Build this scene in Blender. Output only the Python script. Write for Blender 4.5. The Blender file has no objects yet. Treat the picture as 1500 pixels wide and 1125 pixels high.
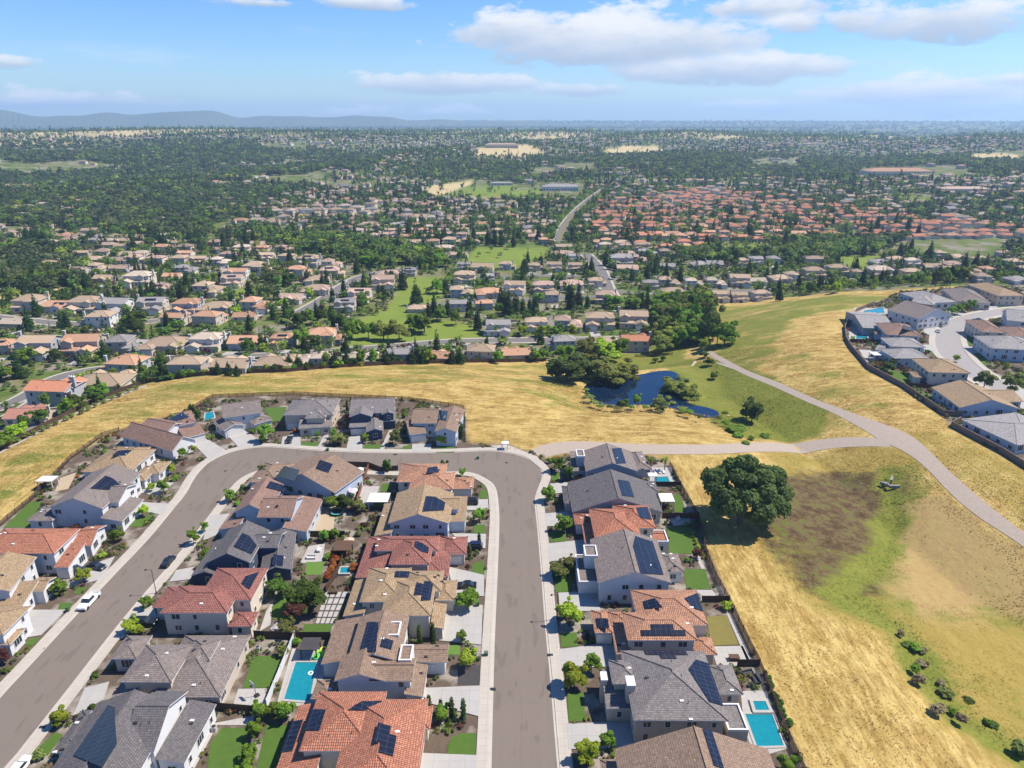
import bpy, math, random
import numpy as np
from mathutils import Vector, Matrix
from mathutils.geometry import tessellate_polygon
RND = random.Random(11)
NP = np.random.default_rng(5)
SC = bpy.context.scene
COL = SC.collection
# ------------------------------------------------------------------ camera
CH, F, TH = 100.0, 1040.0, math.radians(20.5)
cam_d = bpy.data.cameras.new('camera'); cam = bpy.data.objects.new('camera', cam_d); COL.objects.link(cam)
cam_d.sensor_width = 36; cam_d.lens = 36*F/1500; cam_d.clip_end = 60000; cam_d.clip_start = 0.5
cam.location = (0, 0, CH); cam.rotation_euler = (math.pi/2-TH, 0, 0)
SC.camera = cam
CT, ST = math.cos(TH), math.sin(TH)

def ray(px, py):
    x, y = (px-750)/F, -(py-562.5)/F
    return Vector((x, CT+y*ST, -ST+y*CT))
def at(px, py, z=0.0):
    d = ray(px, py); t = (z-CH)/d.z
    return Vector((d.x*t, d.y*t, z))
def proj(p):
    x, y, z = p[0], p[1], p[2]-CH
    dep = y*CT - z*ST; up = y*ST + z*CT
    return 750+F*x/dep, 562.5-F*up/dep
# ------------------------------------------------------------------ terrain
POLY_A = [(1250,1240),(1155,1083),(1112,975),(1068,883),(1035,813),(1023,760),(997,714),(981,682),(955,668),(845,664),(800,672),(775,662),(740,652),(684,650),(680,598),
          (600,586),(430,578),(312,582),(275,602),(175,630),(105,670),(45,733),(0,770),(-150,860),(-500,1240)]
POLY_B = [(1280,445),(1254,456),(1236,481),(1239,499),(1247,512),(1272,542),(1323,569),(1383,610),(1400,628),(1467,665),(1560,720),(1900,760),(1900,420),(1450,418),(1320,428)]
def g2(pl, z=0): return np.array([(at(x, y, z).x, at(x, y, z).y) for x, y in pl])
GA = g2(POLY_A); GB = g2(POLY_B, 3.0)
def poly_dist(x, y, P):
    """distance to polygon, 0 inside"""
    x = np.asarray(x, float); y = np.asarray(y, float)
    d = np.full(x.shape, 1e18); ins = np.zeros(x.shape, bool)
    n = len(P)
    for i in range(n):
        ax, ay = P[i]; bx, by = P[(i+1) % n]
        ex, ey = bx-ax, by-ay; L = ex*ex+ey*ey+1e-12
        t = np.clip(((x-ax)*ex+(y-ay)*ey)/L, 0, 1)
        d = np.minimum(d, (x-ax-t*ex)**2+(y-ay-t*ey)**2)
        c = ((ay > y) != (by > y)) & (x < (bx-ax)*(y-ay)/(by-ay+1e-15)+ax)
        ins ^= c
    return np.sqrt(d)*(~ins)
def inside(x, y, P): return poly_dist(np.array([x]), np.array([y]), P)[0] <= 0
def sstep(t): t = np.clip(t, 0, 1); return t*t*(3-2*t)
LOW = -15.0
def T(x, y):
    x = np.asarray(x, float); y = np.asarray(y, float)
    r = np.hypot(x, y)
    dA = poly_dist(x, y, GA); dB = poly_dist(x, y, GB)
    wA = 1-sstep((dA-3)/120); wB = 1-sstep((dB-3)/95)
    base = LOW + 0*r
    azf = 0.85-0.35*np.clip(x/np.maximum(y, 50), -1, 1)
    hill = 60*azf*sstep((r-850)/2300)*(1-0.8*sstep((r-3300)/2500))
    und = (np.sin(x*0.0041+1.3)*np.cos(y*0.0033-x*0.0011)+0.6*np.sin(x*0.0093-y*0.0061+2))*11*sstep((r-750)/900)*(1-sstep((r-5000)/2500))
    base = base+hill+und+55*sstep((r-6500)/6000)
    a = (0-base)*wA; b = (3-base)*wB
    return base+np.maximum(a, b)
def Tz(x, y): return float(T(np.array([x]), np.array([y]))[0])
_ts = np.geomspace(60, 16000, 700)
def ground(px, py):
    d = ray(px, py)
    X, Y, Z = d.x*_ts, d.y*_ts, CH+d.z*_ts
    below = np.nonzero(Z < T(X, Y))[0]
    if not len(below): return None
    k = max(below[0], 1); lo, hi = _ts[k-1], _ts[k]
    tt = np.linspace(lo, hi, 60)
    X, Y, Z = d.x*tt, d.y*tt, CH+d.z*tt
    k = np.nonzero(Z < T(X, Y))[0]
    t = tt[k[0]] if len(k) else hi
    return Vector((d.x*t, d.y*t, Tz(d.x*t, d.y*t)))
# ------------------------------------------------------------------ materials
class NT:
    def __init__(s, name):
        s.m = bpy.data.materials.new(name); s.m.use_nodes = True
        s.t = s.m.node_tree; s.b = s.t.nodes['Principled BSDF']
        s.b.inputs['Roughness'].default_value = 0.85
        s.b.inputs['Specular IOR Level'].default_value = 0.25
    def n(s, typ, **kw):
        nd = s.t.nodes.new(typ)
        for k, v in kw.items(): setattr(nd, k, v)
        return nd
    def l(s, a, b): s.t.links.new(a, b)
    def coord(s, kind='Object'):
        return s.n('ShaderNodeTexCoord').outputs[kind]
    def pos(s): return s.n('ShaderNodeNewGeometry').outputs['Position']
    def mapping(s, vec, scale=(1,1,1), rot=(0,0,0)):
        m = s.n('ShaderNodeMapping'); m.inputs['Scale'].default_value = scale; m.inputs['Rotation'].default_value = rot
        s.l(vec, m.inputs['Vector']); return m.outputs[0]
    def noise(s, vec, scale, detail=3, rough=.55):
        n = s.n('ShaderNodeTexNoise'); n.inputs['Scale'].default_value = scale; n.inputs['Detail'].default_value = detail; n.inputs['Roughness'].default_value = rough
        if vec is not None: s.l(vec, n.inputs['Vector'])
        return n.outputs['Fac']
    def ramp(s, fac, stops):
        r = s.n('ShaderNodeValToRGB'); e = r.color_ramp.elements
        while len(e) < len(stops): e.new(0.5)
        for k, (p, c) in enumerate(stops):
            e[k].position = p; e[k].color = (*c, 1) if len(c) == 3 else c
        s.l(fac, r.inputs[0]); return r.outputs[0]
    def mix(s, fac, a, b, mode='MIX'):
        m = s.n('ShaderNodeMix', data_type='RGBA', blend_type=mode)
        for sock, v in ((m.inputs[0], fac), (m.inputs[6], a), (m.inputs[7], b)):
            if isinstance(v, (int, float)): sock.default_value = v
            elif isinstance(v, tuple): sock.default_value = (*v, 1) if len(v) == 3 else v
            else: s.l(v, sock)
        return m.outputs[2]
    def math(s, op, a, b=0.0, clamp=False):
        m = s.n('ShaderNodeMath', operation=op, use_clamp=clamp)
        for i, v in enumerate((a, b)):
            if isinstance(v, (int, float)): m.inputs[i].default_value = v
            else: s.l(v, m.inputs[i])
        return m.outputs[0]
    def mul(s, fac, lo, hi):
        m = s.n('ShaderNodeMapRange'); m.inputs['To Min'].default_value = lo; m.inputs['To Max'].default_value = hi
        s.l(fac, m.inputs['Value']); return m.outputs[0]
    def bump(s, h, strength=.4, dist=.1):
        b = s.n('ShaderNodeBump'); b.inputs['Strength'].default_value = strength; b.inputs['Distance'].default_value = dist
        s.l(h, b.inputs['Height']); s.l(b.outputs[0], s.b.inputs['Normal'])
    def col(s, c):
        if isinstance(c, tuple): s.b.inputs['Base Color'].default_value = (*c, 1)
        else: s.l(c, s.b.inputs['Base Color'])
        return s.m
    def set(s, **kw):
        for k, v in kw.items(): s.b.inputs[k.replace('_', ' ')].default_value = v
        return s
def sc(c, f): return tuple(min(1, v*f) for v in c)
def simple(name, c, rough=.7, var=.12, scale=1.5, metallic=0, spec=.25):
    t = NT(name); t.set(Roughness=rough, Metallic=metallic); t.b.inputs['Specular IOR Level'].default_value = spec
    n = t.noise(t.pos(), scale, 4)
    return t.col(t.mix(n, sc(c, 1-var), sc(c, 1+var)))
_rm = {}
def roof_mat(c, style):
    k = (c, style)
    if k in _rm: return _rm[k]
    t = NT('roof_tile'); uv = t.coord('UV')
    br = t.n('ShaderNodeTexBrick'); t.l(uv, br.inputs['Vector']); br.offset = .5
    barrel = style == 'barrel'
    br.inputs['Scale'].default_value = 1; br.inputs['Brick Width'].default_value = .36 if barrel else .42; br.inputs['Row Height'].default_value = .44 if barrel else .38
    br.inputs['Mortar Size'].default_value = .05 if barrel else .035; br.inputs['Mortar Smooth'].default_value = .3; br.inputs['Bias'].default_value = 0
    br.inputs['Color1'].default_value = (*sc(c, .72 if barrel else .78), 1); br.inputs['Color2'].default_value = (*sc(c, 1.28), 1); br.inputs['Mortar'].default_value = (*sc(c, .30 if barrel else .42), 1)
    if barrel: br.offset = 0
    big = t.noise(uv, .35, 4); patch = t.noise(uv, 1.7, 2)
    cc = t.mix(t.mul(big, 0, .5), br.outputs['Color'], sc(c, .55), 'MIX')
    cc = t.mix(t.math('GREATER_THAN', patch, .69), cc, sc(c, 1.45))
    t.set(Roughness=.8)
    h = t.math('SUBTRACT', 1.0, br.outputs['Fac'])
    if barrel:
        w = t.n('ShaderNodeTexWave', wave_type='BANDS', bands_direction='X'); w.inputs['Scale'].default_value = .873; t.l(uv, w.inputs['Vector'])
        h = t.math('ADD', h, w.outputs['Fac'])
    t.bump(h, .7, .08)
    _rm[k] = t.col(cc); return _rm[k]
_wm = {}
def wall_mat(c):
    if c in _wm: return _wm[c]
    t = NT('stucco'); p = t.pos()
    n = t.noise(p, .6, 5); f = t.noise(p, 9, 2)
    t.bump(f, .25, .03)
    _wm[c] = t.col(t.mix(n, sc(c, .9), sc(c, 1.06))); return _wm[c]
M_trim = simple('white_trim', (.62,.60,.57), .6, .04)
M_glass = NT('window_glass').set(Roughness=.08).col((.025,.035,.045)); M_glass.node_tree.nodes['Principled BSDF'].inputs['Specular IOR Level'].default_value = .6
M_door = simple('painted_garage_door', (.66,.63,.58), .6, .05)
M_wood = simple('brown_wood', (.10,.055,.032), .75, .3, 6)
M_dark = simple('dark_metal', (.03,.03,.032), .5, .1)
def solar_mat():
    t = NT('solar_glass'); uv = t.coord('UV')
    b = t.n('ShaderNodeTexBrick'); b.offset = 0; t.l(uv, b.inputs['Vector'])
    b.inputs['Scale'].default_value = 1; b.inputs['Brick Width'].default_value = 1.04; b.inputs['Row Height'].default_value = 1.7
    b.inputs['Mortar Size'].default_value = .022; b.inputs['Color1'].default_value = (.008,.010,.020,1); b.inputs['Color2'].default_value = (.011,.014,.027,1); b.inputs['Mortar'].default_value = (.07,.075,.09,1)
    t.set(Roughness=.22); t.b.inputs['Specular IOR Level'].default_value = .35
    return t.col(b.outputs['Color'])
M_solar = solar_mat()
M_solar_blue = NT('blue_solar').set(Roughness=.2).col((.04,.07,.19))
def concrete_mat(name, c, joint=2.4):
    t = NT(name); p = t.pos()
    b = t.n('ShaderNodeTexBrick'); b.offset = 0; t.l(p, b.inputs['Vector'])
    b.inputs['Scale'].default_value = 1; b.inputs['Brick Width'].default_value = joint; b.inputs['Row Height'].default_value = joint; b.inputs['Mortar Size'].default_value = .03
    b.inputs['Color1'].default_value = (*sc(c, .96), 1); b.inputs['Color2'].default_value = (*sc(c, 1.04), 1); b.inputs['Mortar'].default_value = (*sc(c, .62), 1)
    n = t.noise(p, .45, 6, .65); n2 = t.noise(p, 5, 3)
    cc = t.mix(t.mul(n, 0, .7), b.outputs['Color'], sc(c, .64))
    cc = t.mix(t.mul(n2, 0, .25), cc, sc(c, .75))
    return t.col(cc)
M_walk = concrete_mat('sidewalk_concrete', (.46,.41,.345), 1.5)
M_kerb = concrete_mat('kerb_concrete', (.48,.43,.365), 3.0)
M_drive = concrete_mat('driveway_concrete', (.405,.385,.355), 2.6)
M_patio = concrete_mat('patio_concrete', (.42,.395,.36), 1.2)
M_paver = concrete_mat('tan_pavers', (.46,.36,.24), .5)
def asphalt():
    t = NT('asphalt'); p = t.pos()
    a = t.noise(p, .08, 5); b = t.noise(p, 3, 5, .7); s = t.noise(t.mapping(p, (1.6,.04,1)), 1, 4)
    cc = t.mix(a, (.148,.12,.099), (.178,.147,.122)); cc = t.mix(t.mul(b, 0, .5), cc, (.125,.097,.077)); cc = t.mix(t.mul(s, 0, .45), cc, (.215,.172,.138))
    v = t.n('ShaderNodeTexVoronoi', feature='DISTANCE_TO_EDGE'); v.inputs['Scale'].default_value = .14; wv = t.n('ShaderNodeVectorMath', operation='ADD'); nz = t.n('ShaderNodeTexNoise'); nz.inputs['Scale'].default_value = .6; nz.inputs['Detail'].default_value = 4; t.l(p, nz.inputs['Vector']); t.l(t.mapping(p, (1,.45,1)), wv.inputs[0]); t.l(nz.outputs['Color'], wv.inputs[1]); t.l(wv.outputs[0], v.inputs['Vector'])
    pt = t.ramp(t.noise(t.mapping(p, (.5,.12,1)), 1, 2), [(.60, (0,0,0)), (.63, (.5,.5,.5))]); cc = t.mix(pt, cc, (.12,.095,.078))
    cc = t.mix(t.math('MULTIPLY', t.math('LESS_THAN', v.outputs['Distance'], .0045), .34), cc, (.13,.115,.105))
    t.bump(b, .2, .02); return t.col(cc)
M_asph = asphalt()
M_path = simple('path_asphalt', (.33,.27,.215), .9, .2, 1.2)
M_pale = simple('pale_asphalt', (.27,.25,.235), .9, .15, .6)
M_lane = simple('worn_asphalt', (.15,.135,.125), .9, .15, .3)
def lawn_mat(name, a, b):
    t = NT(name); p = t.pos(); n = t.noise(p, .7, 4); f = t.noise(p, 6, 3, .7)
    cc = t.mix(n, a, b); cc = t.mix(t.mul(f, 0, .6), cc, sc(a, .6)); t.bump(f, .6, .1); t.set(Roughness=.95); return t.col(cc)
M_lawn = lawn_mat('mown_lawn', (.055,.115,.014), (.10,.165,.028))
M_turf = lawn_mat('bright_turf', (.10,.19,.03), (.13,.22,.04))
M_dry = lawn_mat('dry_lawn', (.16,.14,.035), (.24,.19,.06))
M_mulch = lawn_mat('dark_mulch', (.065,.042,.03), (.11,.07,.05))
M_slate = lawn_mat('dark_gravel', (.05,.045,.045), (.085,.078,.075))
M_water = NT('pool_water').set(Roughness=.06)
_n = M_water.noise(M_water.pos(), .9, 3); M_water.bump(M_water.noise(M_water.pos(), 2.2, 3), .15, .05)
M_water = M_water.col(M_water.mix(_n, (.005,.15,.20), (.015,.23,.28)))
def pond_mat():
    t = NT('pond_water'); p = t.pos(); t.set(Roughness=.05); t.b.inputs['Specular IOR Level'].default_value = .5
    t.bump(t.noise(p, .8, 3), .06, .1)
    n = t.noise(p, .12, 5); return t.col(t.mix(n, (.002,.008,.024), (.006,.020,.05)))
M_pond = pond_mat()
M_brown_roof_dirt = simple('bare_trail_dirt', (.48,.39,.27), .95, .2, .8)
def leaf_mat(name, c, var=.35):
    t = NT(name); oi = t.n('ShaderNodeObjectInfo').outputs['Random']; p = t.coord('Object')
    n = t.noise(p, .9, 3, .6); g = t.n('ShaderNodeNewGeometry').outputs['Random Per Island']
    cc = t.mix(n, sc(c, .65), sc(c, 1.35)); cc = t.mix(t.math('MULTIPLY', g, .6), cc, (c[0]*1.7, c[1]*1.45, c[2]*1.1))
    h = t.n('ShaderNodeHueSaturation'); t.l(t.mul(oi, .475, .515), h.inputs['Hue']); t.l(t.mul(oi, 1-var, 1+var), h.inputs['Value']); t.l(cc, h.inputs['Color'])
    t.set(Roughness=.7); t.b.inputs['Specular IOR Level'].default_value = .15
    tr = t.n('ShaderNodeBsdfTranslucent'); t.l(t.mix(1.0, h.outputs[0], (1.5,1.35,.8), 'MULTIPLY'), tr.inputs['Color'])
    mx = t.n('ShaderNodeMixShader'); mx.inputs[0].default_value = .38
    t.l(t.b.outputs[0], mx.inputs[1]); t.l(tr.outputs[0], mx.inputs[2])
    t.l(mx.outputs[0], t.t.nodes['Material Output'].inputs['Surface'])
    return t.col(h.outputs[0])
LEAF = {'g': leaf_mat('green_leaves', (0.119,0.221,0.027)), 'y': leaf_mat('yellow_green_leaves', (0.219,0.319,0.029)), 'd': leaf_mat('dark_green_leaves', (0.060,0.110,0.019)),
        'o': leaf_mat('grey_olive_leaves', (0.144,0.186,0.054)), 'p': leaf_mat('purple_leaves', (0.085,0.032,0.027)), 'c': leaf_mat('conifer_needles', (0.034,0.070,0.019)),
        's': leaf_mat('cypress_needles', (0.043,0.078,0.017)), 'b': leaf_mat('russet_leaves', (0.271,0.107,0.027)), 'w': leaf_mat('oak_leaves', (0.058,0.089,0.024)), 'l': leaf_mat('lavender_leaves', (0.219,0.195,0.121)), 'm': leaf_mat('willow_leaves', (0.161,0.204,0.048))}
M_bark = simple('bark', (.13,.095,.07), .9, .3, 5)
# ------------------------------------------------------------------ objects
class MB:
    def __init__(s): s.v = []; s.f = []; s.mi = []
    def vert(s, p): s.v.append(tuple(p)); return len(s.v)-1
    def face(s, pts, mi=0): s.f.append([s.vert(p) for p in pts]); s.mi.append(mi)
    def quadbox(s, c8, mi=0):
        i = [s.vert(p) for p in c8]
        for q in ((3,2,1,0),(4,5,6,7),(0,1,5,4),(1,2,6,5),(2,3,7,6),(3,0,4,7)): s.f.append([i[k] for k in q]); s.mi.append(mi)
    def box(s, x0, x1, y0, y1, z0, z1, mi=0):
        s.quadbox([(x0,y0,z0),(x1,y0,z0),(x1,y1,z0),(x0,y1,z0),(x0,y0,z1),(x1,y0,z1),(x1,y1,z1),(x0,y1,z1)], mi)
    def prism(s, pts, z0, z1, mi=0, mi_side=None):
        """pts: list of (x,y) CCW or CW; closed prism"""
        a = sum(pts[i][0]*pts[(i+1) % len(pts)][1]-pts[(i+1) % len(pts)][0]*pts[i][1] for i in range(len(pts)))
        if a < 0: pts = pts[::-1]
        n = len(pts)
        b = [s.vert((p[0], p[1], z0)) for p in pts]; t = [s.vert((p[0], p[1], z1)) for p in pts]
        for tri in tessellate_polygon([[Vector((p[0], p[1], 0)) for p in pts]]):
            tri = list(tri); q = [pts[k] for k in tri]
            if (q[1][0]-q[0][0])*(q[2][1]-q[0][1])-(q[2][0]-q[0][0])*(q[1][1]-q[0][1]) < 0: tri.reverse()
            s.f.append([t[k] for k in tri]); s.mi.append(mi)
            s.f.append([b[k] for k in reversed(tri)]); s.mi.append(mi)
        for k in range(n):
            j = (k+1) % n; s.f.append([b[k], b[j], t[j], t[k]]); s.mi.append(mi if mi_side is None else mi_side)
    def cyl(s, p0, p1, r0, r1, n=8, mi=0, cap=True):
        p0, p1 = Vector(p0), Vector(p1); d = (p1-p0).normalized()
        a = d.orthogonal().normalized(); b = d.cross(a)
        A = [s.vert(p0+(a*math.cos(2*math.pi*k/n)+b*math.sin(2*math.pi*k/n))*r0) for k in range(n)]
        B = [s.vert(p1+(a*math.cos(2*math.pi*k/n)+b*math.sin(2*math.pi*k/n))*r1) for k in range(n)]
        for k in range(n):
            j = (k+1) % n; s.f.append([A[k], A[j], B[j], B[k]]); s.mi.append(mi)
        if cap: s.f.append(B[:]); s.mi.append(mi); s.f.append(A[::-1]); s.mi.append(mi)
    def mesh(s, name, mats, uv=False, origin=None):
        me = bpy.data.meshes.new(name)
        v = s.v if origin is None else [(p[0]-origin[0], p[1]-origin[1], p[2]-origin[2]) for p in s.v]
        me.from_pydata(v, [], s.f)
        for m in (mats if isinstance(mats, (list, tuple)) else [mats]): me.materials.append(m)
        me.polygons.foreach_set('material_index', s.mi)
        if uv:
            L = me.uv_layers.new(name='UVMap')
            for p in me.polygons:
                n = p.normal; h = Vector((-n.y, n.x, 0))
                h = h.normalized() if h.length > 1e-4 else Vector((1,0,0)); sl = n.cross(h)
                for li in p.loop_indices:
                    co = me.vertices[me.loops[li].vertex_index].co
                    L.data[li].uv = (co.dot(h), co.dot(sl))
        me.update(); return me
def link(name, me, parent=None, loc=None, rz=0.0):
    o = bpy.data.objects.new(name, me); COL.objects.link(o)
    if parent is not None: o.parent = parent
    if loc is not None: o.location = loc
    if rz: o.rotation_euler = (0, 0, rz)
    return o
def tag(o, label=None, cat=None, group=None, kind=None):
    if label: o['label'] = label
    if cat: o['category'] = cat
    if group: o['group'] = group
    if kind: o['kind'] = kind
    return o
def empty(name, label, cat, loc, group=None, rz=0.0):
    o = bpy.data.objects.new(name, None); COL.objects.link(o); o.location = loc; o.rotation_euler = (0, 0, rz); o.empty_display_size = .5
    return tag(o, label, cat, group)
KIDS = {}
def copy_tree(o, parent=None, mats=None):
    c = o.copy(); COL.objects.link(c)
    if parent is not None: c.parent = parent
    for k in ('label','category','group'):
        if parent is None and k in c: del c[k]
    if mats and c.data is not None:
        for i, sl in enumerate(c.material_slots):
            m = mats.get(c.data.materials[i].name if c.data.materials[i] else None)
            if m: sl.link = 'OBJECT'; sl.material = m
    for ch in KIDS.get(o.name, ()): copy_tree(ch, c, mats)
    return c
def index_children():
    KIDS.clear()
    for o in bpy.data.objects:
        if o.parent: KIDS.setdefault(o.parent.name, []).append(o)

# ------------------------------------------------------------------ houses
_win = {}
def window_meshes(w, h, nm):
    k = (w, h, nm)
    if k not in _win:
        f = MB(); b = .1; d = .09
        for a in ((-w/2, -w/2+b, 0, h), (w/2-b, w/2, 0, h), (-w/2+b, w/2-b, 0, b), (-w/2+b, w/2-b, h-b, h)): f.box(a[0], a[1], -d, .02, a[2], a[3])
        for i in range(1, nm): x = -w/2+w*i/nm; f.box(x-.04, x+.04, -d+.015, .02, b, h-b)
        p = MB(); p.box(-w/2+b-.01, w/2-b+.01, -.03, .015, b-.01, h-b+.01)
        _win[k] = (f.mesh('window', M_trim), p.mesh('pane', M_glass))
    return _win[k]
_gd = {}
def garage_mesh(w):
    if w not in _gd:
        m = MB(); h = 2.25
        for i in range(4): m.box(-w/2, w/2, -.07, .02, i*h/4+.015, (i+1)*h/4-.015)
        m.box(-w/2-.12, -w/2, -.1, .02, 0, h+.1); m.box(w/2, w/2+.12, -.1, .02, 0, h+.1); m.box(-w/2, w/2, -.1, .02, h, h+.1); m.box(-w/2, w/2, -.03, .01, 0, h)
        _gd[w] = m
    return _gd[w]
class Vol:
    """one block of a house: local frame o + U s + V t, eave height, roof type"""
    def __init__(s, a, b, c, eave, roof, rise=None, zb=0.0, ins=None):
        U = Vector((b[0]-a[0], b[1]-a[1])); s.L = U.length; s.U = U/s.L; s.V = Vector((-s.U.y, s.U.x))
        s.o = Vector((a[0], a[1])); s.D = (Vector((c[0], c[1]))-s.o).dot(s.V)
        if s.D < 0: s.D = -s.D; s.o = s.o-s.V*s.D
        s.eave, s.roof, s.zb = eave, roof, zb
        s.ins = (.5 if roof in ('hip','gu','gv') else .3) if ins is None else ins
        sp = {'gu': s.D/2, 'gv': s.L/2, 'hip': min(s.L, s.D)/2, 'su+': s.L, 'su-': s.L, 'sv+': s.D, 'sv-': s.D, 'flat': 0}[roof]
        s.rise = rise if rise is not None else sp*(.36 if roof in ('gu','gv','hip') else .2)
    def P(s, x, y, z): p = s.o+s.U*x+s.V*y; return Vector((p.x, p.y, s.zb+z))
    def loc(s, p): q = Vector((p[0], p[1]))-s.o; return q.dot(s.U), q.dot(s.V)
    def has(s, p, m=0.0):
        x, y = s.loc(p); return -m < x < s.L+m and -m < y < s.D+m
    def height(s, x, y):
        L, D, r, R = s.L, s.D, s.rise, s.roof
        if R == 'gu': return s.eave+r*(1-abs(y-D/2)/(D/2))
        if R == 'gv': return s.eave+r*(1-abs(x-L/2)/(L/2))
        if R == 'hip': return s.eave+r*min(1, min(x, L-x, y, D-y)/(min(L, D)/2))
        if R == 'su+': return s.eave+r*(1-x/L)
        if R == 'su-': return s.eave+r*x/L
        if R == 'sv+': return s.eave+r*(1-y/D)
        if R == 'sv-': return s.eave+r*y/D
        return s.eave
    def tops(s):
        L, D, e, r, P = s.L, s.D, s.eave, s.rise, s.P; R = s.roof; h = e+r
        if R == 'gu': return [[P(0,0,e),P(L,0,e),P(L,D/2,h),P(0,D/2,h)], [P(L,D,e),P(0,D,e),P(0,D/2,h),P(L,D/2,h)]]
        if R == 'gv': return [[P(0,D,e),P(0,0,e),P(L/2,0,h),P(L/2,D,h)], [P(L,0,e),P(L,D,e),P(L/2,D,h),P(L/2,0,h)]]
        if R == 'hip':
            if L >= D: q = D/2; a, b = P(q,D/2,h), P(L-q,D/2,h); return [[P(0,0,e),P(L,0,e),b,a],[P(L,0,e),P(L,D,e),b],[P(L,D,e),P(0,D,e),a,b],[P(0,D,e),P(0,0,e),a]]
            q = L/2; a, b = P(L/2,q,h), P(L/2,D-q,h); return [[P(0,0,e),P(L,0,e),a],[P(L,0,e),P(L,D,e),b,a],[P(L,D,e),P(0,D,e),b],[P(0,D,e),P(0,0,e),a,b]]
        z = [s.height(0,0), s.height(L,0), s.height(L,D), s.height(0,D)]
        return [[P(0,0,z[0]),P(L,0,z[1]),P(L,D,z[2]),P(0,D,z[3])]]
    def roof_mesh(s, rm, trim):
        m = MB(); th = .2; L, D, P = s.L, s.D, s.P
        if s.roof == 'flat':
            e = s.eave; w = .3
            if min(L, D) < 2.2: m.quadbox([P(-.06,-.06,e-.3),P(L+.06,-.06,e-.3),P(L+.06,D+.06,e-.3),P(-.06,D+.06,e-.3),P(-.06,-.06,e),P(L+.06,-.06,e),P(L+.06,D+.06,e),P(-.06,D+.06,e)], 1); return m
            for a in ((0,L,0,w),(0,L,D-w,D),(0,w,w,D-w),(L-w,L,w,D-w)): m.quadbox([P(a[0],a[2],e-.5),P(a[1],a[2],e-.5),P(a[1],a[3],e-.5),P(a[0],a[3],e-.5),P(a[0],a[2],e),P(a[1],a[2],e),P(a[1],a[3],e),P(a[0],a[3],e)], 1)
            m.quadbox([P(w,w,e-.48),P(L-w,w,e-.48),P(L-w,D-w,e-.48),P(w,D-w,e-.48),P(w,w,e-.3),P(L-w,w,e-.3),P(L-w,D-w,e-.3),P(w,D-w,e-.3)], 0)
            return m
        T_ = s.tops()
        for f in T_: m.face(f, 0)
        for f in T_: m.face([p-Vector((0,0,th)) for p in reversed(f)], 1)
        if s.roof == 'gu': ring = [(0,0),(L,0),(L,D/2),(L,D),(0,D),(0,D/2)]
        elif s.roof == 'gv': ring = [(0,0),(L/2,0),(L,0),(L,D),(L/2,D),(0,D)]
        else: ring = [(0,0),(L,0),(L,D),(0,D)]
        for i in range(len(ring)):
            a, b = ring[i], ring[(i+1) % len(ring)]; za, zb = s.height(*a), s.height(*b)
            m.face([P(a[0],a[1],za-th),P(b[0],b[1],zb-th),P(b[0],b[1],zb),P(a[0],a[1],za)], 1)
        # ridge tiles
        def ridge(p, q): m.cyl(p+Vector((0,0,.02)), q+Vector((0,0,.02)), .14, .14, 5, 0)
        h = s.eave+s.rise
        if s.roof == 'gu': ridge(P(0,D/2,h), P(L,D/2,h))
        if s.roof == 'gv': ridge(P(L/2,0,h), P(L/2,D,h))
        if s.roof == 'hip':
            q = min(L, D)/2
            a, b = (P(q,D/2,h), P(L-q,D/2,h)) if L >= D else (P(L/2,q,h), P(L/2,D-q,h))
            ridge(a, b); e = s.eave
            cs = [P(0,0,e),P(L,0,e),P(L,D,e),P(0,D,e)]
            for c in cs: ridge(c, a if (c-a).length < (c-b).length+1e-4 else b)
        return m
    def wall_mesh(s):
        m = MB(); i = s.ins; L, D, P = s.L, s.D, s.P; b = -.5; d = .12 if s.roof != 'flat' else .35
        if s.roof == 'flat': i = .03
        ring = [(i,i),(L-i,i),(L-i,D-i),(i,D-i)]
        if s.roof == 'gu': ring = [(i,i),(L-i,i),(L-i,D/2),(L-i,D-i),(i,D-i),(i,D/2)]
        if s.roof == 'gv': ring = [(i,i),(L/2,i),(L-i,i),(L-i,D-i),(L/2,D-i),(i,D-i)]
        def hh(p): return (s.height(*p) if s.roof not in ('hip',) else s.eave+s.rise*.1)-d
        for k in range(len(ring)):
            p, q = ring[k], ring[(k+1) % len(ring)]
            m.face([P(p[0],p[1],b),P(q[0],q[1],b),P(q[0],q[1],hh(q)),P(p[0],p[1],hh(p))])
        return m
    def side(s, k):
        """wall k: start, direction, length, outward normal (2-D)"""
        i = s.ins if s.roof != 'flat' else .03; L, D = s.L, s.D
        A = {'v-': ((i,i), s.U, L-2*i, -s.V), 'u+': ((L-i,i), s.V, D-2*i, s.U), 'v+': ((L-i,D-i), -s.U, L-2*i, s.V), 'u-': ((i,D-i), -s.V, D-2*i, -s.U)}[k]
        p = s.o+s.U*A[0][0]+s.V*A[0][1]; return p, A[1], A[2], A[3]
M_slot_roof = bpy.data.materials.new('slot_roof'); M_slot_wall = bpy.data.materials.new('slot_wall')
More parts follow.
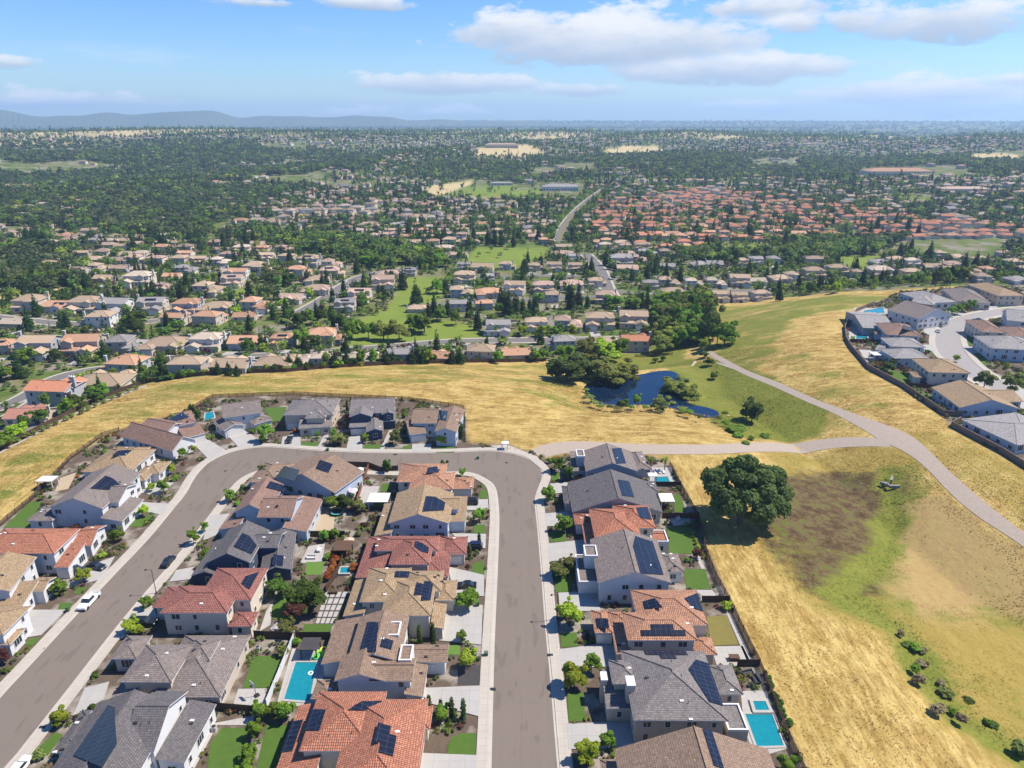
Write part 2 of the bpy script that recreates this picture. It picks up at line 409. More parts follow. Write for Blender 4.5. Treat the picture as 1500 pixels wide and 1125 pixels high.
def build_house(root, vols, rm, wm, solars=(), garages=(), chimneys=(), vents=4, cull=True, spacing=3.3, rnd=None, trim=None, solar_m=None):
    """everything in the root's frame, whose origin is root_o (world) when cull"""
    rnd = rnd or RND; o0 = root.location if cull else Vector((0,0,0)); trim = trim or M_trim
    for v in vols:
        link('wall', v.wall_mesh().mesh('wall', wm, origin=o0), root)
        link('roof', v.roof_mesh(rm, trim).mesh('roof', [rm, trim], uv=True, origin=o0), root)
    camp = Vector((0, 0))
    def clear(q, z, me):
        for w in vols:
            if w is me or not w.has(q, .05): continue
            x, y = w.loc(q)
            if z < w.zb+w.height(min(max(x, 0), w.L), min(max(y, 0), w.D))+.35: return False
        return True
    gset = {}
    for vi, sd, frac, wd in garages: gset.setdefault((vi, sd), []).append((frac, wd))
    for vi, v in enumerate(vols):
        for sd in ('v-', 'u+', 'u-', 'v+'):
            p, d, ln, n = v.side(sd)
            mid = p+d*ln/2
            if cull and (camp-mid).dot(n) <= 0: continue
            rz = math.atan2(d.y, d.x)
            used = []
            for frac, wd in gset.get((vi, sd), ()):
                q = p+d*ln*frac
                if clear(q+n*.3, 1.2, v):
                    link('garage_door', garage_mesh(wd).mesh('garage_door', M_door), root, (q.x-o0.x, q.y-o0.y, v.zb-o0.z+.05), rz); used.append((ln*frac, wd/2+.6))
            if ln < 2.2 or v.roof == 'flat' and v.eave > 6.5: continue
            nst = 2 if v.eave > 5 else 1
            for st in range(nst):
                z0 = .95 if st == 0 else 3.75
                k = max(1, int(ln/spacing)); xs = [(j+.5)/k*ln+rnd.uniform(-.35, .35) for j in range(k)]
                for x in xs:
                    w, h, nm = rnd.choice([(.9,1.3,1), (1.5,1.3,2), (1.1,1.4,1), (1.8,1.4,2)]) if st else rnd.choice([(1.5,1.4,2), (1.0,1.5,1), (2.3,1.9,3)])
                    if x-w/2 < .4 or x+w/2 > ln-.4 or rnd.random() < .12: continue
                    if st == 0 and any(abs(x-u) < g+w/2 for u, g in used): continue
                    if z0+h > v.eave-.3: h = v.eave-.45-z0
                    if h < .6: continue
                    h = round(h, 1); q = p+d*x
                    if not (clear(q+n*.35, v.zb+z0+h/2, v) and clear(q+d*w/2+n*.35, v.zb+z0, v) and clear(q-d*w/2+n*.35, v.zb+z0, v)): continue
                    fm, pm = window_meshes(w, h, nm)
                    wo = link('window', fm, root, (q.x-o0.x, q.y-o0.y, v.zb+z0-o0.z), rz); link('pane', pm, wo)
    tops = [(v, f) for v in vols if v.roof != 'flat' for f in v.tops()]
    def hit(px, py):
        d = ray(px, py); best = None
        for v, f in tops:
            n = (f[1]-f[0]).cross(f[2]-f[0]).normalized()
            if n.z < 0: n = -n
            dn = d.dot(n)
            if abs(dn) < 1e-5: continue
            t = (f[0]-cam.location).dot(n)/dn; p = cam.location+d*t
            w = v
            x, y = w.loc(p)
            if not (0 <= x <= w.L and 0 <= y <= w.D): continue
            if abs(w.zb+w.height(x, y)-p.z) > .02: continue
            if best is None or t < best[0]: best = (t, p, n, f)
        return best
    for pl in solars:
        cx, cy = sum(p[0] for p in pl)/len(pl), sum(p[1] for p in pl)/len(pl)
        b = hit(cx, cy)
        if not b: print('solar missed', root.name, cx, cy); continue
        _, p0, n, f = b; pts = []
        for px, py in pl:
            d = ray(px, py); t = (p0-cam.location).dot(n)/d.dot(n); pts.append(cam.location+d*t)
        # square the outline up with the roof slope
        h = Vector((-n.y, n.x, 0)).normalized(); sl = n.cross(h)
        q = [[(p-p0).dot(h), (p-p0).dot(sl)] for p in pts]
        for ax in (0, 1):
            for _ in range(2):
                for i in range(len(q)):
                    for j in range(len(q)):
                        if i < j and abs(q[i][ax]-q[j][ax]) < .75: a = (q[i][ax]+q[j][ax])/2; q[i][ax] = q[j][ax] = a
        loop = [p0+h*a+sl*c+n*.1 for a, c in q]
        m = MB(); idx_t = [m.vert(p+n*.05) for p in loop]; idx_b = [m.vert(p) for p in loop]
        for tri in tessellate_polygon([[Vector((a, c, 0)) for a, c in q]]):
            A, B, C = [Vector(m.v[idx_t[k]]) for k in tri]; tri = list(tri)
            if (B-A).cross(C-A).dot(n) < 0: tri.reverse()
            m.f.append([idx_t[k] for k in tri]); m.mi.append(0)
        for k in range(len(loop)):
            j = (k+1) % len(loop); m.f.append([idx_b[k], idx_b[j], idx_t[j], idx_t[k]]); m.mi.append(0)
        link('solar_panel', m.mesh('solar_panel', solar_m or M_solar, uv=True, origin=o0), root)
    for cx_, cy_, w, top in chimneys:   # local/world xy, width, top z
        m = MB(); m.box(cx_-w/2, cx_+w/2, cy_-w*.4, cy_+w*.4, top-3.2, top, 0); m.box(cx_-w/2-.1, cx_+w/2+.1, cy_-w*.4-.1, cy_+w*.4+.1, top, top+.16, 1)
        c = link('chimney', m.mesh('chimney', [wm, trim], origin=o0), root)
        f = MB(); f.cyl((cx_, cy_, top+.12), (cx_, cy_, top+.5), .14, .14, 8); link('flue', f.mesh('flue', M_dark, origin=o0), c)
    for _ in range(vents):
        v, f = rnd.choice(tops); n = (f[1]-f[0]).cross(f[2]-f[0]).normalized()
        w = [rnd.random() for _ in f]; sm = sum(w); p = sum((q*(a/sm) for q, a in zip(f, w)), Vector())
        if any(u is not v and u.has(p, .2) and u.zb+u.height(*u.loc(p)) > p.z-.1 for u in vols): continue
        m = MB()
        if rnd.random() < .6: m.box(p.x-.34, p.x+.34, p.y-.22, p.y+.22, p.z-.14, p.z+.13); mt = M_trim if rnd.random() < .5 else M_dark
        else: m.cyl((p.x, p.y, p.z-.1), (p.x, p.y, p.z+.45), .06, .06, 6); mt = M_dark
        link('roof_vent', m.mesh('roof_vent', mt, origin=o0), root)
# ------------------------------------------------------------------ the near houses, traced roof by roof
C = dict(grey=(.215,.19,.18), dgrey=(.14,.127,.127), brown=(.27,.185,.13), dbrown=(.19,.145,.125), gbrown=(.225,.185,.165), tan=(.35,.245,.145), terra=(.46,.19,.115), orange=(.48,.25,.155), red=(.34,.14,.11), rbrown=(.265,.165,.125), lgrey=(.33,.305,.29))
W = dict(white=(.62,.61,.60), cream=(.62,.54,.43), beige=(.50,.42,.34), greyb=(.34,.36,.40), dblue=(.055,.075,.115), grey=(.33,.32,.32), tan=(.42,.34,.26), lblue=(.42,.48,.55), dgrey=(.16,.16,.165))
NEAR = []
def H(short, roof, style, wall, vols, sol=(), gar=(), zb=0.0, chim=(), vents=9, group=None):
    NEAR.append(dict(short=short, roof=roof, style=style, wall=wall, vols=vols, sol=sol, gar=gar, zb=zb, chim=chim, vents=vents, group=group))
# row east of the straight street
H('brown tiled house beside the palms at the bulb of the street','gbrown','flat','greyb',[((858,690.5),(935,690.5),(862,661),5.6,'gv'),((928,688),(955,687),(918,662),3.2,'hip'),((845,668),(857,668),(845,658.5),7.2,'flat'),((838,690),(861,690),(836,669),3.3,'sv-')],
  [[(895.9,657.5),(909.3,656.3),(917.6,679),(903,679.6)]],[(0,'u-',.3,4.8)])
H('broad slate grey gabled house with one tall solar array','dgrey','flat','grey',[((838,750),(971,750),(833,707),3.7,'gv',4.3),((826,737),(843,737),(825,712),3.2,'hip'),((938,722),(966,722),(930,706),3.4,'hip')],
  [[(905,703),(922,705.7),(928.3,728.5),(911,726)]],[(0,'u-',.35,4.8)], vents=14)
H('small terracotta house with white balcony behind its roof','terra','barrel','cream',[((871,788),(940,788),(866,745),5.8,'hip'),((905,774),(961,774),(900,740),5.8,'hip'),((842,768),(870,768),(840,752),3.2,'hip'),((857,796),(877,796),(853,768),3.1,'su-'),((955,793),(980,793),(951,776),3.6,'flat')],
  [[(930.8,743.7),(948.6,743),(954.9,762),(941,760),(936,755)]],[(2,'v-',.45,3.0)])
H('grey brown gabled house with the longest solar array','gbrown','flat','white',[((876,854),(984,854),(863,790),5.8,'gv',2.9),((968,838),(1003,838),(958,811),3.2,'hip'),((857,814),(876,814),(853,798),6.6,'flat'),((848,852),(878,852),(841,812),3.4,'flat'),((955,792),(979,792),(951,781),3.3,'flat')],
  [[(930.8,787),(955,792.6),(971.9,842.5),(936,840),(929,800.7)]],[(3,'u-',.5,4.8)], vents=12)
H('orange terracotta house with four solar arrays and an attached garage wing','orange','barrel','cream',[((936,916),(1038,916),(930,864),5.8,'hip'),((919,938),(1022,938),(912,897),5.8,'hip'),((871,927),(898,927),(866,894),3.2,'hip'),((893,916),(923,916),(889,896),3.3,'hip'),((903,959),(924,959),(897,918),3.1,'su-'),((1019,959),(1051,959),(1012,933),3.0,'hip')],
  [[(942,880.5),(959.9,877.5),(971,890.7),(944.7,892.4)],[(1002,876.7),(1020.7,870),(1029.5,897),(1015.6,890.7)],[(939,923),(953.5,923),(953.5,915),(986.5,915),(986.5,923.6),(1004,923.6),(1004,931.7),(939,931.7)],[(873.7,906),(891.5,906),(891.5,921),(874.5,921)]],[(2,'v-',.6,2.8)])
H('large grey hipped house beside the swimming pool with spa','grey','flat','beige',[((928,1055),(1067,1056),(912,953),5.8,'hip'),((897,1002),(940,1002),(891,967),5.8,'hip'),((1050,1017),(1089,1017),(1036,974),3.2,'hip'),((888,1038),(932,1038),(880,990),3.3,'sv-'),((1067,1069),(1097,1069),(1056,1030),3.6,'flat'),((919,1004),(931,1004),(916,990),7.6,'flat'),((881,996),(890,996),(879,984),5.4,'flat')],
  [[(1019.4,968),(1038.4,971.7),(1057.4,1033.8),(1038.4,1028.7),(1008,980.6)],[(944.7,953.5),(1006,953.5),(1006,960),(990,960),(990,965.4),(967.5,965.4),(967.5,960),(944.7,960)]],[(0,'u-',.25,3.0)], vents=14)
H('big brown gabled house closest on the pool side of the street','brown','flat','tan',[((933,1300),(1207,1300),(899,1097),5.8,'gv',4.8),((885,1160),(930,1160),(868,1112),3.4,'hip')],
  [[(1027,1069),(1041,1070),(1061,1125),(1048.6,1125)]], vents=14)
# row west of the straight street
H('pale orange tiled house at the inside corner of the street','orange','barrel','cream',[((580,706),(651,706),(586,679),5.6,'hip'),((598,717),(663,717),(602,692),5.4,'hip'),((655,716),(693,716),(657,699),3.2,'hip')],
  [[(627,685),(640,683.6),(643,692.4),(626,693.6)]],[(2,'v-',.6,4.2)])
H('tan gabled house with blue grey walls and stepped solar array','tan','flat','lblue',[((568,767),(658,767),(580,722),5.6,'gv'),((625,746),(673,746),(630,727),5.4,'gu'),((548,785),(574,785),(553,738),3.2,'su-'),((654,764),(682,764),(655,736),3.3,'sv-')],
  [[(623,726.4),(637,728),(652,737),(650,748),(619,750)]],[(3,'u+',.4,4.6)], vents=14)
H('dark red tiled house with a brown garage door','red','barrel','beige',[((520,846),(656,846),(535,786),3.2,'hip',2.2),((569,827),(629,827),(573,788),5.9,'hip'),((548,807),(641,807),(553,785),5.7,'hip'),((642,812),(683,812),(643,786),3.3,'hip'),((629,846),(657,846),(630,822),3.25,'sv-')],
  [[(608,791.6),(618,797),(628,803),(627,812),(617,807),(607,801)]],[(3,'v-',.62,3.0)])
H('straw tan hipped house with two solar arrays','tan','flat','cream',[((557,902),(631,902),(562,848),5.8,'hip'),((526,882),(592,882),(538,832),5.7,'hip'),((588,866),(646,866),(590,836),5.6,'hip'),((502,903),(534,903),(514,850),3.2,'su-'),((634,880),(667,880),(633,850),3.3,'hip'),((630,921),(650,921),(628,885),3.1,'su+')],
  [[(608.6,854),(620,855),(620,851.4),(633.9,851.4),(631,881),(617.4,881),(618,872),(607,872)],[(579,838),(616,838),(613,846),(577,846)]],[(4,'u+',.5,4.4)], vents=12)
H('brown two storey house with white parapets beside the long pool','brown','flat','white',[((508,969),(586,969),(530,903),5.8,'gv'),((489,998),(564,998),(500,960),5.7,'gv'),((540,998),(604,998),(545,964),5.6,'gu'),((470,973),(518,973),(500,909),3.2,'su-'),((598,970),(655,970),(600,944),3.4,'gu'),((592,1021),(620,1021),(594,974),3.1,'su+'),((561,930),(584,930),(565,910),6.9,'flat'),((583,967),(602,967),(586,944),6.7,'flat'),((455,1024),(488,1024),(463,996),3.1,'hip')],
  [[(537.6,912),(555,912),(551,956),(528.7,954)],[(558,936),(575.6,937),(574,951),(557,949)]],[(4,'v-',.4,4.2)], vents=12)
H('bright terracotta house in front of the long pool with five solar arrays','terra','barrel','cream',[((438,1100),(548,1100),(462,1013),5.8,'hip'),((478,1175),(606,1175),(507,1024),5.75,'hip'),((392,1160),(458,1160),(430,1033),3.2,'su-'),((597,1068),(630,1068),(594,1034),3.3,'hip'),((590,1150),(612,1150),(586,1068),3.1,'su+')],
  [[(456.5,1040),(476.8,1040),(469,1070),(447.7,1070)],[(528.8,1028),(562,1028),(553,1041),(508.5,1041)],[(554,1057.4),(563,1057.4),(562.4,1066),(571,1066),(570,1077),(580.7,1077),(575.6,1110),(565.5,1110),(565,1101),(555.9,1101),(556,1088),(547,1088)],[(426,1056.6),(441,1056),(431.7,1100),(414,1102)]],[(3,'v-',.5,3.0)])
# row east of the curving street
H('tan brown corner house with two solar arrays next to the small pool','brown','flat','lblue',[((400,699),(490,722),(412,662),4.6,'gv',3.4),((362,706),(406,708),(378,677),3.2,'hip')],
  [[(416.5,683),(439,689),(431.7,705),(405,698)],[(468.5,674),(487.5,680),(481,693),(462,686.7)]],[(1,'u-',.5,4.6)], vents=14)
H('brown roofed grey house behind the paved yard with trampoline','rbrown','flat','lblue',[((341,751),(392,751),(369,710),5.6,'gv',2.4),((376,758),(428,758),(394,726),5.5,'gu',2.3),((414,779),(450,779),(430,731),3.2,'su+'),((320,776),(350,776),(331,751),3.2,'su-')],
  [[(395,705),(419.6,712.5),(414,721),(390,715)]],[(3,'u-',.5,4.4)])
H('slate grey house with navy gable walls','dgrey','flat','dblue',[((302,824),(366,824),(336,776),5.6,'gv',2.6),((368,802),(407,802),(380,778),5.5,'gu'),((380,840),(428,834),(408,781),3.2,'gv'),((280,843),(320,843),(298,792),3.2,'gv')],
  [[(354.5,781),(365,785.5),(375.5,799.4),(369,813),(342,800.7)],[(401,813),(418,814.6),(411.5,830),(397.5,827)]],[(3,'u-',.5,4.4)])
H('red tiled two storey house next to the purple leaved tree','red','barrel','cream',[((234,898),(333,898),(258,858),5.7,'hip'),((288,879),(368,879),(315,832),5.8,'hip'),((223,890),(270,890),(239,859),3.6,'hip'),((333,918),(369,918),(343,896),3.0,'hip')],
  [[(360,845),(380,838),(365,864),(352,855)]])
H('mottled grey house of many hips behind the square lawn','gbrown','flat','beige',[((215,1022),(323,1021),(255,931),3.3,'hip',3.0),((175,999),(251,999.6),(201,944),5.8,'hip'),((268,967),(307,967),(282,937),5.7,'hip'),((161,965),(200,965),(180,931),3.5,'hip'),((150,1040),(188,1040),(168,998),3.2,'su-')],
  [],[(4,'u-',.4,4.4)], vents=14)
H('big grey roofed house with a stepped array at the photo corner','dgrey','flat','white',[((174,1100),(226,1100),(214,1012),5.8,'gu',2.9),((30,1190),(170,1190),(124,1030),5.6,'gv',3.0),((228,1117),(270,1118),(262,1030),3.3,'su+'),((76,1102),(112,1102),(108,1040),3.2,'hip')],
  [[(159,1033),(168.5,1037),(169,1053),(170,1091),(152,1124),(107.7,1107)]], vents=14)
# north row, facing the street
H('white two storey house at the head of the curve','gbrown','flat','white',[((326,612),(384,604),(316,597),5.8,'gu',2.8),((345,606),(366,602),(338,596),5.9,'gv'),((328,631),(359,622),(322,617),3.2,'gv'),((372,622),(400,614),(364,607),3.2,'hip')],[],[(2,'v-',.5,4.8)])
H('grey stone coloured hipped house behind the parked dark car','grey','flat','beige',[((414,608),(487,607),(428,585),5.8,'hip'),((446,613),(477,612),(448,600),5.7,'hip'),((437,628),(485,625),(441,615),3.1,'sv-')],[],[(0,'v-',.2,4.8),(2,'v-',.5,2.4)])
H('navy walled house with grey gables','grey','flat','dblue',[((511,606),(577,604),(522,584),5.8,'gu'),((511,611),(545,610),(516,592),5.85,'gv'),((559,607),(578,606),(560,595),5.7,'gv'),((536,633),(562,631),(540,616),3.3,'gv'),((511,626),(540,625),(514,615),3.2,'sv-'),((560,617),(580,616),(562,609),3.1,'sv-')],[],[(4,'v-',.45,4.8)])
H('brown split roof house at the end of the north row','brown','flat','lblue',[((636,632),(669,633),(640,598),5.4,'gv'),((602,620),(640,620),(612,598),5.3,'gu'),((600,637),(625,634),(605,621),3.2,'sv-')],
  [[(643.3,601),(656,603),(653.7,616.5),(641,614)]],[(2,'v-',.5,4.2)])
# west row
H('brown house with dark wide array at the top of the west row','rbrown','flat','white',[((176,639),(252,661),(208,622),3.3,'gu',3.2),((205,623),(246,631),(218,610),5.8,'gu'),((262,623),(288,618),(243,608),5.7,'hip'),((270,642),(301,634),(262,632),3.2,'sv-')],
  [[(247,614.5),(267,605),(278,611),(257,617)]],[(3,'v-',.6,4.6)])
H('sprawling tan hipped house beside the pergola','tan','flat','white',[((118,691),(190,692),(142,657),3.5,'hip',3.2),((150,668),(204,669),(165,654),3.6,'hip'),((207,694),(233,694),(221,676),3.2,'hip'),((190,704),(212,704),(200,682),3.2,'hip')],
  [[(172,660),(192.6,658.8),(185,668),(165,668)]],[(2,'v-',.5,2.8)])
H('pale lilac grey house with gable facing the west row driveway','gbrown','flat','white',[((70,744),(150,745),(116,692),5.8,'gv',3.0),((150,736),(174,736),(166,708),5.7,'gu'),((38,763),(76,763),(56,740),3.0,'hip'),((148,764),(179,764),(172,731),3.2,'su+')],
  [[(153,698),(166,700),(177,711),(168,719),(132,716)]],[(1,'u+',.5,4.6)])
H('salmon red tiled house with carport garage','terra','barrel','white',[((-40,811),(79,811),(8,774),5.8,'hip'),((78,831),(100,831),(98,803),3.3,'sv-'),((104,801),(134,799),(126,771),3.4,'gu')],[],[(1,'v-',.5,2.6)])
H('tan roofed white house beside the parked white pickup','tan','flat','white',[((-70,874),(14,866),(-20,822),5.8,'gv'),((38,867),(64,866),(52,846),3.5,'gu'),((-20,890),(32,888),(0,860),3.2,'sv-')])
H('white walled house cut by the photo edge','tan','flat','white',[((-90,930),(4,930),(-55,888),5.8,'hip'),((-20,945),(14,945),(-5,920),3.2,'hip')])
# hill-top row on the right, behind the retaining wall
ZB = 3.0
H('long low tan gabled house behind the brown retaining wall','tan','flat','lblue',[((1406,597),(1494,599),(1365,567),3.5,'gv',3.2),((1440,590),(1500,588),(1420,572),3.4,'gu')],[],[],ZB)
H('flat grey roofed low house at the right edge','lgrey','flat','lblue',[((1490,652),(1575,640),(1432,611),3.4,'hip',1.6)],[],[],ZB)
H('tan roofed two storey house with a covered terrace','tan','flat','cream',[((1361,545),(1422,547),(1328,525),5.8,'hip'),((1338,552),(1352,553),(1334,544),3.1,'hip')],[],[],ZB)
H('pale grey roofed house over the patio cover','lgrey','flat','lblue',[((1310,525),(1364,525),(1306,511),4.2,'hip')],[],[],ZB)
H('two level light grey house by the white patio cover','lgrey','flat','lblue',[((1304,507),(1356,509),(1299,495),5.6,'hip'),((1281,512),(1306,516),(1277,502),3.3,'hip')],[],[],ZB)
H('pinkish tan roofed house next to the blue pool','rbrown','flat','lblue',[((1298,490),(1350,493),(1294,474),5.6,'hip'),((1281,489),(1300,491),(1279,480),3.3,'hip')],[[(1322.7,476),(1340,482),(1339,486),(1323,482)]],[],ZB)
H('low grey roofed house beside the green pool','lgrey','flat','grey',[((1264,480),(1312,482),(1272,457),4.0,'gu',2.4)],[],[],ZB)
H('tall white house with a long windowed side wall','gbrown','flat','white',[((1300,454),(1346,467),(1318,440),6.0,'gu'),((1343,469),(1367,463),(1338,453),3.2,'hip')],[],[],ZB)
H('low grey house at the tip of the hilltop fence','lgrey','flat','grey',[((1335,443),(1369,447),(1325,430),4.0,'hip')],[],[],ZB)
H('pale grey house behind the round green trees','lgrey','flat','white',[((1362,444),(1402,442),(1362,427),4.0,'hip')],[],[],ZB)
H('tan house uphill from the round green trees','gbrown','flat','cream',[((1402,441),(1453,444),(1400,424),4.2,'hip')],[],[],ZB)
H('two storey tan house at the top of the hilltop street','tan','flat','beige',[((1462,433),(1502,433),(1460,416),6.0,'hip'),((1440,431),(1464,432),(1440,418),3.4,'hip')],[],[],ZB)
H('pink roofed house across the hilltop street','rbrown','flat','cream',[((1438,486),(1476,488),(1438,470),5.6,'hip'),((1476,492),(1520,496),(1474,479),4.0,'hip')],[],[],ZB)
H('white gabled house above the pink roof','lgrey','flat','white',[((1475,469),(1525,474),(1478,457),5.6,'gu')],[],[],ZB)
H('grey blue walled house inside the hilltop bend','lgrey','flat','lblue',[((1452,510),(1530,514),(1450,493),5.6,'hip'),((1438,498),(1460,500),(1436,488),3.3,'hip')],[],[],ZB)
FOOT = []      # house footprints for scattering
NEARH = []
for h in NEAR:
    vs = []
    for i, v in enumerate(h['vols']):
        z = h['zb']+v[3]
        vs.append(Vol(at(*v[0], z), at(*v[1], z), at(*v[2], z), v[3]+i*.003, v[4], v[5] if len(v) > 5 else None, h['zb'], ins=(.5 if v[4] in ('hip','gu','gv') else .3)+i*.011))
    v0 = vs[0]; c = v0.P(v0.L/2, v0.D/2, 0)
    col = C[h['roof']]; far = h['zb'] > 0
    cn = {'b':'brown'}
    root = empty('house', h['short'], 'house', c, h['group'])
    build_house(root, vs, roof_mat(col, h['style']), wall_mat(W[h['wall']]), h['sol'], h['gar'], (), h['vents']//(3 if far else 1))
    FOOT += vs; NEARH.append((h['short'], c, root))
# ------------------------------------------------------------------ setting: ground sheet with zones
def graded(lo, hi, step, far_lo, far_hi, g=1.09):
    a = list(np.arange(lo, hi+1e-6, step)); s = step
    while a[-1] < far_hi: s *= g; a.append(a[-1]+s)
    s = step; b = []
    x = lo
    while x > far_lo: s *= g; x -= s; b.append(x)
    return np.array(b[::-1]+a)
gx = graded(-250, 300, 1.6, -15000, 15000); gy = graded(40, 430, 1.6, -300, 15500)
XX, YY = np.meshgrid(gx, gy); ZZ = T(XX, YY)
def gp(pl): return np.array([(p.x, p.y) for p in (ground(x, y) for x, y in pl) if p is not None])
CHAN = gp([(1300,690),(1310,760),(1290,820),(1230,868),(1290,905),(1340,940),(1352,985),(1400,1050),(1500,1110),(1560,1150)])
def line_dist(x, y, P):
    d = np.full(np.shape(x), 1e18)
    for i in range(len(P)-1):
        ax, ay = P[i]; ex, ey = P[i+1]-P[i]; t = np.clip(((x-ax)*ex+(y-ay)*ey)/(ex*ex+ey*ey+1e-9), 0, 1)
        d = np.minimum(d, (x-ax-t*ex)**2+(y-ay-t*ey)**2)
    return np.sqrt(d)
flat = (XX.ravel(), YY.ravel())
def zone(pl, soft, pts=None):
    P = gp(pl) if pts is None else pts
    return 1-np.clip(poly_dist(flat[0], flat[1], P)/soft, 0, 1)
green = np.full(XX.size, .25)
for pl, s, a in [([(1015,535),(1060,530),(1130,560),(1205,600),(1190,636),(1080,636),(1060,618),(1030,570)], 7, 1.0),
              ([(1060,450),(1170,440),(1290,436),(1270,447),(1150,468),(1120,520),(1090,545),(1050,512)], 14, .7),
              ([(805,535),(840,560),(870,590),(850,600),(760,570),(700,556),(560,560),(420,572),(250,592),(110,655),(0,730),(0,690),(230,566),(420,548),(600,538)], 8, .52),
              ([(1295,702),(1340,682),(1352,720),(1312,765),(1318,850),(1345,925),(1350,960),(1305,925),(1200,872),(1268,858),(1290,780)], 6, .56),
              ([(1160,580),(1260,620),(1200,630)], 8, .5), ([(1130,520),(1240,600),(1300,600),(1180,520)], 12, .45),
              ([(1040,1000),(1090,940),(1300,1080),(1260,1100)], 14, .22), ([(1350,700),(1500,760),(1500,720),(1400,690)], 8, .3), ([(1350,905),(1420,880),(1520,860),(1520,1125),(1480,1105),(1400,1050),(1360,985)], 14, .36), ([(1160,665),(1330,660),(1320,700),(1160,710)], 10, .38), ([(1330,480),(1280,590),(1310,600),(1240,500)], 8, .3),
              ([(960,545),(1012,525),(1020,600),(1060,612),(1090,640),(1120,636),(1050,590)], 5, .8), ([(880,480),(1000,500),(990,545),(930,545),(870,560)], 10, .9)]:
    green = np.maximum(green, zone(pl, s)*a)
chd = line_dist(flat[0], flat[1], CHAN); green = np.maximum(green, (1-np.clip(chd/9, 0, 1))*1.0)
dirt = np.maximum(zone([(1152,716),(1230,707),(1288,714),(1282,760),(1266,800),(1248,850),(1205,850),(1150,770)], 14), 0)
tan = np.maximum(zone([(1328,750),(1370,744),(1478,826),(1500,850),(1500,862),(1345,886),(1332,830)], 12), 0)
yard = zone(None, 1.0, GA)
dB = poly_dist(flat[0], flat[1], GB); yard = np.maximum(yard, 1-np.clip(dB/1.5, 0, 1))
FIELD = gp([(-700,1060),(0,664),(95,614),(215,563),(300,552),(420,546),(560,535),(700,531),(805,529),(850,525),(935,518),(985,505),(1040,510),(1052,445),(1140,437),(1200,431),(1290,427),(1400,420),(1700,420),(1700,1250),(700,1300),(-700,1300)])
city = np.clip(poly_dist(flat[0], flat[1], FIELD)/3, 0, 1)
rr = np.hypot(*flat)
dry = sstep((rr-2300)/900)*(1-sstep((rr-5200)/1500))
far_dry = np.zeros(XX.size)
for pl, s in [([(700,216),(770,212),(800,222),(760,230),(700,228)], 40), ([(0,203),(110,200),(100,212),(0,212)], 40), ([(880,218),(960,214),(970,224),(890,228)], 40), ([(560,235),(610,228),(600,244),(560,242)], 30), ([(612,282),(650,268),(690,264),(680,272),(640,284)], 25), ([(1420,228),(1500,222),(1500,234),(1430,236)], 40), ([(0,420),(70,405),(80,425),(0,440)], 12), ([(600,192),(330,188),(330,195),(600,198)], 80)]:
    far_dry = np.maximum(far_dry, zone(pl, s))
park = np.zeros(XX.size)
for pl, s in [([(640,285),(700,272),(790,278),(780,290),(650,290)], 12), ([(683,385),(700,365),(795,362),(800,378),(740,395),(690,395)], 10), ([(602,406),(650,406),(640,440),(590,470),(560,490),(545,490)], 5), ([(505,505),(520,475),(560,455),(690,478),(705,495),(640,502)], 6), ([(1040,362),(1120,360),(1140,372),(1070,376)], 10), ([(1225,378),(1290,376),(1285,388),(1235,389)], 6), ([(1320,290),(1365,288),(1365,296),(1320,296)], 14), ([(0,440),(30,430),(25,450),(0,458)], 6), ([(345,425),(385,420),(385,432),(345,436)], 4)]:
    park = np.maximum(park, zone(pl, s))
olive = np.zeros(XX.size)
for pl, s, a in [([(1335,900),(1420,880),(1530,865),(1530,1130),(1480,1100),(1405,1050),(1362,985)], 10, 1), ([(1140,664),(1330,658),(1330,700),(1290,712),(1150,712)], 8, .8), ([(1150,770),(1205,850),(1260,860),(1290,820),(1300,720),(1330,740),(1330,880),(1300,920),(1200,880),(1130,790)], 10, .9), ([(1330,640),(1420,690),(1500,745),(1500,700),(1400,640)], 10, .6), ([(1010,790),(1060,900),(1120,1000),(1090,1000),(1030,850)], 5, .35)]:
    olive = np.maximum(olive, zone(pl, s)*a)
W_ = XX.shape[1]; Hh = XX.shape[0]
me = bpy.data.meshes.new('ground'); nv = XX.size
i0 = (np.arange(Hh-1)[:, None]*W_+np.arange(W_-1)[None, :]).ravel()
quads = np.stack([i0, i0+1, i0+W_+1, i0+W_], 1)
me.vertices.add(nv); me.vertices.foreach_set('co', np.stack([flat[0], flat[1], ZZ.ravel()-.02], 1).ravel().astype(np.float32))
me.loops.add(quads.size); me.polygons.add(len(quads))
me.polygons.foreach_set('loop_start', np.arange(len(quads))*4); me.loops.foreach_set('vertex_index', quads.ravel())
me.update(calc_edges=True); me.polygons.foreach_set('use_smooth', np.ones(len(quads), bool))
for nm, ch in (('zone_a', (green, dirt, city)), ('zone_b', (yard, tan, np.maximum(far_dry, dry*.75))), ('zone_c', (park, olive, park*0))):
    at_ = me.color_attributes.new(nm, 'FLOAT_COLOR', 'POINT')
    at_.data.foreach_set('color', np.stack([*ch, np.ones(nv)], 1).ravel().astype(np.float32))
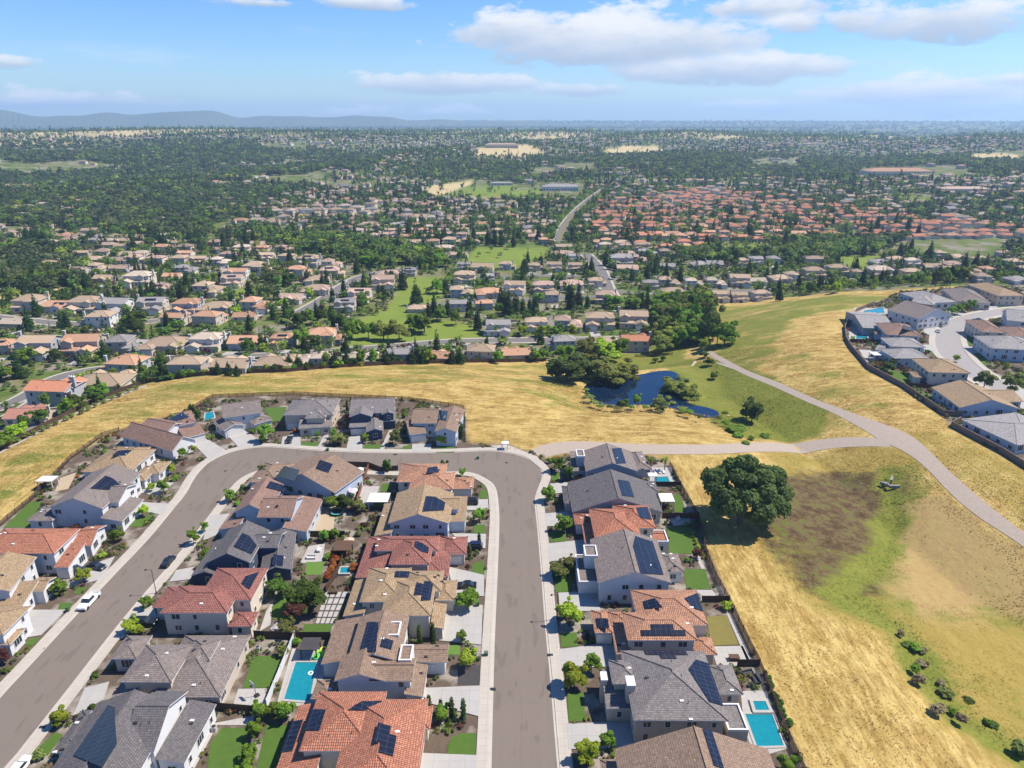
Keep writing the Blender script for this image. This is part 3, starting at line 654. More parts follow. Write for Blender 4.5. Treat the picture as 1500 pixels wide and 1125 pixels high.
def straw_color(t, p, gmask=None, dmask=None, tmask=None, omask=None):
    big = t.noise(p, .018, 4); mid = t.noise(p, .11, 5, .65); fine = t.noise(p, 1.3, 4, .7)
    sy = t.n('ShaderNodeSeparateXYZ'); t.l(p, sy.inputs[0])
    far_m = t.n('ShaderNodeMapRange'); far_m.inputs['From Min'].default_value = 188; far_m.inputs['From Max'].default_value = 225; t.l(sy.outputs[1], far_m.inputs['Value']); fm_ = far_m.outputs[0]
    wob = t.noise(p, .05, 2)
    def streak(a_, b_):   # grass lies along the slope: away from the houses on the near field, along the crest beyond
        u = t.noise(t.mapping(p, (a_, b_, .1)), 1.0, 6, .7); v = t.noise(t.mapping(p, (b_*1.6, a_*.9, .1)), 1.0, 6, .7)
        m = t.n('ShaderNodeMix', data_type='FLOAT'); t.l(fm_, m.inputs[0]); t.l(u, m.inputs[2]); t.l(v, m.inputs[3]); return m.outputs[0]
    st = streak(.30, .055); st2 = streak(.55, .10)
    c = t.ramp(mid, [(.32, (.205,.132,.036)), (.46, (.315,.215,.060)), (.58, (.42,.30,.10)), (.72, (.52,.395,.16))])
    c = t.mix(t.ramp(st, [(.44, (0,0,0)), (.58, (.85,.85,.85))]), c, (.50,.37,.135))
    c = t.mix(t.ramp(st2, [(.50, (0,0,0)), (.62, (.75,.75,.75))]), c, (.26,.15,.042))
    c = t.mix(t.ramp(fine, [(.28, (.5,.5,.5)), (.50, (0,0,0))]), c, (.20,.13,.035))
    st3 = streak(1.5, .30); c = t.mix(t.ramp(st3, [(.50, (0,0,0)), (.66, (.6,.6,.6))]), c, (.22,.135,.038)); c = t.mix(t.ramp(st3, [(.30, (.7,.7,.7)), (.44, (0,0,0))]), c, (.58,.46,.20))
    if omask is not None:
        on = t.ramp(t.math('ADD', omask, t.mul(t.noise(p, .13, 6, .75), -.8, .8)), [(.25, (0,0,0)), (.75, (.85,.85,.85))]); c = t.mix(on, c, t.mix(t.noise(p, .4, 6, .75), (.17,.135,.025), (.34,.25,.065)))
    if dmask is not None:
        dn = t.ramp(t.math('ADD', dmask, t.mul(t.noise(p, .09, 6, .75), -1.0, .82)), [(.25, (0,0,0)), (.6, (1,1,1))])
        c = t.mix(dn, c, t.ramp(t.noise(p, .28, 7, .78), [(.36, (.055,.032,.016)), (.48, (.095,.062,.03)), (.54, (.13,.095,.045)), (.61, (.10,.115,.022))]))
    if tmask is not None:
        dn = t.ramp(t.math('ADD', tmask, t.mul(t.noise(p, .10, 6, .75), -.9, .72)), [(.25, (0,0,0)), (.6, (1,1,1))])
        rows = t.noise(t.mapping(p, (.9,.06,1), (0,0,.05)), 1, 3)
        c = t.mix(dn, c, t.mix(t.ramp(t.noise(p, .5, 7, .8), [(.4,(0,0,0)),(.62,(1,1,1))]), t.mix(rows, (.25,.16,.065), (.36,.24,.105)), (.33,.25,.09)))
    if gmask is not None:
        gn = t.math('ADD', gmask, t.mul(t.noise(t.mapping(p, (.03,.075,.05), (0,0,.1)), 1, 6, .72), -.75, 1.1))
        gn = t.math('ADD', gn, t.mul(big, -.18, .24))
        gm = t.ramp(t.math('MULTIPLY', gn, .6), [(.36, (0,0,0)), (.56, (1,1,1))])
        gcol = t.mix(t.noise(p, .16, 4, .7), (.095,.128,.016), (.25,.228,.046)); gcol = t.mix(t.ramp(fine, [(.3,(.8,.8,.8)),(.55,(0,0,0))]), gcol, (.07,.095,.015))
        c = t.mix(gm, c, gcol)
    return c, fine, mid
def ground_mat():
    t = NT('open_ground'); p = t.pos()
    A = t.n('ShaderNodeSeparateColor'); B = t.n('ShaderNodeSeparateColor'); Cc = t.n('ShaderNodeSeparateColor')
    for nm, S in (('zone_a', A), ('zone_b', B), ('zone_c', Cc)):
        a = t.n('ShaderNodeAttribute', attribute_name=nm); t.l(a.outputs['Color'], S.inputs[0])
    c, fine, mid = straw_color(t, p, A.outputs[0], A.outputs[1], B.outputs[1], Cc.outputs[1])
    # town ground: gardens, drives, streets seen between the trees
    n1 = t.noise(p, .045, 5, .6); n2 = t.noise(p, .012, 3)
    tc = t.ramp(n1, [(.34, (.06,.095,.02)), (.46, (.10,.135,.03)), (.54, (.17,.15,.08)), (.62, (.22,.20,.165)), (.70, (.09,.12,.03))])
    tc = t.mix(t.ramp(n2, [(.5, (0,0,0)), (.66, (.8,.8,.8))]), tc, (.11,.125,.035))
    pk = t.mix(t.noise(p, .09, 4), (.105,.165,.02), (.20,.23,.045))
    tc = t.mix(Cc.outputs[0], tc, pk)
    dryc = t.mix(t.noise(p, .02, 5), (.36,.285,.14), (.50,.40,.21))
    tc = t.mix(t.ramp(t.math('ADD', B.outputs[2], t.mul(t.noise(p, .006, 5), -.35, .35)), [(.4, (0,0,0)), (.75, (1,1,1))]), tc, dryc)
    c = t.mix(A.outputs[2], c, tc)
    yc = t.mix(t.noise(p, .35, 5, .7), (.06,.042,.03), (.15,.115,.085)); yc = t.mix(t.ramp(t.noise(p, .16, 3), [(.5,(0,0,0)),(.64,(.85,.85,.85))]), yc, (.30,.265,.22))
    c = t.mix(B.outputs[0], c, yc)
    t.set(Roughness=.95); t.b.inputs['Specular IOR Level'].default_value = .1
    h = t.math('ADD', t.math('MULTIPLY', mid, .9), t.math('MULTIPLY', fine, .2)); t.bump(h, .8, .7)
    return t.col(c)
gobj = link('ground', me); me.materials.append(ground_mat()); tag(gobj, kind='structure')

# ------------------------------------------------------------------ streets with kerbs and pavements (the near estate is level)
def resample(P, step):
    P = [Vector((p[0], p[1])) for p in P]; out = [P[0].copy()]
    for a, b in zip(P, P[1:]):
        n = max(1, int((b-a).length/step))
        for k in range(1, n+1): out.append(a.lerp(b, k/n))
    return out
def smooth(P, it=2):
    for _ in range(it):
        Q = [P[0]]
        for a, b in zip(P, P[1:]): Q += [a.lerp(b, .25), a.lerp(b, .75)]
        Q.append(P[-1]); P = Q
    return P
def offset(P, d):
    out = []
    for i, p in enumerate(P):
        a = P[max(i-1, 0)]; b = P[min(i+1, len(P)-1)]; t = (b-a).normalized(); out.append(p+Vector((-t.y, t.x))*d)
    return out
def px2(pl, z=0.0): return [Vector(at(x, y, z).to_2d()) for x, y in pl]
OUT = [(-330,1400),(0,1022),(38,982),(101,913),(165,845),(220,788),(253,747),(274,722),(281,707),(291,692),(306,677),(328,666),(352,658.5),(389,654),(427,657.5),(503,662.5),(579,664),(650,663.5),(690,661.5),(718,660.5),(743,663),(769,669.5),(786,680),(794,690),(794,700),(790,710),(784,725),(783,740),(786,763),(793,845),(799,929),(805,982),(816,1125),(843,1400)]
INN = [(-260,1400),(8,1125),(51,1070),(101,1007),(152,941),(203,878),(233,845),(279,790),(304,758),(329,725),(345,706),(361,695),(385,686.5),(430,685),(503,688),(579,691),(650,691),(680,690.5),(698,693.5),(714,702),(724,709.5),(729,722),(731,745),(732,763),(729,845),(725,930),(723,1000),(720,1125),(713,1400)]
outl = smooth(px2(OUT)); inl = smooth(px2(INN))
def strip_mesh(name, A, B, z0, z1, mat):
    """solid ribbon between two equal-length polylines"""
    m = MB(); n = len(A)
    t = [(m.vert((a.x, a.y, z1)), m.vert((b.x, b.y, z1))) for a, b in zip(A, B)]
    q = [(m.vert((a.x, a.y, z0)), m.vert((b.x, b.y, z0))) for a, b in zip(A, B)]
    for i in range(n-1):
        m.f += [[t[i][0], t[i][1], t[i+1][1], t[i+1][0]], [q[i][0], t[i][0], t[i+1][0], q[i+1][0]], [t[i][1], q[i][1], q[i+1][1], t[i+1][1]]]; m.mi += [0]*3
    return m.mesh(name, mat)
def flip_up(me):
    import bmesh
    b = bmesh.new(); b.from_mesh(me); bmesh.ops.recalc_face_normals(b, faces=b.faces); b.to_mesh(me); b.free(); return me
road = MB(); road.prism([(p.x, p.y) for p in outl]+[(p.x, p.y) for p in reversed(inl)], -.1, .02)
tag(link('street', road.mesh('street', M_asph)), kind='structure')
for nm, P, s in (('outer', outl, 1), ('inner', inl, -1)):
    for a, b, z, mat, name in ((0, .45, .03, M_kerb, 'gutter'), (.45, .75, .15, M_kerb, 'kerb'), (.75, 2.6, .14, M_walk, 'pavement')):
        tag(link(name, flip_up(strip_mesh(name, offset(P, s*a), offset(P, s*b), -.1, z, mat))), kind='structure')
def sheet(name, pl, z, mat, zb=0.0, depth=.12):
    m = MB(); P = px2(pl, zb+z); m.prism([(p.x, p.y) for p in P], zb+z-depth, zb+z); return tag(link(name, m.mesh(name, mat)), kind='structure')
SHEETS = []
def S(name, pl, z, mat, zb=0.0): sheet(name, pl, z, mat, zb); SHEETS.append(px2(pl, zb+z))
DRV = [[(818,868),(873,866),(880,895),(820,895)],[(819,951),(872,944),(905,944),(908,977),(822,977)],[(829,1060),(925,1056),(932,1097),(833,1097)],[(803,796),(857,790),(862,818),(805,822)],[(798,752),(843,748),(846,769),(800,771)],[(806,708),(834,706),(837,721),(808,723)],
       [(640,884),(707,886),(705,944),(643,938)],[(610,1008),(703,1004),(701,1049),(630,1030)],[(598,1102),(699,1106),(698,1150),(598,1150)],[(657,830),(709,842),(709,873),(664,872)],[(662,781),(712,782),(711,803),(680,800)],[(683,732),(715,731),(715,747),(684,747)],
       [(124,1008),(160,998),(152,1024),(106,1050)],[(308,755),(338,752),(332,777),(297,792)],[(258,835),(285,830),(280,848),(248,852)],[(185,905),(222,885),(232,905),(172,938)],
       [(-40,893),(97,893),(60,930),(-60,950)],[(125,830),(168,815),(150,848),(95,862)],[(205,735),(250,738),(238,754),(205,748)],[(208,708),(255,706),(235,727),(205,722)],[(283,650),(302,642),(332,660),(306,673)],
       [(332,636),(360,627),(384,651),(350,656)],[(414,640),(438,634),(441,652),(411,654)],[(511,640),(530,638),(531,659),(507,659)],[(604,650),(632,650),(631,662),(603,662)],[(570,630),(575,630),(562,659),(556,659)],[(478,632),(484,632),(471,657),(464,657)]]
for pl in DRV: S('driveway', pl, .16, M_drive)
LWN = [[(812,840),(837,840),(838,866),(814,868)],[(821,928),(845,926),(846,947),(822,948)],[(831,1015),(855,1013),(857,1056),(833,1057)],[(806,779),(827,778),(829,792),(807,794)],[(808,692),(820,691),(818,705),(808,706)],[(976,772),(1014,772),(1017,811),(981,811)],[(983,725),(997,724),(1005,750),(989,750)],[(1001,834),(1033,833),(1041,863),(1006,863)],
       [(690,828),(700,822),(708,822),(710,842),(692,838)],[(693,768),(711,768),(711,782),(694,781)],[(702,718),(714,719),(714,731),(704,730)],[(703,702),(710,705),(714,715),(708,716)],[(657,1090),(662,1080),(675,1074),(698,1074),(696,1108),(655,1105)],[(693,887),(706,886),(706,901),(692,899)],
       [(446,914),(487,914),(482,934),(442,932)],[(372,961),(411,960),(398,1007),(355,1008)],[(325,1066),(365,1066),(352,1125),(300,1150),(308,1090)],[(390,1062),(423,1062),(400,1140),(372,1140)],[(408,868),(424,866),(436,890),(432,907),(400,908),(398,890)],[(560,708),(573,708),(572,720),(557,720)],
       [(386,597),(420,596),(414,616),(398,618)],[(437,648),(467,647),(463,657),(435,656)],[(534,651),(560,651),(558,658),(532,658)],[(591,653),(604,653),(601,661),(588,660)],[(640,653),(666,653),(665,663),(638,663)],
       [(5,773),(43,735),(61,735),(42,772)],[(190,762),(228,752),(208,772),(186,771)],[(44,935),(59,935),(46,947),(36,944)],[(88,883),(108,883),(98,894),(84,893)],[(80,1073),(92,1076),(70,1106),(40,1109)],[(112,862),(130,858),(118,870),(108,870)]]
for i, pl in enumerate(LWN): S('lawn', pl, .06, M_lawn)
S('lawn', [(1035,903),(1064,901),(1082,944),(1042,946)], .06, M_dry); S('lawn', [(449,823),(476,823),(470,842),(446,842)], .06, M_turf); S('lawn', [(482,744),(500,744),(498,757),(482,757)], .075, M_turf); S('lawn', [(655,945),(674,945),(674,959),(655,959)], .06, M_turf)
for pl in [[(1020,864),(1043,864),(1058,882),(1028,882)],[(1042,947),(1088,946),(1102,975),(1050,975)],[(1064,898),(1070,898),(1103,970),(1095,970)],[(1085,1012),(1122,1012),(1155,1096),(1108,1110),(1090,1070)],[(946,685),(983,684),(994,713),(950,714)],[(428,950),(485,950),(462,1036),(405,1032)],[(349,1009),(391,1008),(389,1036),(340,1037)],[(452,800),(476,796),(472,822),(440,825)],[(498,690),(530,690),(520,728),(488,728)],[(980,752),(1008,750),(1012,768),(985,770)],[(1018,814),(1024,814),(1034,834),(1028,834)],[(250,1112),(310,1060),(372,1048),(372,1062),(318,1062),(285,1125)],[(390,895),(400,880),(396,915),(380,925)],[(530,712),(556,712),(546,742),(520,742)]]:
    S('patio', pl, .05, M_patio)
S('patio', [(462,746),(492,740),(488,782),(452,783)], .05, M_paver); S('patio', [(88,700),(112,692),(100,716),(80,720)], .05, M_paver)
for k in range(4):
    for j in range(5):
        u0, u1, v0, v1 = k/4+.03, (k+1)/4-.03, j/5+.02, (j+1)/5-.02
        def q(u, v): ax, ay = 476+(461-476)*v, 866+48*v; bx = 511+(489-511)*v; return (ax+(bx-ax)*u, ay)
        S('patio_slab', [q(u0,v0),q(u1,v0),q(u1,v1),q(u0,v1)], .07, M_patio)
for pl in [[(670,974),(703,974),(702,1004),(671,1002)],[(478,868),(512,866),(488,916),(460,916)]]: S('gravel_bed', pl, .03, M_slate)
# concrete apron where the path leaves the street, and the field path
S('apron', [(718,653),(742,651),(786,668),(800,684),(797,690),(770,668),(745,662)], .13, M_walk)
def rib(name, L, Rr, mat, step=2.0, nc=6, zoff=.05):
    def param(P, n):
        P = [np.array(p) for p in P]; d = [0]
        for a, b in zip(P, P[1:]): d.append(d[-1]+np.linalg.norm(b-a))
        s = np.linspace(0, d[-1], n); P = np.array(P); return np.stack([np.interp(s, d, P[:, 0]), np.interp(s, d, P[:, 1])], 1)
    ln = sum(np.linalg.norm(np.array(b)-np.array(a)) for a, b in zip(L, L[1:])); n = max(4, int(ln/step))
    A, B = param(L, n), param(Rr, n); m = MB(); g = []
    for k in range(nc+1):
        P = A+(B-A)*k/nc; z = T(P[:, 0], P[:, 1]); g.append([m.vert((x, y, h+zoff)) for (x, y), h in zip(P, z)])
    for k in range(nc):
        for i in range(n-1): m.f.append([g[k][i], g[k][i+1], g[k+1][i+1], g[k+1][i]]); m.mi.append(0)
    me = m.mesh(name, mat); flip = [p for p in me.polygons if p.normal.z < 0]
    if len(flip) > len(me.polygons)/2: me.flip_normals()
    return tag(link(name, me), kind='structure')
def gl(pl): return [(p.x, p.y) for p in (ground(x, y) for x, y in pl)]
PATH_T = [(773,662),(786,655),(812,647.5),(857,646.5),(900,648.5),(933,651),(1000,652),(1057,651.5),(1138,647.5),(1196,644),(1250,640),(1300,643)]
PATH_B = [(790,668),(800,671),(822,664),(857,662),(900,664),(933,666),(1000,666),(1057,666),(1138,661),(1196,658.5),(1262,654),(1305,655)]
sm_ = lambda q: [tuple(v) for v in smooth([Vector(z) for z in q], 2)]
rib('path', sm_(gl(PATH_T)), sm_(gl(PATH_B)), M_path, 2, 6, .06)
P2U = [(1040,514),(1060,525),(1092,542),(1120,553),(1183,580),(1242,603),(1297,622),(1335,638),(1359,658),(1395,695),(1449,742),(1500,782),(1600,860)]
P2L = [(1034,517),(1052,529),(1086,547),(1112,558.5),(1171,584),(1221,605),(1258,625),(1280,640),(1304,652),(1330,664),(1359,687),(1390,722),(1431,758),(1500,801),(1600,885)]
rib('path', sm_(gl(P2U)), sm_(gl(P2L)), M_path, 2, 6, .075)
rib('trail', gl([(1018,528),(1012,536),(1002,544),(1004,556),(1010,570),(1021,574),(1038,584),(1055,596),(1066,609)]), gl([(1021,530),(1015,537),(1005.5,545),(1007,556),(1014,568),(1024,573),(1041,583),(1058,595.5),(1069,609)]), M_brown_roof_dirt, 1.5, 3, .06)
rib('drainage_ditch', gl([(0,662),(38,642),(89,616),(152,586.5),(215,564)]), gl([(0,665),(38,644.6),(89,618.5),(152,588.8),(215,566)]), M_walk, 2, 3, .06)
rib('drainage_ditch', gl([(1048,530),(1070,537),(1097,548)]), gl([(1050,532.5),(1071,539.5),(1096,550)]), M_walk, 2, 3, .07)
# hilltop street
def px3(pl): return px2(pl, 3.0)
HO = [(1620,448),(1500,449),(1449,455),(1399,465),(1376,478),(1369,494),(1371,512),(1386,529),(1405,543),(1424,556),(1470,580),(1560,625)]
HI = [(1620,461),(1500,459),(1472,460),(1437,468),(1412,480),(1405,494),(1411,512),(1424,528),(1439,542),(1480,566),(1560,600),(1600,615)]
ho, hi = smooth(px3(HO)), smooth(px3(HI))
r = MB(); r.prism([(p.x, p.y) for p in ho]+[(p.x, p.y) for p in reversed(hi)], 2.9, 3.03); tag(link('hilltop_street', r.mesh('hilltop_street', M_pale)), kind='structure')
for P, s in ((ho, -1), (hi, 1)):
    tag(link('pavement', flip_up(strip_mesh('pavement', offset(P, s*.0), offset(P, s*2.6), 2.9, 3.15, M_walk))), kind='structure')
for pl in [[(1355,478),(1374,482),(1368,492),(1352,488)],[(1347,505),(1368,505),(1371,514),(1352,515)],[(1390,452),(1412,458),(1395,466),(1380,462)],[(1440,448),(1462,446),(1460,452),(1440,455)],[(1412,508),(1438,507),(1438,516),(1416,518)],[(1480,560),(1500,570),(1500,600),(1470,580)]]: S('driveway', pl, .17, M_drive, ZB)
for pl in [[(1295,540),(1330,547),(1352,566),(1318,562)],[(1413,490),(1428,488),(1438,506),(1412,506)],[(1419,516),(1438,516),(1450,536),(1438,536)],[(1340,569),(1362,578),(1370,590),(1352,580)],[(1362,480),(1368,486),(1360,490)],[(1450,448),(1474,448),(1470,453),(1450,453)],[(1246,492),(1260,494),(1258,500),(1247,498)],[(1360,508),(1370,514),(1376,524),(1366,520)]]: S('lawn', pl, .06, M_lawn, ZB)
for pl in [[(1245,476),(1290,478),(1290,494),(1243,500)],[(1252,450),(1300,452),(1300,462),(1250,463)],[(1258,512),(1300,514),(1300,526),(1270,530)],[(1350,575),(1400,596),(1395,602),(1345,580)],[(1432,615),(1440,615),(1495,652),(1485,662),(1425,632)]]: S('patio', pl, .05, M_patio, ZB)
# pools
def pool(label, pl, zb=0.0, ring=.45, z=.16):
    P = px2(pl, zb+z); cx = sum((p for p in P), Vector((0,0)))/len(P)
    root = empty('swimming_pool', label, 'pool', (cx.x, cx.y, zb))
    a = sum(P[i].x*P[(i+1)%len(P)].y-P[(i+1)%len(P)].x*P[i].y for i in range(len(P)))
    if a < 0: P = P[::-1]
    n = len(P); outp = []
    for i in range(n):
        e1 = (P[i]-P[i-1]).normalized(); e2 = (P[(i+1)%n]-P[i]).normalized(); n1 = Vector((e1.y, -e1.x)); n2 = Vector((e2.y, -e2.x)); b = (n1+n2)/(1+max(-.5, n1.dot(n2)))
        outp.append(P[i]+b*ring)
    m = MB()
    for i in range(n):
        j = (i+1)%n
        q = [P[i], P[j], outp[j], outp[i]]; m.quadbox([(p.x-cx.x, p.y-cx.y, -.02) for p in q]+[(p.x-cx.x, p.y-cx.y, z+.02) for p in q])
    me = m.mesh('coping', M_patio); flip_up(me); link('coping', me, root)
    w = MB(); w.prism([(p.x-cx.x, p.y-cx.y) for p in P], -.02, z-.08); link('water', w.mesh('water', M_water), root)
    SHEETS.append(outp); return root
pool('large turquoise swimming pool beside the grey hipped house', [(1091.6,1046),(1131,1046),(1148,1092),(1109,1093)])
pool('small square turquoise spa above the large pool', [(1103,1027),(1121,1027),(1127,1040),(1107,1040)], ring=.6, z=.4)
pool('turquoise pool with loungers by the two palms', [(959,699),(978,698),(983,710),(957,711.5)])
pool('long turquoise pool half in shadow behind the brown house', [(433,970),(464,970),(453,1027),(416,1024)])
pool('narrow turquoise pool behind the corner house', [(509,707),(522,708),(516,726),(506,727)])
pool('small dark plunge pool behind the red tiled house', [(499,831),(512,831),(510,839),(498,839)], z=.5)
pool('blue pool behind the hilltop wall', [(1255,488),(1269,488),(1271,496),(1254,496)], ZB)
pool('pale green pool at the tip of the hilltop fence', [(1266,455),(1293,450),(1296,458),(1262,460)], ZB)
pool('teal covered pool between the brown and white houses at the curve', [(301,605),(312,603),(314,612),(300,616)])
# pond
PONDP = [(856,566),(868,558),(900,553),(937,549),(958,544),(980,542),(993,547),(1001,556),(1000,566),(996,580),(1003,588),(1020,594),(1039,597),(1056,605),(1048,612),(1030,611),(1012,606),(994,600),(975,596),(953,593),(930,594),(905,595),(887,594),(871,589),(860,580)]
pz = np.median([ground(x, y).z for x, y in PONDP]); pp = smooth([Vector(at(x, y, pz).to_2d()) for x, y in PONDP]+[Vector(at(*PONDP[0], pz).to_2d())], 2)
PONDXY = np.array([(p.x, p.y) for p in pp])
co = np.empty(nv*3, np.float32); me = gobj.data; me.vertices.foreach_get('co', co); co = co.reshape(-1, 3)
dd = poly_dist(flat[0], flat[1], PONDXY); w = np.clip(1-dd/22, 0, 1); w = w*w*(3-2*w)
co[:, 2] = co[:, 2]*(1-w)+w*np.where(dd <= 0, pz-.8, pz+.18)
chw = np.clip(1-chd/9, 0, 1); co[:, 2] -= chw*chw*.9*(poly_dist(flat[0], flat[1], GA) > 8)
me.vertices.foreach_set('co', co.ravel()); me.update()
m = MB(); m.prism([tuple(p) for p in PONDXY[:-1]], pz-.3, pz); tag(link('pond_water', m.mesh('pond_water', M_pond)), kind='structure')
# distant hills
def hills():
    m = MB(); n = 220; rows = []
    for j, (r0, f) in enumerate([(8200, 0), (8900, .5), (9500, 1.0), (10300, .55), (11200, 0)]):
        row = []
        for i in range(n):
            az = math.radians(-46+68*i/(n-1)); u = (az+.8)/1.2
            h = 140*(1 if az < -.36 else max(0, 1-(az+.36)/.42)**.8)+30*max(0, 1-abs(az-.1)/.3)
            h *= .95+.16*math.sin(az*29+1)+.12*math.sin(az*61+.4)+.06*math.sin(az*113)+.025*math.sin(az*150)
            ff = f if j != 1 else .36+.25*math.sin(az*47+2)
            row.append(m.vert((math.sin(az)*r0, math.cos(az)*r0, -20+40+max(0, h)*max(0, ff)+(math.sin(az*90+j*2)*4 if 0 < f else 0))))
        rows.append(row)
    for a, b in zip(rows, rows[1:]):
        for i in range(n-1): m.f.append([a[i], a[i+1], b[i+1], b[i]]); m.mi.append(0)
    t = NT('wooded_hills'); p = t.pos(); c = t.mix(t.noise(p, .0012, 2, .5), (.07,.09,.05), (.085,.10,.056)); t.set(Roughness=1)
    tag(link('hills', m.mesh('hills', t.col(c))), kind='structure')
hills()
# ------------------------------------------------------------------ fences and walls
def fence(label, pl, h, mat, post=True, zb=None, solid=True, cat='fence', name='fence', gap=3.0, thick=.05):
    pts = [ground(x, y) if zb is None else at(x, y, zb) for x, y in pl]
    P = resample([(p.x, p.y) for p in pts], gap); c = P[len(P)//2]; z = lambda p: (Tz(p.x, p.y) if zb is None else zb)
    root = empty(name, label, cat, (c.x, c.y, z(c))); rz = root.location.z
    m = MB(); side = offset(P, thick/2); sid2 = offset(P, -thick/2)
    zs = [z(p) for p in P]
    for i in range(len(P)-1):
        def seg(z0, z1):
            a, b, cc, d = side[i], side[i+1], sid2[i+1], sid2[i]
            m.quadbox([(q.x-c.x, q.y-c.y, zz-rz+z0) for q, zz in ((a, zs[i]), (b, zs[i+1]), (cc, zs[i+1]), (d, zs[i]))]+[(q.x-c.x, q.y-c.y, zz-rz+z1) for q, zz in ((a, zs[i]), (b, zs[i+1]), (cc, zs[i+1]), (d, zs[i]))])
        if solid: seg(-.4, h)
        else:
            for k in range(5): seg(.12+k*h/5, .12+k*h/5+h/9)
    link('panel', flip_up(m.mesh('panel', mat)), root)
    if post:
        pm = MB(); pm.box(-.07, .07, -.07, .07, -.4, h+.12); pm = pm.mesh('post', mat)
        st = max(1, len(P)//90)
        for p, zz in list(zip(P, zs))[::st]: link('post', pm, root, (p.x-c.x, p.y-c.y, zz-rz))
    return root
M_fw = simple('fence_boards', (.075,.045,.032), .8, .35, 4)
M_fo = simple('cedar_fence_boards', (.20,.085,.042), .8, .3, 4)
M_block = simple('brown_block_wall', (.17,.125,.105), .9, .2, 3)
M_vinyl = simple('white_vinyl', (.60,.60,.60), .5, .05)
fence('dark open rail fence along the dry slope behind the eastern row', [(981,682),(997,714),(1023,760),(1035,813),(1048,846),(1068,883),(1088,926),(1112,975),(1135,1032),(1155,1083),(1195,1170)], 1.7, M_fw, solid=False)
fence('dark board fence crossing between pool and green lawn', [(958,713),(997,713)], 1.7, M_fw, zb=0)
fence('dark board fence crossing behind the red tiled roof', [(970,759),(1023,759)], 1.7, M_fw, zb=0)
fence('dark board fence crossing below the paved strip', [(1028,882),(1068,882)], 1.7, M_fw, zb=0)
fence('dark board fence crossing beside the pool terrace', [(1080,976),(1112,976)], 1.7, M_fw, zb=0)
fence('cedar fence between the two inner rows of gardens', [(540,686),(531,712),(523,738)], 1.8, M_fo, zb=0)
fence('cedar fence along the pavement by the small pool', [(506,683),(540,684),(558,691),(583,689)], 1.7, M_fw, zb=0)
fence('orange cedar fence beside the paved yard', [(452,732),(485,730)], 1.8, M_fo, zb=0)
fence('white vinyl fence beside the long pool', [(432,935),(412,985),(391,1036)], 1.8, M_vinyl, zb=0)
fence('dark fence behind the square lawn', [(373,934),(432,937)], 1.8, M_fw, zb=0)
fence('dark fence at the head of the long pool', [(434,936),(484,936)], 1.8, M_fw, zb=0)
fence('dark fence below the basketball patio', [(313,1040),(374,1045)], 1.8, M_fw, zb=0)
fence('dark fence running down between hedge and garden', [(512,790),(497,836),(478,868)], 1.8, M_fw, zb=0)
fence('dark fence beside the clay patio', [(452,786),(505,786)], 1.7, M_fw, zb=0)
fence('thin dark fence behind the western gardens', [(0,772),(45,735),(105,672),(150,640),(175,632)], 1.6, M_fw, zb=0, solid=False)
fence('thin dark fence behind the northern gardens', [(275,604),(312,583),(430,579),(600,587),(680,599),(682,648)], 1.6, M_fw, zb=0, solid=False)
fence('dark fence along the crest of the golden field', [(-60,700),(0,660),(89,614),(152,583),(215,561),(300,550),(420,545),(560,535),(700,531),(800,529)], 1.7, M_fw, solid=True)
fence('brown block wall round the hilltop gardens', [(1280,446),(1254,457),(1237,481),(1239,499),(1247,512),(1272,541),(1323,568),(1383,609),(1406,610),(1491,604)], 2.0, M_block, zb=ZB, thick=.3, gap=6, cat='wall', name='retaining_wall')
fence('brown block wall below the flat roofed house', [(1406,618),(1393,625),(1467,664),(1540,710)], 2.0, M_block, zb=ZB, thick=.3, gap=6, cat='wall', name='retaining_wall')
fence('dark fence between two hilltop pools', [(1245,501),(1290,503)], 1.6, M_fw, zb=ZB)
fence('dark fence beside the hilltop lawn', [(1325,566),(1365,569)], 1.6, M_fw, zb=ZB)
fence('dark fence facing the north of the dry meadow', [(985,520),(930,523)], 1.4, M_fw, solid=False)

# ------------------------------------------------------------------ vegetation prototypes
def leaf_cloud(lobes, n, size, seed, mat, flatten=1.0):
    """leaf-clump faces scattered through the outer shell of several lobes"""
    rg = np.random.default_rng(seed); lob = np.array(lobes, float); vol = lob[:, 3]**2; vol /= vol.sum()
    k = rg.choice(len(lob), n, p=vol); d = rg.normal(size=(n, 3)); d /= np.linalg.norm(d, axis=1)[:, None]
    low = d[:, 2] < -.35; d[low, 2] *= -.5
    d /= np.linalg.norm(d, axis=1)[:, None]
    rad = lob[k, 3]*(1-.45*rg.random(n)**2.2); c = lob[k, :3]+d*rad[:, None]*np.stack([np.ones(n), np.ones(n), lob[k, 4]], 1)
    nrm = d+np.array([.12, 0, .4])+rg.normal(size=(n, 3))*.5; nrm /= np.linalg.norm(nrm, axis=1)[:, None]
    a = np.cross(nrm, rg.normal(size=(n, 3))); a /= np.linalg.norm(a, axis=1)[:, None]; b = np.cross(nrm, a)
    s = size*(.55+.9*rg.random(n))[:, None]; q = .55+.5*rg.random(n)[:, None]
    bend = nrm*s*.25
    V = np.stack([c-a*s, c-b*s*q-bend, c+a*s, c+b*s*q+bend*.4], 1).reshape(-1, 3)
    return V, np.arange(4*n).reshape(n, 4)
def mesh_np(name, V, Q, mat):
    me = bpy.data.meshes.new(name); me.vertices.add(len(V)); me.vertices.foreach_set('co', np.asarray(V, np.float32).ravel())
    k = Q.shape[1]; me.loops.add(Q.size); me.polygons.add(len(Q)); me.polygons.foreach_set('loop_start', np.arange(len(Q))*k); me.loops.foreach_set('vertex_index', Q.ravel().astype(np.int32))
    me.update(calc_edges=True)
    if mat is not None: me.materials.append(mat)
    return me
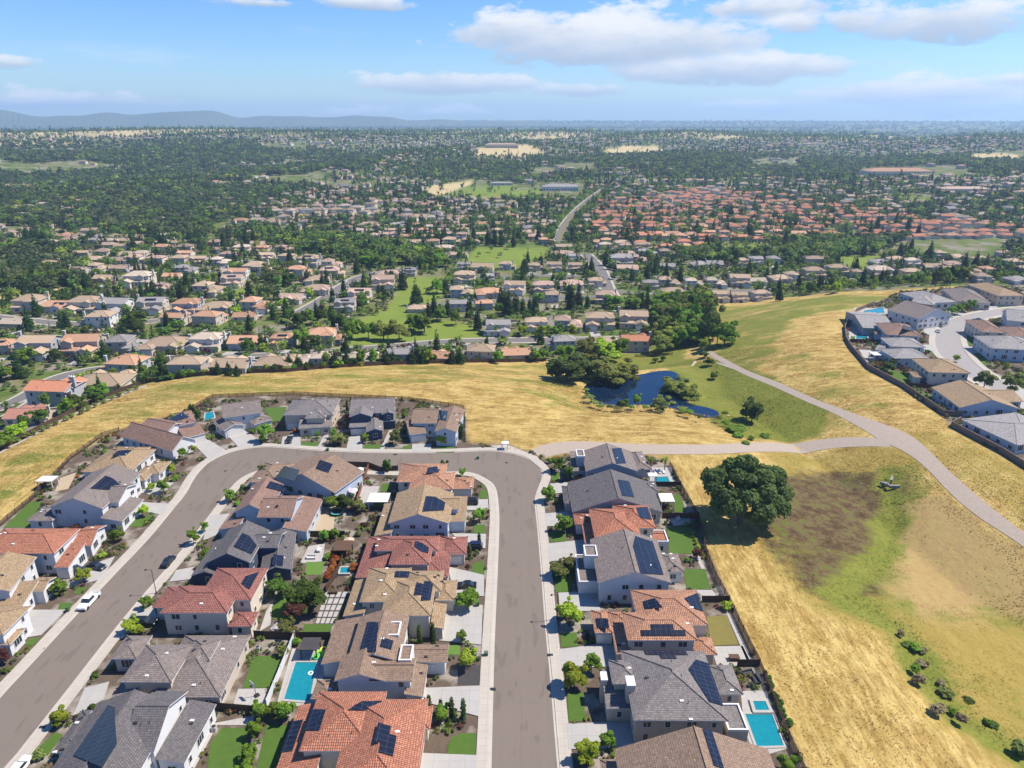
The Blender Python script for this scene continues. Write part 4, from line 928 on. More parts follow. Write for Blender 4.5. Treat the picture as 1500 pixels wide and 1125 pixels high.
def broad_lobes(rg, w, h, z0):
    L = [(rg.normal()*w*.05, rg.normal()*w*.05, z0+(h-z0)*.5, w*.31, (h-z0)/w*1.0)]
    for i in range(rg.integers(11, 17)):
        a = rg.random()*6.28; r = w*(.14+.25*rg.random()); z = z0+(h-z0)*(.15+.72*rg.random()); rr = w*(.09+.11*rg.random())
        rr *= 1-.35*abs(z-(z0+(h-z0)*.45))/(h-z0)
        L.append((math.cos(a)*r, math.sin(a)*r, z, rr, .9))
    return L
PROTO = {}
def trunk_mesh(h, r, seed, limbs=3):
    rg = random.Random(seed); m = MB(); m.cyl((0,0,-.3), (0,0,h*.45), r, r*.7, 7)
    for i in range(limbs):
        a = 6.28*i/limbs+rg.random(); m.cyl((0,0,h*.42), (math.cos(a)*h*.22, math.sin(a)*h*.22, h*.78), r*.6, r*.2, 5)
    return m.mesh('trunk', M_bark)
def proto(kind, k, crown, trunk):
    PROTO.setdefault(kind, []).append((crown, trunk))
for k in range(5):   # unit trees: 6 m high, 5.5 m wide; scaled per tree
    rg = np.random.default_rng(40+k); V, Q = leaf_cloud(broad_lobes(rg, 5.5, 6.0, 1.3), 1500, .30, 60+k, None); proto('broad', k, mesh_np('crown', V, Q, LEAF['g']), trunk_mesh(5, .16, k))
for k in range(4):   # bigger trees: 12 x 11 m
    rg = np.random.default_rng(80+k); V, Q = leaf_cloud(broad_lobes(rg, 11, 11.5, 2.0), 2200, .52, 90+k, None); proto('big', k, mesh_np('crown', V, Q, LEAF['g']), trunk_mesh(9, .3, k+9))
for k in range(3):   # conifers: 14 x 6 m
    rg = np.random.default_rng(120+k); L = []
    for i in range(16):
        u = i/15; r = 2.7*(1-u)**.8+.25; n = max(1, int(5*(1-u))+1)
        for j in range(n): a = 6.28*j/n+rg.random()*2; L.append((math.cos(a)*r*.55, math.sin(a)*r*.55, 1.2+12.4*u, r*.55+.15, .8))
    V, Q = leaf_cloud(L, 1500, .40, 130+k, None); proto('conifer', k, mesh_np('crown', V, Q, LEAF['c']), trunk_mesh(3, .25, k+20, 0))
for k in range(2):   # columnar cypress: 5 x 1.1
    L = [(0, 0, .6+4.0*i/9, .5*(1-(i/9-.35)**2*.9) if i/9 > .35 else .5, 1) for i in range(10)]
    V, Q = leaf_cloud(L, 420, .17, 150+k, None); proto('column', k, mesh_np('crown', V, Q, LEAF['s']), trunk_mesh(1, .08, k+30, 0))
for k in range(4):   # shrubs 1.4 wide 1.1 high
    rg = np.random.default_rng(170+k); L = [(0, 0, .5, .5, .95)]+[(rg.uniform(-.35,.35), rg.uniform(-.35,.35), rg.uniform(.35,.65), rg.uniform(.25,.4), .9) for _ in range(4)]
    V, Q = leaf_cloud(L, 260, .15, 190+k, None); PROTO.setdefault('shrub', []).append((mesh_np('foliage', V, Q, LEAF['g']), None))
rg = np.random.default_rng(7); L = []   # the old oak 18 x 15
for i in range(95):
    a = rg.random()*6.28; u = rg.random()**.6; ph = math.acos(1-1.15*rg.random()); rr_ = .55+.45*u
    L.append((7.4*rr_*math.sin(ph)*math.cos(a), 6.9*rr_*math.sin(ph)*math.sin(a), 3.4+6.6*rr_*math.cos(ph), .8+1.25*rg.random(), .8))
V, Q = leaf_cloud(L, 19000, .33, 77, None); OAK = mesh_np('crown', V, Q, leaf_mat('old_oak_leaves', (.075,.108,.036)))
KINDS_T = {'g': ('broad','leafy green'), 'y': ('broad','yellow green'), 'd': ('broad','dark green'), 'o': ('broad','grey olive'), 'p': ('broad','purple leaved'), 'c': ('conifer','dark conifer'), 's': ('column','slender cypress'), 'w': ('big','dark oak'), 'm': ('big','willowy'), 'G': ('big','leafy green'), 'Y': ('big','bright yellow green'), 'D': ('big','dark green'), 'O': ('big','grey olive')}
SIZE_T = {'broad': (6.0, 5.5), 'big': (11.5, 11.0), 'conifer': (14.0, 6.2), 'column': (5.0, 1.1)}
NAME_T = {'broad': 'broadleaf_tree', 'big': 'broadleaf_tree', 'conifer': 'conifer_tree', 'column': 'cypress_tree'}
TREES = []    # (kind, pos, root, w, h)
def tree(kind, p, h, w, simple_=False, label=None, name=None):
    pk = KINDS_T[kind][0]; k = RND.randrange(len(PROTO[pk])); crown, trunk = PROTO[pk][k]; H0, W0 = SIZE_T[pk]
    s = (w/W0*RND.uniform(.93, 1.07), w/W0*RND.uniform(.93, 1.07), h/H0); rz = RND.uniform(0, 6.28); m = LEAF[kind.lower()]
    nm = name or NAME_T[pk]
    if simple_:
        o = link(nm, crown, None, p, rz); o.scale = s; cr = o
    else:
        o = empty(nm, None, None, p); o.rotation_euler = (0, 0, rz); o.scale = s
        cr = link('crown', crown, o); link('trunk', trunk, o)
    cr.material_slots[0].link = 'OBJECT'; cr.material_slots[0].material = m
    o['category'] = 'tree'
    if label: o['label'] = label
    TREES.append([kind, Vector(p), o, w, h, label]); return o
NEAR_T = [(833,916,6,5.6,'y'),(841,1008,5.5,5.2,'y'),(866,985,4,3.8,'g'),(861,1118,4,4.4,'y'),(889,1096,3.2,3.2,'g'),(818,692,5,4.5,'g'),(832,704,5,4,'d'),(804,735,4.6,4.8,'g'),(825,782,5,5,'g'),(817,845,4,5,'o'),(834,836,4,4,'o'),(1021,818,2.6,2.6,'p'),
 (702,766,4.4,4.4,'g'),(677,699,3,2.6,'g'),(651,696,5,2.6,'d'),(568,692,4.4,3,'d'),(686,892,5,5.6,'g'),(686,980,4.6,4.2,'y'),(677,940,2.6,2.6,'g'),(649,1057,3.6,3.6,'g'),(598,932,4.4,1.1,'s'),(615,946,5.4,1.2,'s'),(635,947,6,1.2,'s'),(629,1045,4.2,1.1,'s'),(646,1045,3.4,.9,'s'),(662,1052,4.8,1.1,'s'),(679,1054,4.8,1.1,'s'),(688,818,4,1.1,'s'),(702,796,3.2,1,'s'),
 (452,893,7,8.5,'d'),(408,874,5,5.6,'d'),(437,908,4.6,5.2,'p'),(421,928,3.6,4,'o'),(382,1052,3.6,3.2,'g'),(375,1080,3.6,3.2,'g'),(367,1116,3.6,3.4,'g'),(360,1142,3.6,3.2,'g'),(420,1056,4.2,3.8,'g'),(400,1052,3,3,'g'),(488,747,4.6,5.4,'g'),(508,748,5,5.4,'d'),(526,750,4,4.6,'o'),(476,792,3.2,2.8,'g'),(491,790,3.2,2.8,'g'),
 (389,647,6,6.4,'g'),(495,652,4,5.6,'o'),(489,642,3.6,3,'g'),(536,649,3.6,2.6,'y'),(579,652,5,4.4,'o'),(647,652,4,4.2,'y'),(465,642,2.6,2.2,'g'),(515,600,5,1.3,'s'),(509,603,4.4,1.2,'s'),(675,642,6,2.2,'s'),(386,701,4.6,3.2,'d'),(284,614,6,3,'d'),(291,619,5,2.6,'d'),
 (223,720,3,2.6,'y'),(241,722,4.2,3.8,'g'),(268,674,4,3.2,'g'),(285,664,3,2.2,'y'),(251,695,3.6,3,'y'),(175,792,3.6,4,'g'),(210,757,3.2,3,'y'),(123,852,3.6,4,'y'),(337,735,4,3.8,'g'),(284,797,4.6,3.2,'g'),(301,780,3,2.2,'g'),(193,927,3.6,4,'y'),(215,892,3,3,'g'),(91,1062,3.6,3.6,'y'),(89,872,3.8,4.2,'g'),(22,944,2.6,3,'p'),(5,972,3.2,3.2,'p'),(1000,1110,2.6,2.8,'g'),(1150,1128,3,3.2,'g'),(600,1130,3,3,'g'),
 (1300,545,5,6,'d'),(1308,538,4.5,5,'d'),(1440,572,8,8,'o'),(1482,580,9,9,'o'),(1382,468,5,6,'g'),(1392,464,6,6.5,'g'),(1402,461,6,6.5,'g'),(1412,457,6,6,'g'),(1422,453,5.5,5.5,'g'),(1400,530,3.5,3,'y'),(1428,500,3,3,'g')]
for x, y, h, w, k in NEAR_T:
    zb = ZB if x > 1236 else 0.0
    tree(k, at(x, y, zb), h, w)
MEADOW_T = [(831,558,9,12,'W'),(845,556,9,11,'W'),(818,556,8,9,'W'),(892,566,10,13,'M'),(918,562,9,11,'M'),(878,560,9,10,'M'),(826,530,8,9,'G'),(856,528,9,11,'M'),(886,530,9,10,'Y'),(905,520,8,8,'G'),(970,516,10,10,'M'),(985,510,9,9,'G'),(1004,507,9,9,'G'),(1018,500,8,8,'D'),(1032,514,6,6,'Y'),(1018,480,14,6,'G'),(1036,488,18,7,'O'),(1044,500,17,8,'O'),(1028,478,15,6,'O'),(1061,505,11,10,'G'),(1050,506,10,8,'D'),(990,478,6,7,'Y'),(1001,466,6,6,'Y'),(950,500,9,9,'M'),(988,583,7,10,'M'),(1006,588,6,8,'M'),(968,600,5,6,'O'),(1000,570,5,6,'O'),(912,597,3,4.2,'D'),(933,596,5,3.6,'g'),(1101,618,8,8.5,'W'),(1031,524,3,4,'d'),(1037,536,3.4,4,'d'),(1046,556,3.2,4,'d'),(960,531,2.4,3,'d'),(971,529,2.6,3,'d'),(1075,632,2,6,'g'),
   (540,497,9,8,'G'),(562,498,10,9,'M'),(585,499,10,10,'M'),(515,496,10,9,'G'),(500,490,12,8,'D'),(606,485,10,9,'G'),(622,488,10,9,'G'),(646,470,8,8,'G'),(668,476,9,6,'G'),(640,430,9,8,'G'),(380,403,9,16,'O'),(405,412,9,14,'O'),(345,398,8,12,'G'),(425,418,9,9,'D'),(610,447,16,7,'C'),(590,424,15,6,'C')]
for x, y, h, w, k in MEADOW_T:
    f_ = 1.5 if y > 515 and w > 7 and x < 940 else 1.3; h *= 1+(f_-1)*.5; w *= f_
    k2 = {'W':'w','M':'m','C':'c'}.get(k, k); p = ground(x, y); p.z -= .1; tree(k2, p, h, w)
op = at(1083, 766, Tz(*at(1083, 766, -3).to_2d())); op.z = Tz(op.x, op.y)
oak = empty('oak_tree', 'huge spreading dark oak standing alone in the dry grass', 'tree', op); oak.scale = (1.5, 1.3, 1.72); link('crown', OAK, oak); ot = link('trunk', trunk_mesh(9, .55, 5, 6), oak)
# palms
def palm(x, y, h, label):
    p = at(x, y, 0); root = empty('palm_tree', label, 'tree', p); m = MB(); m.cyl((0,0,-.2), (.15,0,h), .17, .13, 8); link('trunk', m.mesh('trunk', M_bark), root)
    f = MB()
    for i in range(22):
        a = 2.4*i; el = .9-.075*i; L = 1.9; px_, pz_ = 0.0, 0.0; prev = (0, 0)
        for s in range(5):
            e = el-.38*s; px_ += math.cos(e)*L/5; pz_ += math.sin(e)*L/5; w0, w1 = .28*(1-abs(s-1.5)/3.2), .28*(1-abs(s-.5)/3.6)
            ca, sa = math.cos(a), math.sin(a)
            def q(r, z, w): return (ca*r-sa*w+.15, sa*r+ca*w, h+z)
            f.face([q(prev[0],prev[1],-w0), q(px_,pz_,-w1), q(px_,pz_,0), q(prev[0],prev[1],0)]); f.face([q(prev[0],prev[1],0), q(px_,pz_,0), q(px_,pz_-.06,w1), q(prev[0],prev[1]-.06,w0)]); prev = (px_, pz_)
    link('fronds', f.mesh('fronds', LEAF['m']), root)
palm(951, 692, 4.6, 'fan palm on the house side above the small pool'); palm(973, 690, 4.2, 'fan palm on the field side above the small pool'); 
# ------------------------------------------------------------------ houses of the valley
ORD = 'first second third fourth fifth sixth seventh eighth ninth tenth eleventh twelfth thirteenth fourteenth fifteenth sixteenth seventeenth eighteenth nineteenth twentieth'.split()
TENS = ['twenty','thirty','forty','fifty','sixty','seventy','eighty','ninety']
def ordn(i):
    if i < 20: return ORD[i]
    n = i+1; t, u = divmod(n, 10)
    if n >= 100: return ('hundred-and-'+ordn(n-101)) if n > 100 else 'hundredth'
    return (TENS[t-2]+'-'+ORD[u-1]) if u else TENS[t-2][:-1]+'ieth'
PV = [ # local volumes of six plain house types, fronts towards -y
 ([((-8,-4),(8,-4),(-8,7),5.8,'hip'),((-8,-9),(-1,-9),(-8,-3.5),3.2,'gv'),((-1.2,-6.5),(8,-6.5),(-1.2,-3.6),3.1,'sv-'),((1,-5.2),(5.5,-5.2),(1,1),5.75,'gv')], [(1,'v-',.5,4.8)], (8.2,2,1.1,8.0)),
 ([((-9,-6),(9,-6),(-9,7),3.3,'hip'),((-9,-10),(-2,-10),(-9,-3),3.25,'hip'),((2,-8),(7.5,-8),(2,-2),3.35,'gv')], [(1,'v-',.5,4.8)], (9.1,3,1.1,5.6)),
 ([((-7.5,-3),(7.5,-3),(-7.5,7),5.8,'gu'),((-7.5,-5),(-2,-5),(-7.5,3),5.85,'gv'),((0,-9),(7,-9),(0,-2),3.25,'gv'),((-7.5,-6.3),(0.2,-6.3),(-7.5,-2.9),3.1,'sv-')], [(2,'v-',.5,4.8)], (-7.7,2,1.1,9.0)),
 ([((-8,-5),(2.5,-5),(-8,6),5.7,'hip'),((0,-6.5),(9.5,-6.5),(0,6),3.3,'hip'),((4,-10),(9.5,-10),(4,-4),3.2,'hip')], [(2,'v-',.5,4.6)], (-8.1,1,1.0,7.8)),
 ([((-8.5,-6),(8.5,-6),(-8.5,6),3.4,'gu'),((-3.5,-8),(3,-8),(-3.5,0),3.45,'gv'),((3.5,-9.5),(8.5,-9.5),(3.5,-1),3.3,'hip')], [(2,'v-',.5,4.2)], (-8.6,1,1.0,6.8)),
 ([((-9,-5),(5,-5),(-9,6.5),5.8,'hip'),((-2,-6.6),(4.5,-6.6),(-2,2),5.75,'hip'),((4,-4),(9,-4),(4,5),3.2,'hip'),((-9,-7),(-1.8,-7),(-9,-4.8),3.1,'sv-')], [(0,'v-',.2,4.6)], (5.1,4,1.0,8.2))]
PROTO_H = []
for k, (vl, gar, ch) in enumerate(PV):
    vs = [Vol(a, b, c, e+i*.003, r, None, 0.0, ins=(.5 if r in ('hip','gu','gv') else .3)+i*.011) for i, (a, b, c, e, r) in enumerate(vl)]
    root = empty('house', None, 'house', (0,0,0))
    build_house(root, vs, M_slot_roof, M_slot_wall, (), gar, [(ch[0], ch[1], ch[2], ch[3])], 3, cull=False, spacing=4.2, rnd=random.Random(k))
    v = vs[0]; f = v.tops()[0]; n = (f[1]-f[0]).cross(f[2]-f[0]).normalized(); h = Vector((-n.y, n.x, 0)).normalized(); sl = n.cross(h)
    c = sum(f, Vector())/len(f)+(-1.2)*sl*0; m = MB(); q = [c+h*a+sl*b+n*o for o in (.06, .12) for a, b in ((-3.1,-1.1),(3.1,-1.1),(3.1,1.0),(-3.1,1.0))]
    m.quadbox(q); pan = m.mesh('solar_panel', M_solar, uv=True)
    # plain one-mesh version for the far ones
    fm = MB()
    for vv in vs:
        a = vv.wall_mesh(); b = vv.roof_mesh(None, None)
        for src, mi in ((a, 1), (b, 0)):
            o = len(fm.v); fm.v += src.v; fm.f += [[i+o for i in ff] for ff in src.f]; fm.mi += [mi]*len(src.f)
    for x, z in ((-5,1),(-2,1),(3,1),(5.5,1),(-5,3.9),(-1,3.9),(3,3.9)):
        if z < vs[0].eave-1: fm.box(x-.7, x+.7, vs[0].o.y+.35, vs[0].o.y+.6, z, z+1.3, 2)
    fm.box(ch[0]-.5, ch[0]+.5, ch[1]-.4, ch[1]+.4, ch[3]-3, ch[3], 1)
    far = fm.mesh('house', [M_slot_roof, M_slot_wall, M_glass], uv=True)
    PROTO_H.append((root, pan, far))
index_children()
RC = {'tan': (.43,.315,.21), 'pinkish tan': (.45,.315,.235), 'brown': (.31,.225,.165), 'grey': (.30,.275,.255), 'orange': (.49,.28,.17), 'terracotta': (.53,.225,.125), 'pale tan': (.50,.405,.31), 'red brown': (.40,.19,.135)}
def plain_roof(nm, c):
    t = NT('roof_'+nm.replace(' ', '_')); uv = t.coord('UV'); oi = t.n('ShaderNodeObjectInfo').outputs['Random']
    w = t.n('ShaderNodeTexBrick'); t.l(uv, w.inputs['Vector']); w.inputs['Scale'].default_value = 1; w.inputs['Brick Width'].default_value = .5; w.inputs['Row Height'].default_value = .45; w.inputs['Mortar Size'].default_value = .05
    w.inputs['Color1'].default_value = (*sc(c, .9), 1); w.inputs['Color2'].default_value = (*sc(c, 1.12), 1); w.inputs['Mortar'].default_value = (*sc(c, .6), 1)
    cc = t.mix(t.mul(t.noise(t.pos(), .3, 4), 0, .6), w.outputs['Color'], sc(c, .7))
    h = t.n('ShaderNodeHueSaturation'); t.l(t.mul(oi, .8, 1.2), h.inputs['Value']); t.l(cc, h.inputs['Color']); return t.col(h.outputs[0])
RM = {k: plain_roof(k, c) for k, c in RC.items()}
WL = [wall_mat(c) for c in ((.60,.53,.44), (.55,.47,.37), (.48,.42,.36), (.62,.60,.56), (.40,.40,.42), (.52,.42,.33), (.44,.36,.30))]
HOUSES = []   # (pos, radius, short label)
def scale_at(p): # pixels per metre
    d = p.y*CT-(p.z-CH)*ST; return F/d
def near_house_obj(px, py, wpx, roof, back=False, solar=False, label=None, var=None, rz=None):
    p = ground(px, py)
    s = min(1.22, max(.72, wpx/scale_at(p)/17.0)); p = p+Vector((0, (12 if back else 6)*s, 0)); p.z = Tz(p.x, p.y)
    k = RND.choice([0,2,3,5,0,2,5,1,4]) if var is None else var; root, pan, far = PROTO_H[k]
    mats = {'slot_roof': RM[roof], 'slot_wall': RND.choice(WL)}
    o = copy_tree(root, None, mats); o.location = p; o.scale = (s, s, s*1.1); o['category'] = 'house'
    o.rotation_euler = (0, 0, (math.pi if back else 0)+(RND.uniform(-.12, .12) if rz is None else rz))
    if solar: link('solar_panel', pan, o)
    o['label'] = label; HOUSES.append((p, 10*s, label)); return o
ROWS = [
 ('row backing onto the dry golden field', 1, [(20,632,60,'red brown',0),(57,602,76,'terracotta',1),(126,585,74,'tan',0),(163,558,62,'orange',1),(263,554,56,'tan',1),(328,552,58,'tan',1),(392,547,56,'tan',0),(456,542,48,'pale tan',0),(522,537,45,'pale tan',0),(581,534,46,'grey',1),(641,534,44,'orange',0),(698,532,50,'tan',0),(756,531,45,'orange',1),(822,519,42,'grey',1),(890,520,40,'tan',0),(934,521,48,'terracotta',1)]),
 ('street row behind the golden field', 0, [(46,527,64,'tan',0),(113,525,66,'orange',0),(178,521,54,'grey',0),(237,519,58,'tan',0),(298,516,50,'pale tan',0),(358,513,52,'orange',1),(412,510,39,'orange',1),(474,508,50,'orange',0),(730,493,42,'grey',0),(786,486,36,'tan',0),(831,485,41,'pinkish tan',0),(880,484,46,'tan',0),(930,483,48,'tan',0),(4,520,40,'orange',1)]),
 ('third row of the valley houses', 1, [(8,487,40,'pale tan',0),(129,485,46,'tan',0),(248,483,40,'orange',1),(296,482,42,'orange',0),(352,475,34,'orange',0),(610,461,28,'tan',0),(671,460,34,'grey',1),(708,457,26,'orange',0),(804,447,34,'tan',0)]),
 ('row by the oak wood', 0, [(43,459,54,'tan',0),(85,459,44,'orange',1),(118,462,54,'tan',0),(161,465,50,'grey',0),(217,461,44,'grey',1),(270,462,43,'orange',0),(314,460,42,'tan',0),(371,458,42,'orange',0)]),
 ('row along the winding side street', 0, [(425,445,36,'pinkish tan',0),(461,433,38,'pinkish tan',0),(464,417,32,'tan',0),(485,409,34,'pinkish tan',1),(504,457,34,'grey',1),(525,444,38,'pinkish tan',1),(560,425,38,'pinkish tan',0),(567,408,30,'pinkish tan',0),(598,405,24,'grey',1)]),
 ('row below the creek wood', 0, [(198,421,42,'pale tan',0),(231,430,36,'pinkish tan',1),(250,411,27,'orange',0),(300,434,40,'tan',0),(337,422,35,'pinkish tan',1),(345,412,34,'orange',0),(375,405,40,'tan',0),(450,392,34,'tan',1),(483,394,28,'pinkish tan',0),(150,415,30,'tan',0),(110,408,30,'pinkish tan',1),(70,398,30,'tan',0)]),
 ('row behind the tall dark conifers', 0, [(674,437,34,'tan',0),(715,437,36,'orange',0),(754,432,36,'tan',0),(796,431,34,'pinkish tan',0),(838,424,33,'pinkish tan',0),(876,421,26,'tan',0),(892,446,36,'pinkish tan',0),(954,424,23,'grey',0),(980,421,30,'tan',0)]),
 ('row facing the creek park', 0, [(680,416,34,'tan',0),(713,414,24,'grey',0),(679,396,22,'grey',0),(707,399,33,'tan',0),(743,396,24,'tan',0),(785,397,21,'tan',0),(812,398,26,'tan',0),(843,398,24,'tan',0),(839,384,22,'grey',0),(911,392,36,'grey',0),(979,395,23,'grey',0)]),
 ('row below the eastern slope', 0, [(989,443,38,'tan',0),(1018,422,28,'pale tan',0),(1048,422,30,'pale tan',0),(1057,443,30,'tan',0),(1085,443,28,'tan',0),(1086,421,34,'tan',0),(1110,418,27,'pale tan',0),(1118,440,29,'tan',0),(1146,415,30,'tan',0),(1165,412,26,'tan',0),(1196,409,32,'tan',0),(1230,404,30,'tan',0),(1262,408,26,'tan',0),(1296,411,38,'pale tan',0),(1340,410,30,'tan',0),(1427,412,26,'tan',0),(1445,415,26,'brown',0),(1494,416,26,'grey',0)]),
 ('row before the eastern greenbelt', 0, [(1026,393,25,'grey',0),(1048,392,25,'grey',0),(1089,390,20,'tan',0),(1109,389,24,'grey',0),(1138,388,24,'grey',0),(1287,403,26,'grey',0),(1317,386,26,'tan',0),(1339,391,24,'pale tan',0),(1369,398,29,'tan',0),(1390,399,22,'tan',0),(1381,378,20,'tan',0),(1405,382,24,'tan',0),(1475,379,22,'tan',0),(1492,394,28,'tan',0),(1440,384,22,'tan',0)])]
for rowname, back, lst in ROWS:
    for i, (px, py, w, rf, sol) in enumerate(sorted(lst)):
        near_house_obj(px, py, w, rf, back, sol, f"{rf} roofed house, {ordn(i)} from left in the {rowname}")
for r, _, _ in PROTO_H:
    for ch in [c for c in bpy.data.objects if c.parent and (c.parent == r or c.parent.parent == r)]: bpy.data.objects.remove(ch)
    bpy.data.objects.remove(r)
# streets of the valley
dm = MB()
for p, r_, lab in list(HOUSES):
    if RND.random() < .72 and 'backing' not in lab and poly_dist(np.array([p.x]), np.array([p.y-19]), FIELD)[0] > 3:
        w_ = RND.uniform(2.6, 3.4); dx_ = RND.choice([-4, 4, -5, 5]); q = [(p.x+dx_-w_, p.y-10), (p.x+dx_+w_, p.y-10), (p.x+dx_+w_, p.y-18), (p.x+dx_-w_, p.y-18)]
        dm.face([(a, b, Tz(a, b)+.13) for a, b in reversed(q)])
tag(link('valley_driveways', flip_up(dm.mesh('valley_driveways', M_drive))), kind='structure')
VR = []
def road_c(pl, w, name='valley_street', mat=None):
    P = smooth([Vector(q) for q in gl(pl)], 2); VR.append((np.array([(p.x, p.y) for p in P]), w/2))
    rib(name, offset(P, w/2), offset(P, -w/2), mat or M_lane, 3, 4, .09); 
    if w > 7.5:
        for s in (1, -1): rib('pavement', offset(P, s*(w/2+.05)), offset(P, s*(w/2+1.7)), M_walk, 3, 2, .14)
for pl, w, nm in [([(-20,606),(40,580),(75,555),(140,540),(235,532),(320,525),(420,518),(520,511),(640,501),(740,498.5),(860,498),(950,495)], 8, 'valley_street'), ([(440,458),(478,437),(505,417),(535,402),(590,398)], 9, 'valley_street'), ([(-20,463),(60,472),(150,478),(230,470)], 8, 'valley_street'), ([(822,354),(822,346),(827,332),(842,312),(864,292),(886,277)], 12, 'boulevard'), ([(858,372),(880,395),(890,425),(900,440)], 9, 'valley_street'),
      ([(905,427),(960,431),(1060,429),(1160,420),(1250,413),(1330,417)], 7, 'valley_street'), ([(285,405),(335,392),(365,381)], 8, 'valley_street'), ([(620,446),(700,444),(800,437),(880,434)], 6.5, 'valley_street'), ([(655,408),(740,404),(850,405)], 6.5, 'valley_street'), ([(1160,246),(1150,237),(1180,230),(1220,226)], 22, 'boulevard'), ([(75,560),(55,590),(10,612)], 8, 'valley_street')]:
    road_c(pl, w, nm)
bl = VR[3][0]; med = [Vector(p) for p in bl[3:-2]]; rib('median_strip', offset(med, 1.4), offset(med, -1.4), M_dry, 3, 2, .2)
# rows further off
WOODS = [[(0,212),(330,205),(560,232),(500,262),(420,285),(330,330),(300,340),(330,352),(480,345),(640,372),(655,392),(560,394),(470,372),(350,354),(200,345),(60,330),(0,345)], [(0,365),(60,360),(135,395),(130,428),(70,432),(0,432)], [(760,236),(1000,226),(1500,238),(1500,256),(1200,262),(1000,262),(880,252)], [(985,372),(1180,354),(1500,350),(1500,374),(1290,374),(1180,382),(1000,390)], [(560,240),(760,240),(900,262),(760,268),(600,262)], [(1040,430),(960,440),(980,520),(1060,505)]]
PARKS = [[(612,282),(690,263),(800,276),(790,292),(640,292)], [(683,385),(700,360),(795,357),(800,378),(740,398),(690,395)], [(600,404),(652,404),(640,440),(590,470),(560,490),(545,490)], [(505,505),(520,475),(560,455),(690,478),(700,497),(640,502)], [(1040,362),(1120,360),(1140,372),(1070,376)], [(1225,376),(1290,374),(1285,390),(1235,391)], [(1315,288),(1370,286),(1370,298),(1315,298)], [(700,218),(770,212),(790,222),(760,230),(700,228)], [(880,218),(960,214),(970,224),(890,228)], [(1420,228),(1500,222),(1500,234),(1430,236)], [(790,270),(860,270),(850,292),(790,290)], [(1260,246),(1360,246),(1360,258),(1260,258)], [(345,425),(385,420),(385,432),(345,436)]]
REDZ = [[(868,300),(1010,278),(1160,290),(1320,315),(1500,335),(1500,350),(1290,352),(1180,354),(985,370),(870,345)]]
def in_px(px, py, polys, m=0):
    o = np.zeros(np.shape(px), bool)
    for P in polys: o |= poly_dist(px, py, np.array(P, float)) <= m
    return o
def projv(x, y, z):
    dep = y*CT-(z-CH)*ST; up = y*ST+(z-CH)*CT; return 750+F*x/dep, 562.5-F*up/dep
hp = np.array([(p.x, p.y) for p, _, _ in HOUSES])
cand = []
y = 560.0; row = 0
while y < 2700:
    dx = 18.5 if y < 1300 else 21; dy = 27 if row % 2 else 38
    half = y*.76; xs = np.arange(-half, half, dx)+RND.uniform(-6, 6)
    ys = y+np.array([RND.uniform(-3, 3) for _ in xs])+9*np.sin(xs*.012+row*.35)
    zs = T(xs, ys); qx, qy = projv(xs, ys, zs)
    ok = (qx > -40) & (qx < 1540) & (qy > 200) & ~(in_px(qx, qy, WOODS, 2) & ((NP.random(len(xs)) > .30) | (qy > 330))) & ~in_px(qx, qy, PARKS, 3) & (poly_dist(xs, ys, FIELD) > 15)
    for R_, hw in VR: ok &= line_dist(xs, ys, R_) > hw+9
    rz_ = in_px(qx, qy, REDZ)
    for x_, yy, zz, ax, ay, o, rd_ in zip(xs, ys, zs, qx, qy, ok, rz_):
        if not o or RND.random() < (.06 if rd_ else .22 if y < 1300 else .44): continue
        if np.min(np.hypot(hp[:, 0]-x_, hp[:, 1]-yy)) < 21: continue
        cand.append((x_, yy, zz, ax, ay, row))
    y += dy*(1 if y < 1300 else 1.35); row += 1
redm = in_px(np.array([c[3] for c in cand]), np.array([c[4] for c in cand]), REDZ)
order = sorted(range(len(cand)), key=lambda i: math.hypot(cand[i][0], cand[i][1]))
N_OBJ = 300-len(NEAR)-len(HOUSES)-4
objs = order[:N_OBJ]; rest = order[N_OBJ:]
rows_ = {}
for i in objs: rows_.setdefault(cand[i][5], []).append(i)
for rk, r in enumerate(sorted(rows_)):
    ids = sorted(rows_[r], key=lambda i: cand[i][3])
    for j, i in enumerate(ids):
        x_, yy, zz, ax, ay, _ = cand[i]; k = RND.randrange(6)
        rf = RND.choice(['terracotta','orange','terracotta']) if redm[i] else RND.choice(['tan','pale tan','pinkish tan','brown','grey','tan','pinkish tan','orange'])
        o = link('house', PROTO_H[k][2], None, (x_, yy, zz), RND.choice([0, math.pi])+RND.uniform(-.15, .15)); s = RND.uniform(.85, 1.05); o.scale = (s, s, s*.95)
        for sl, mm in zip(o.material_slots, (RM[rf], RND.choice(WL))): sl.link = 'OBJECT'; sl.material = mm
        tag(o, f"small {rf} roofed house, {ordn(j)} from left in the {ordn(rk)} distant row", 'house'); HOUSES.append((Vector((x_, yy, zz)), 10, o['label']))
fm = MB(); RK = ['tan','pinkish tan','pale tan','grey','brown','terracotta','orange']
WOFF = len(RK)
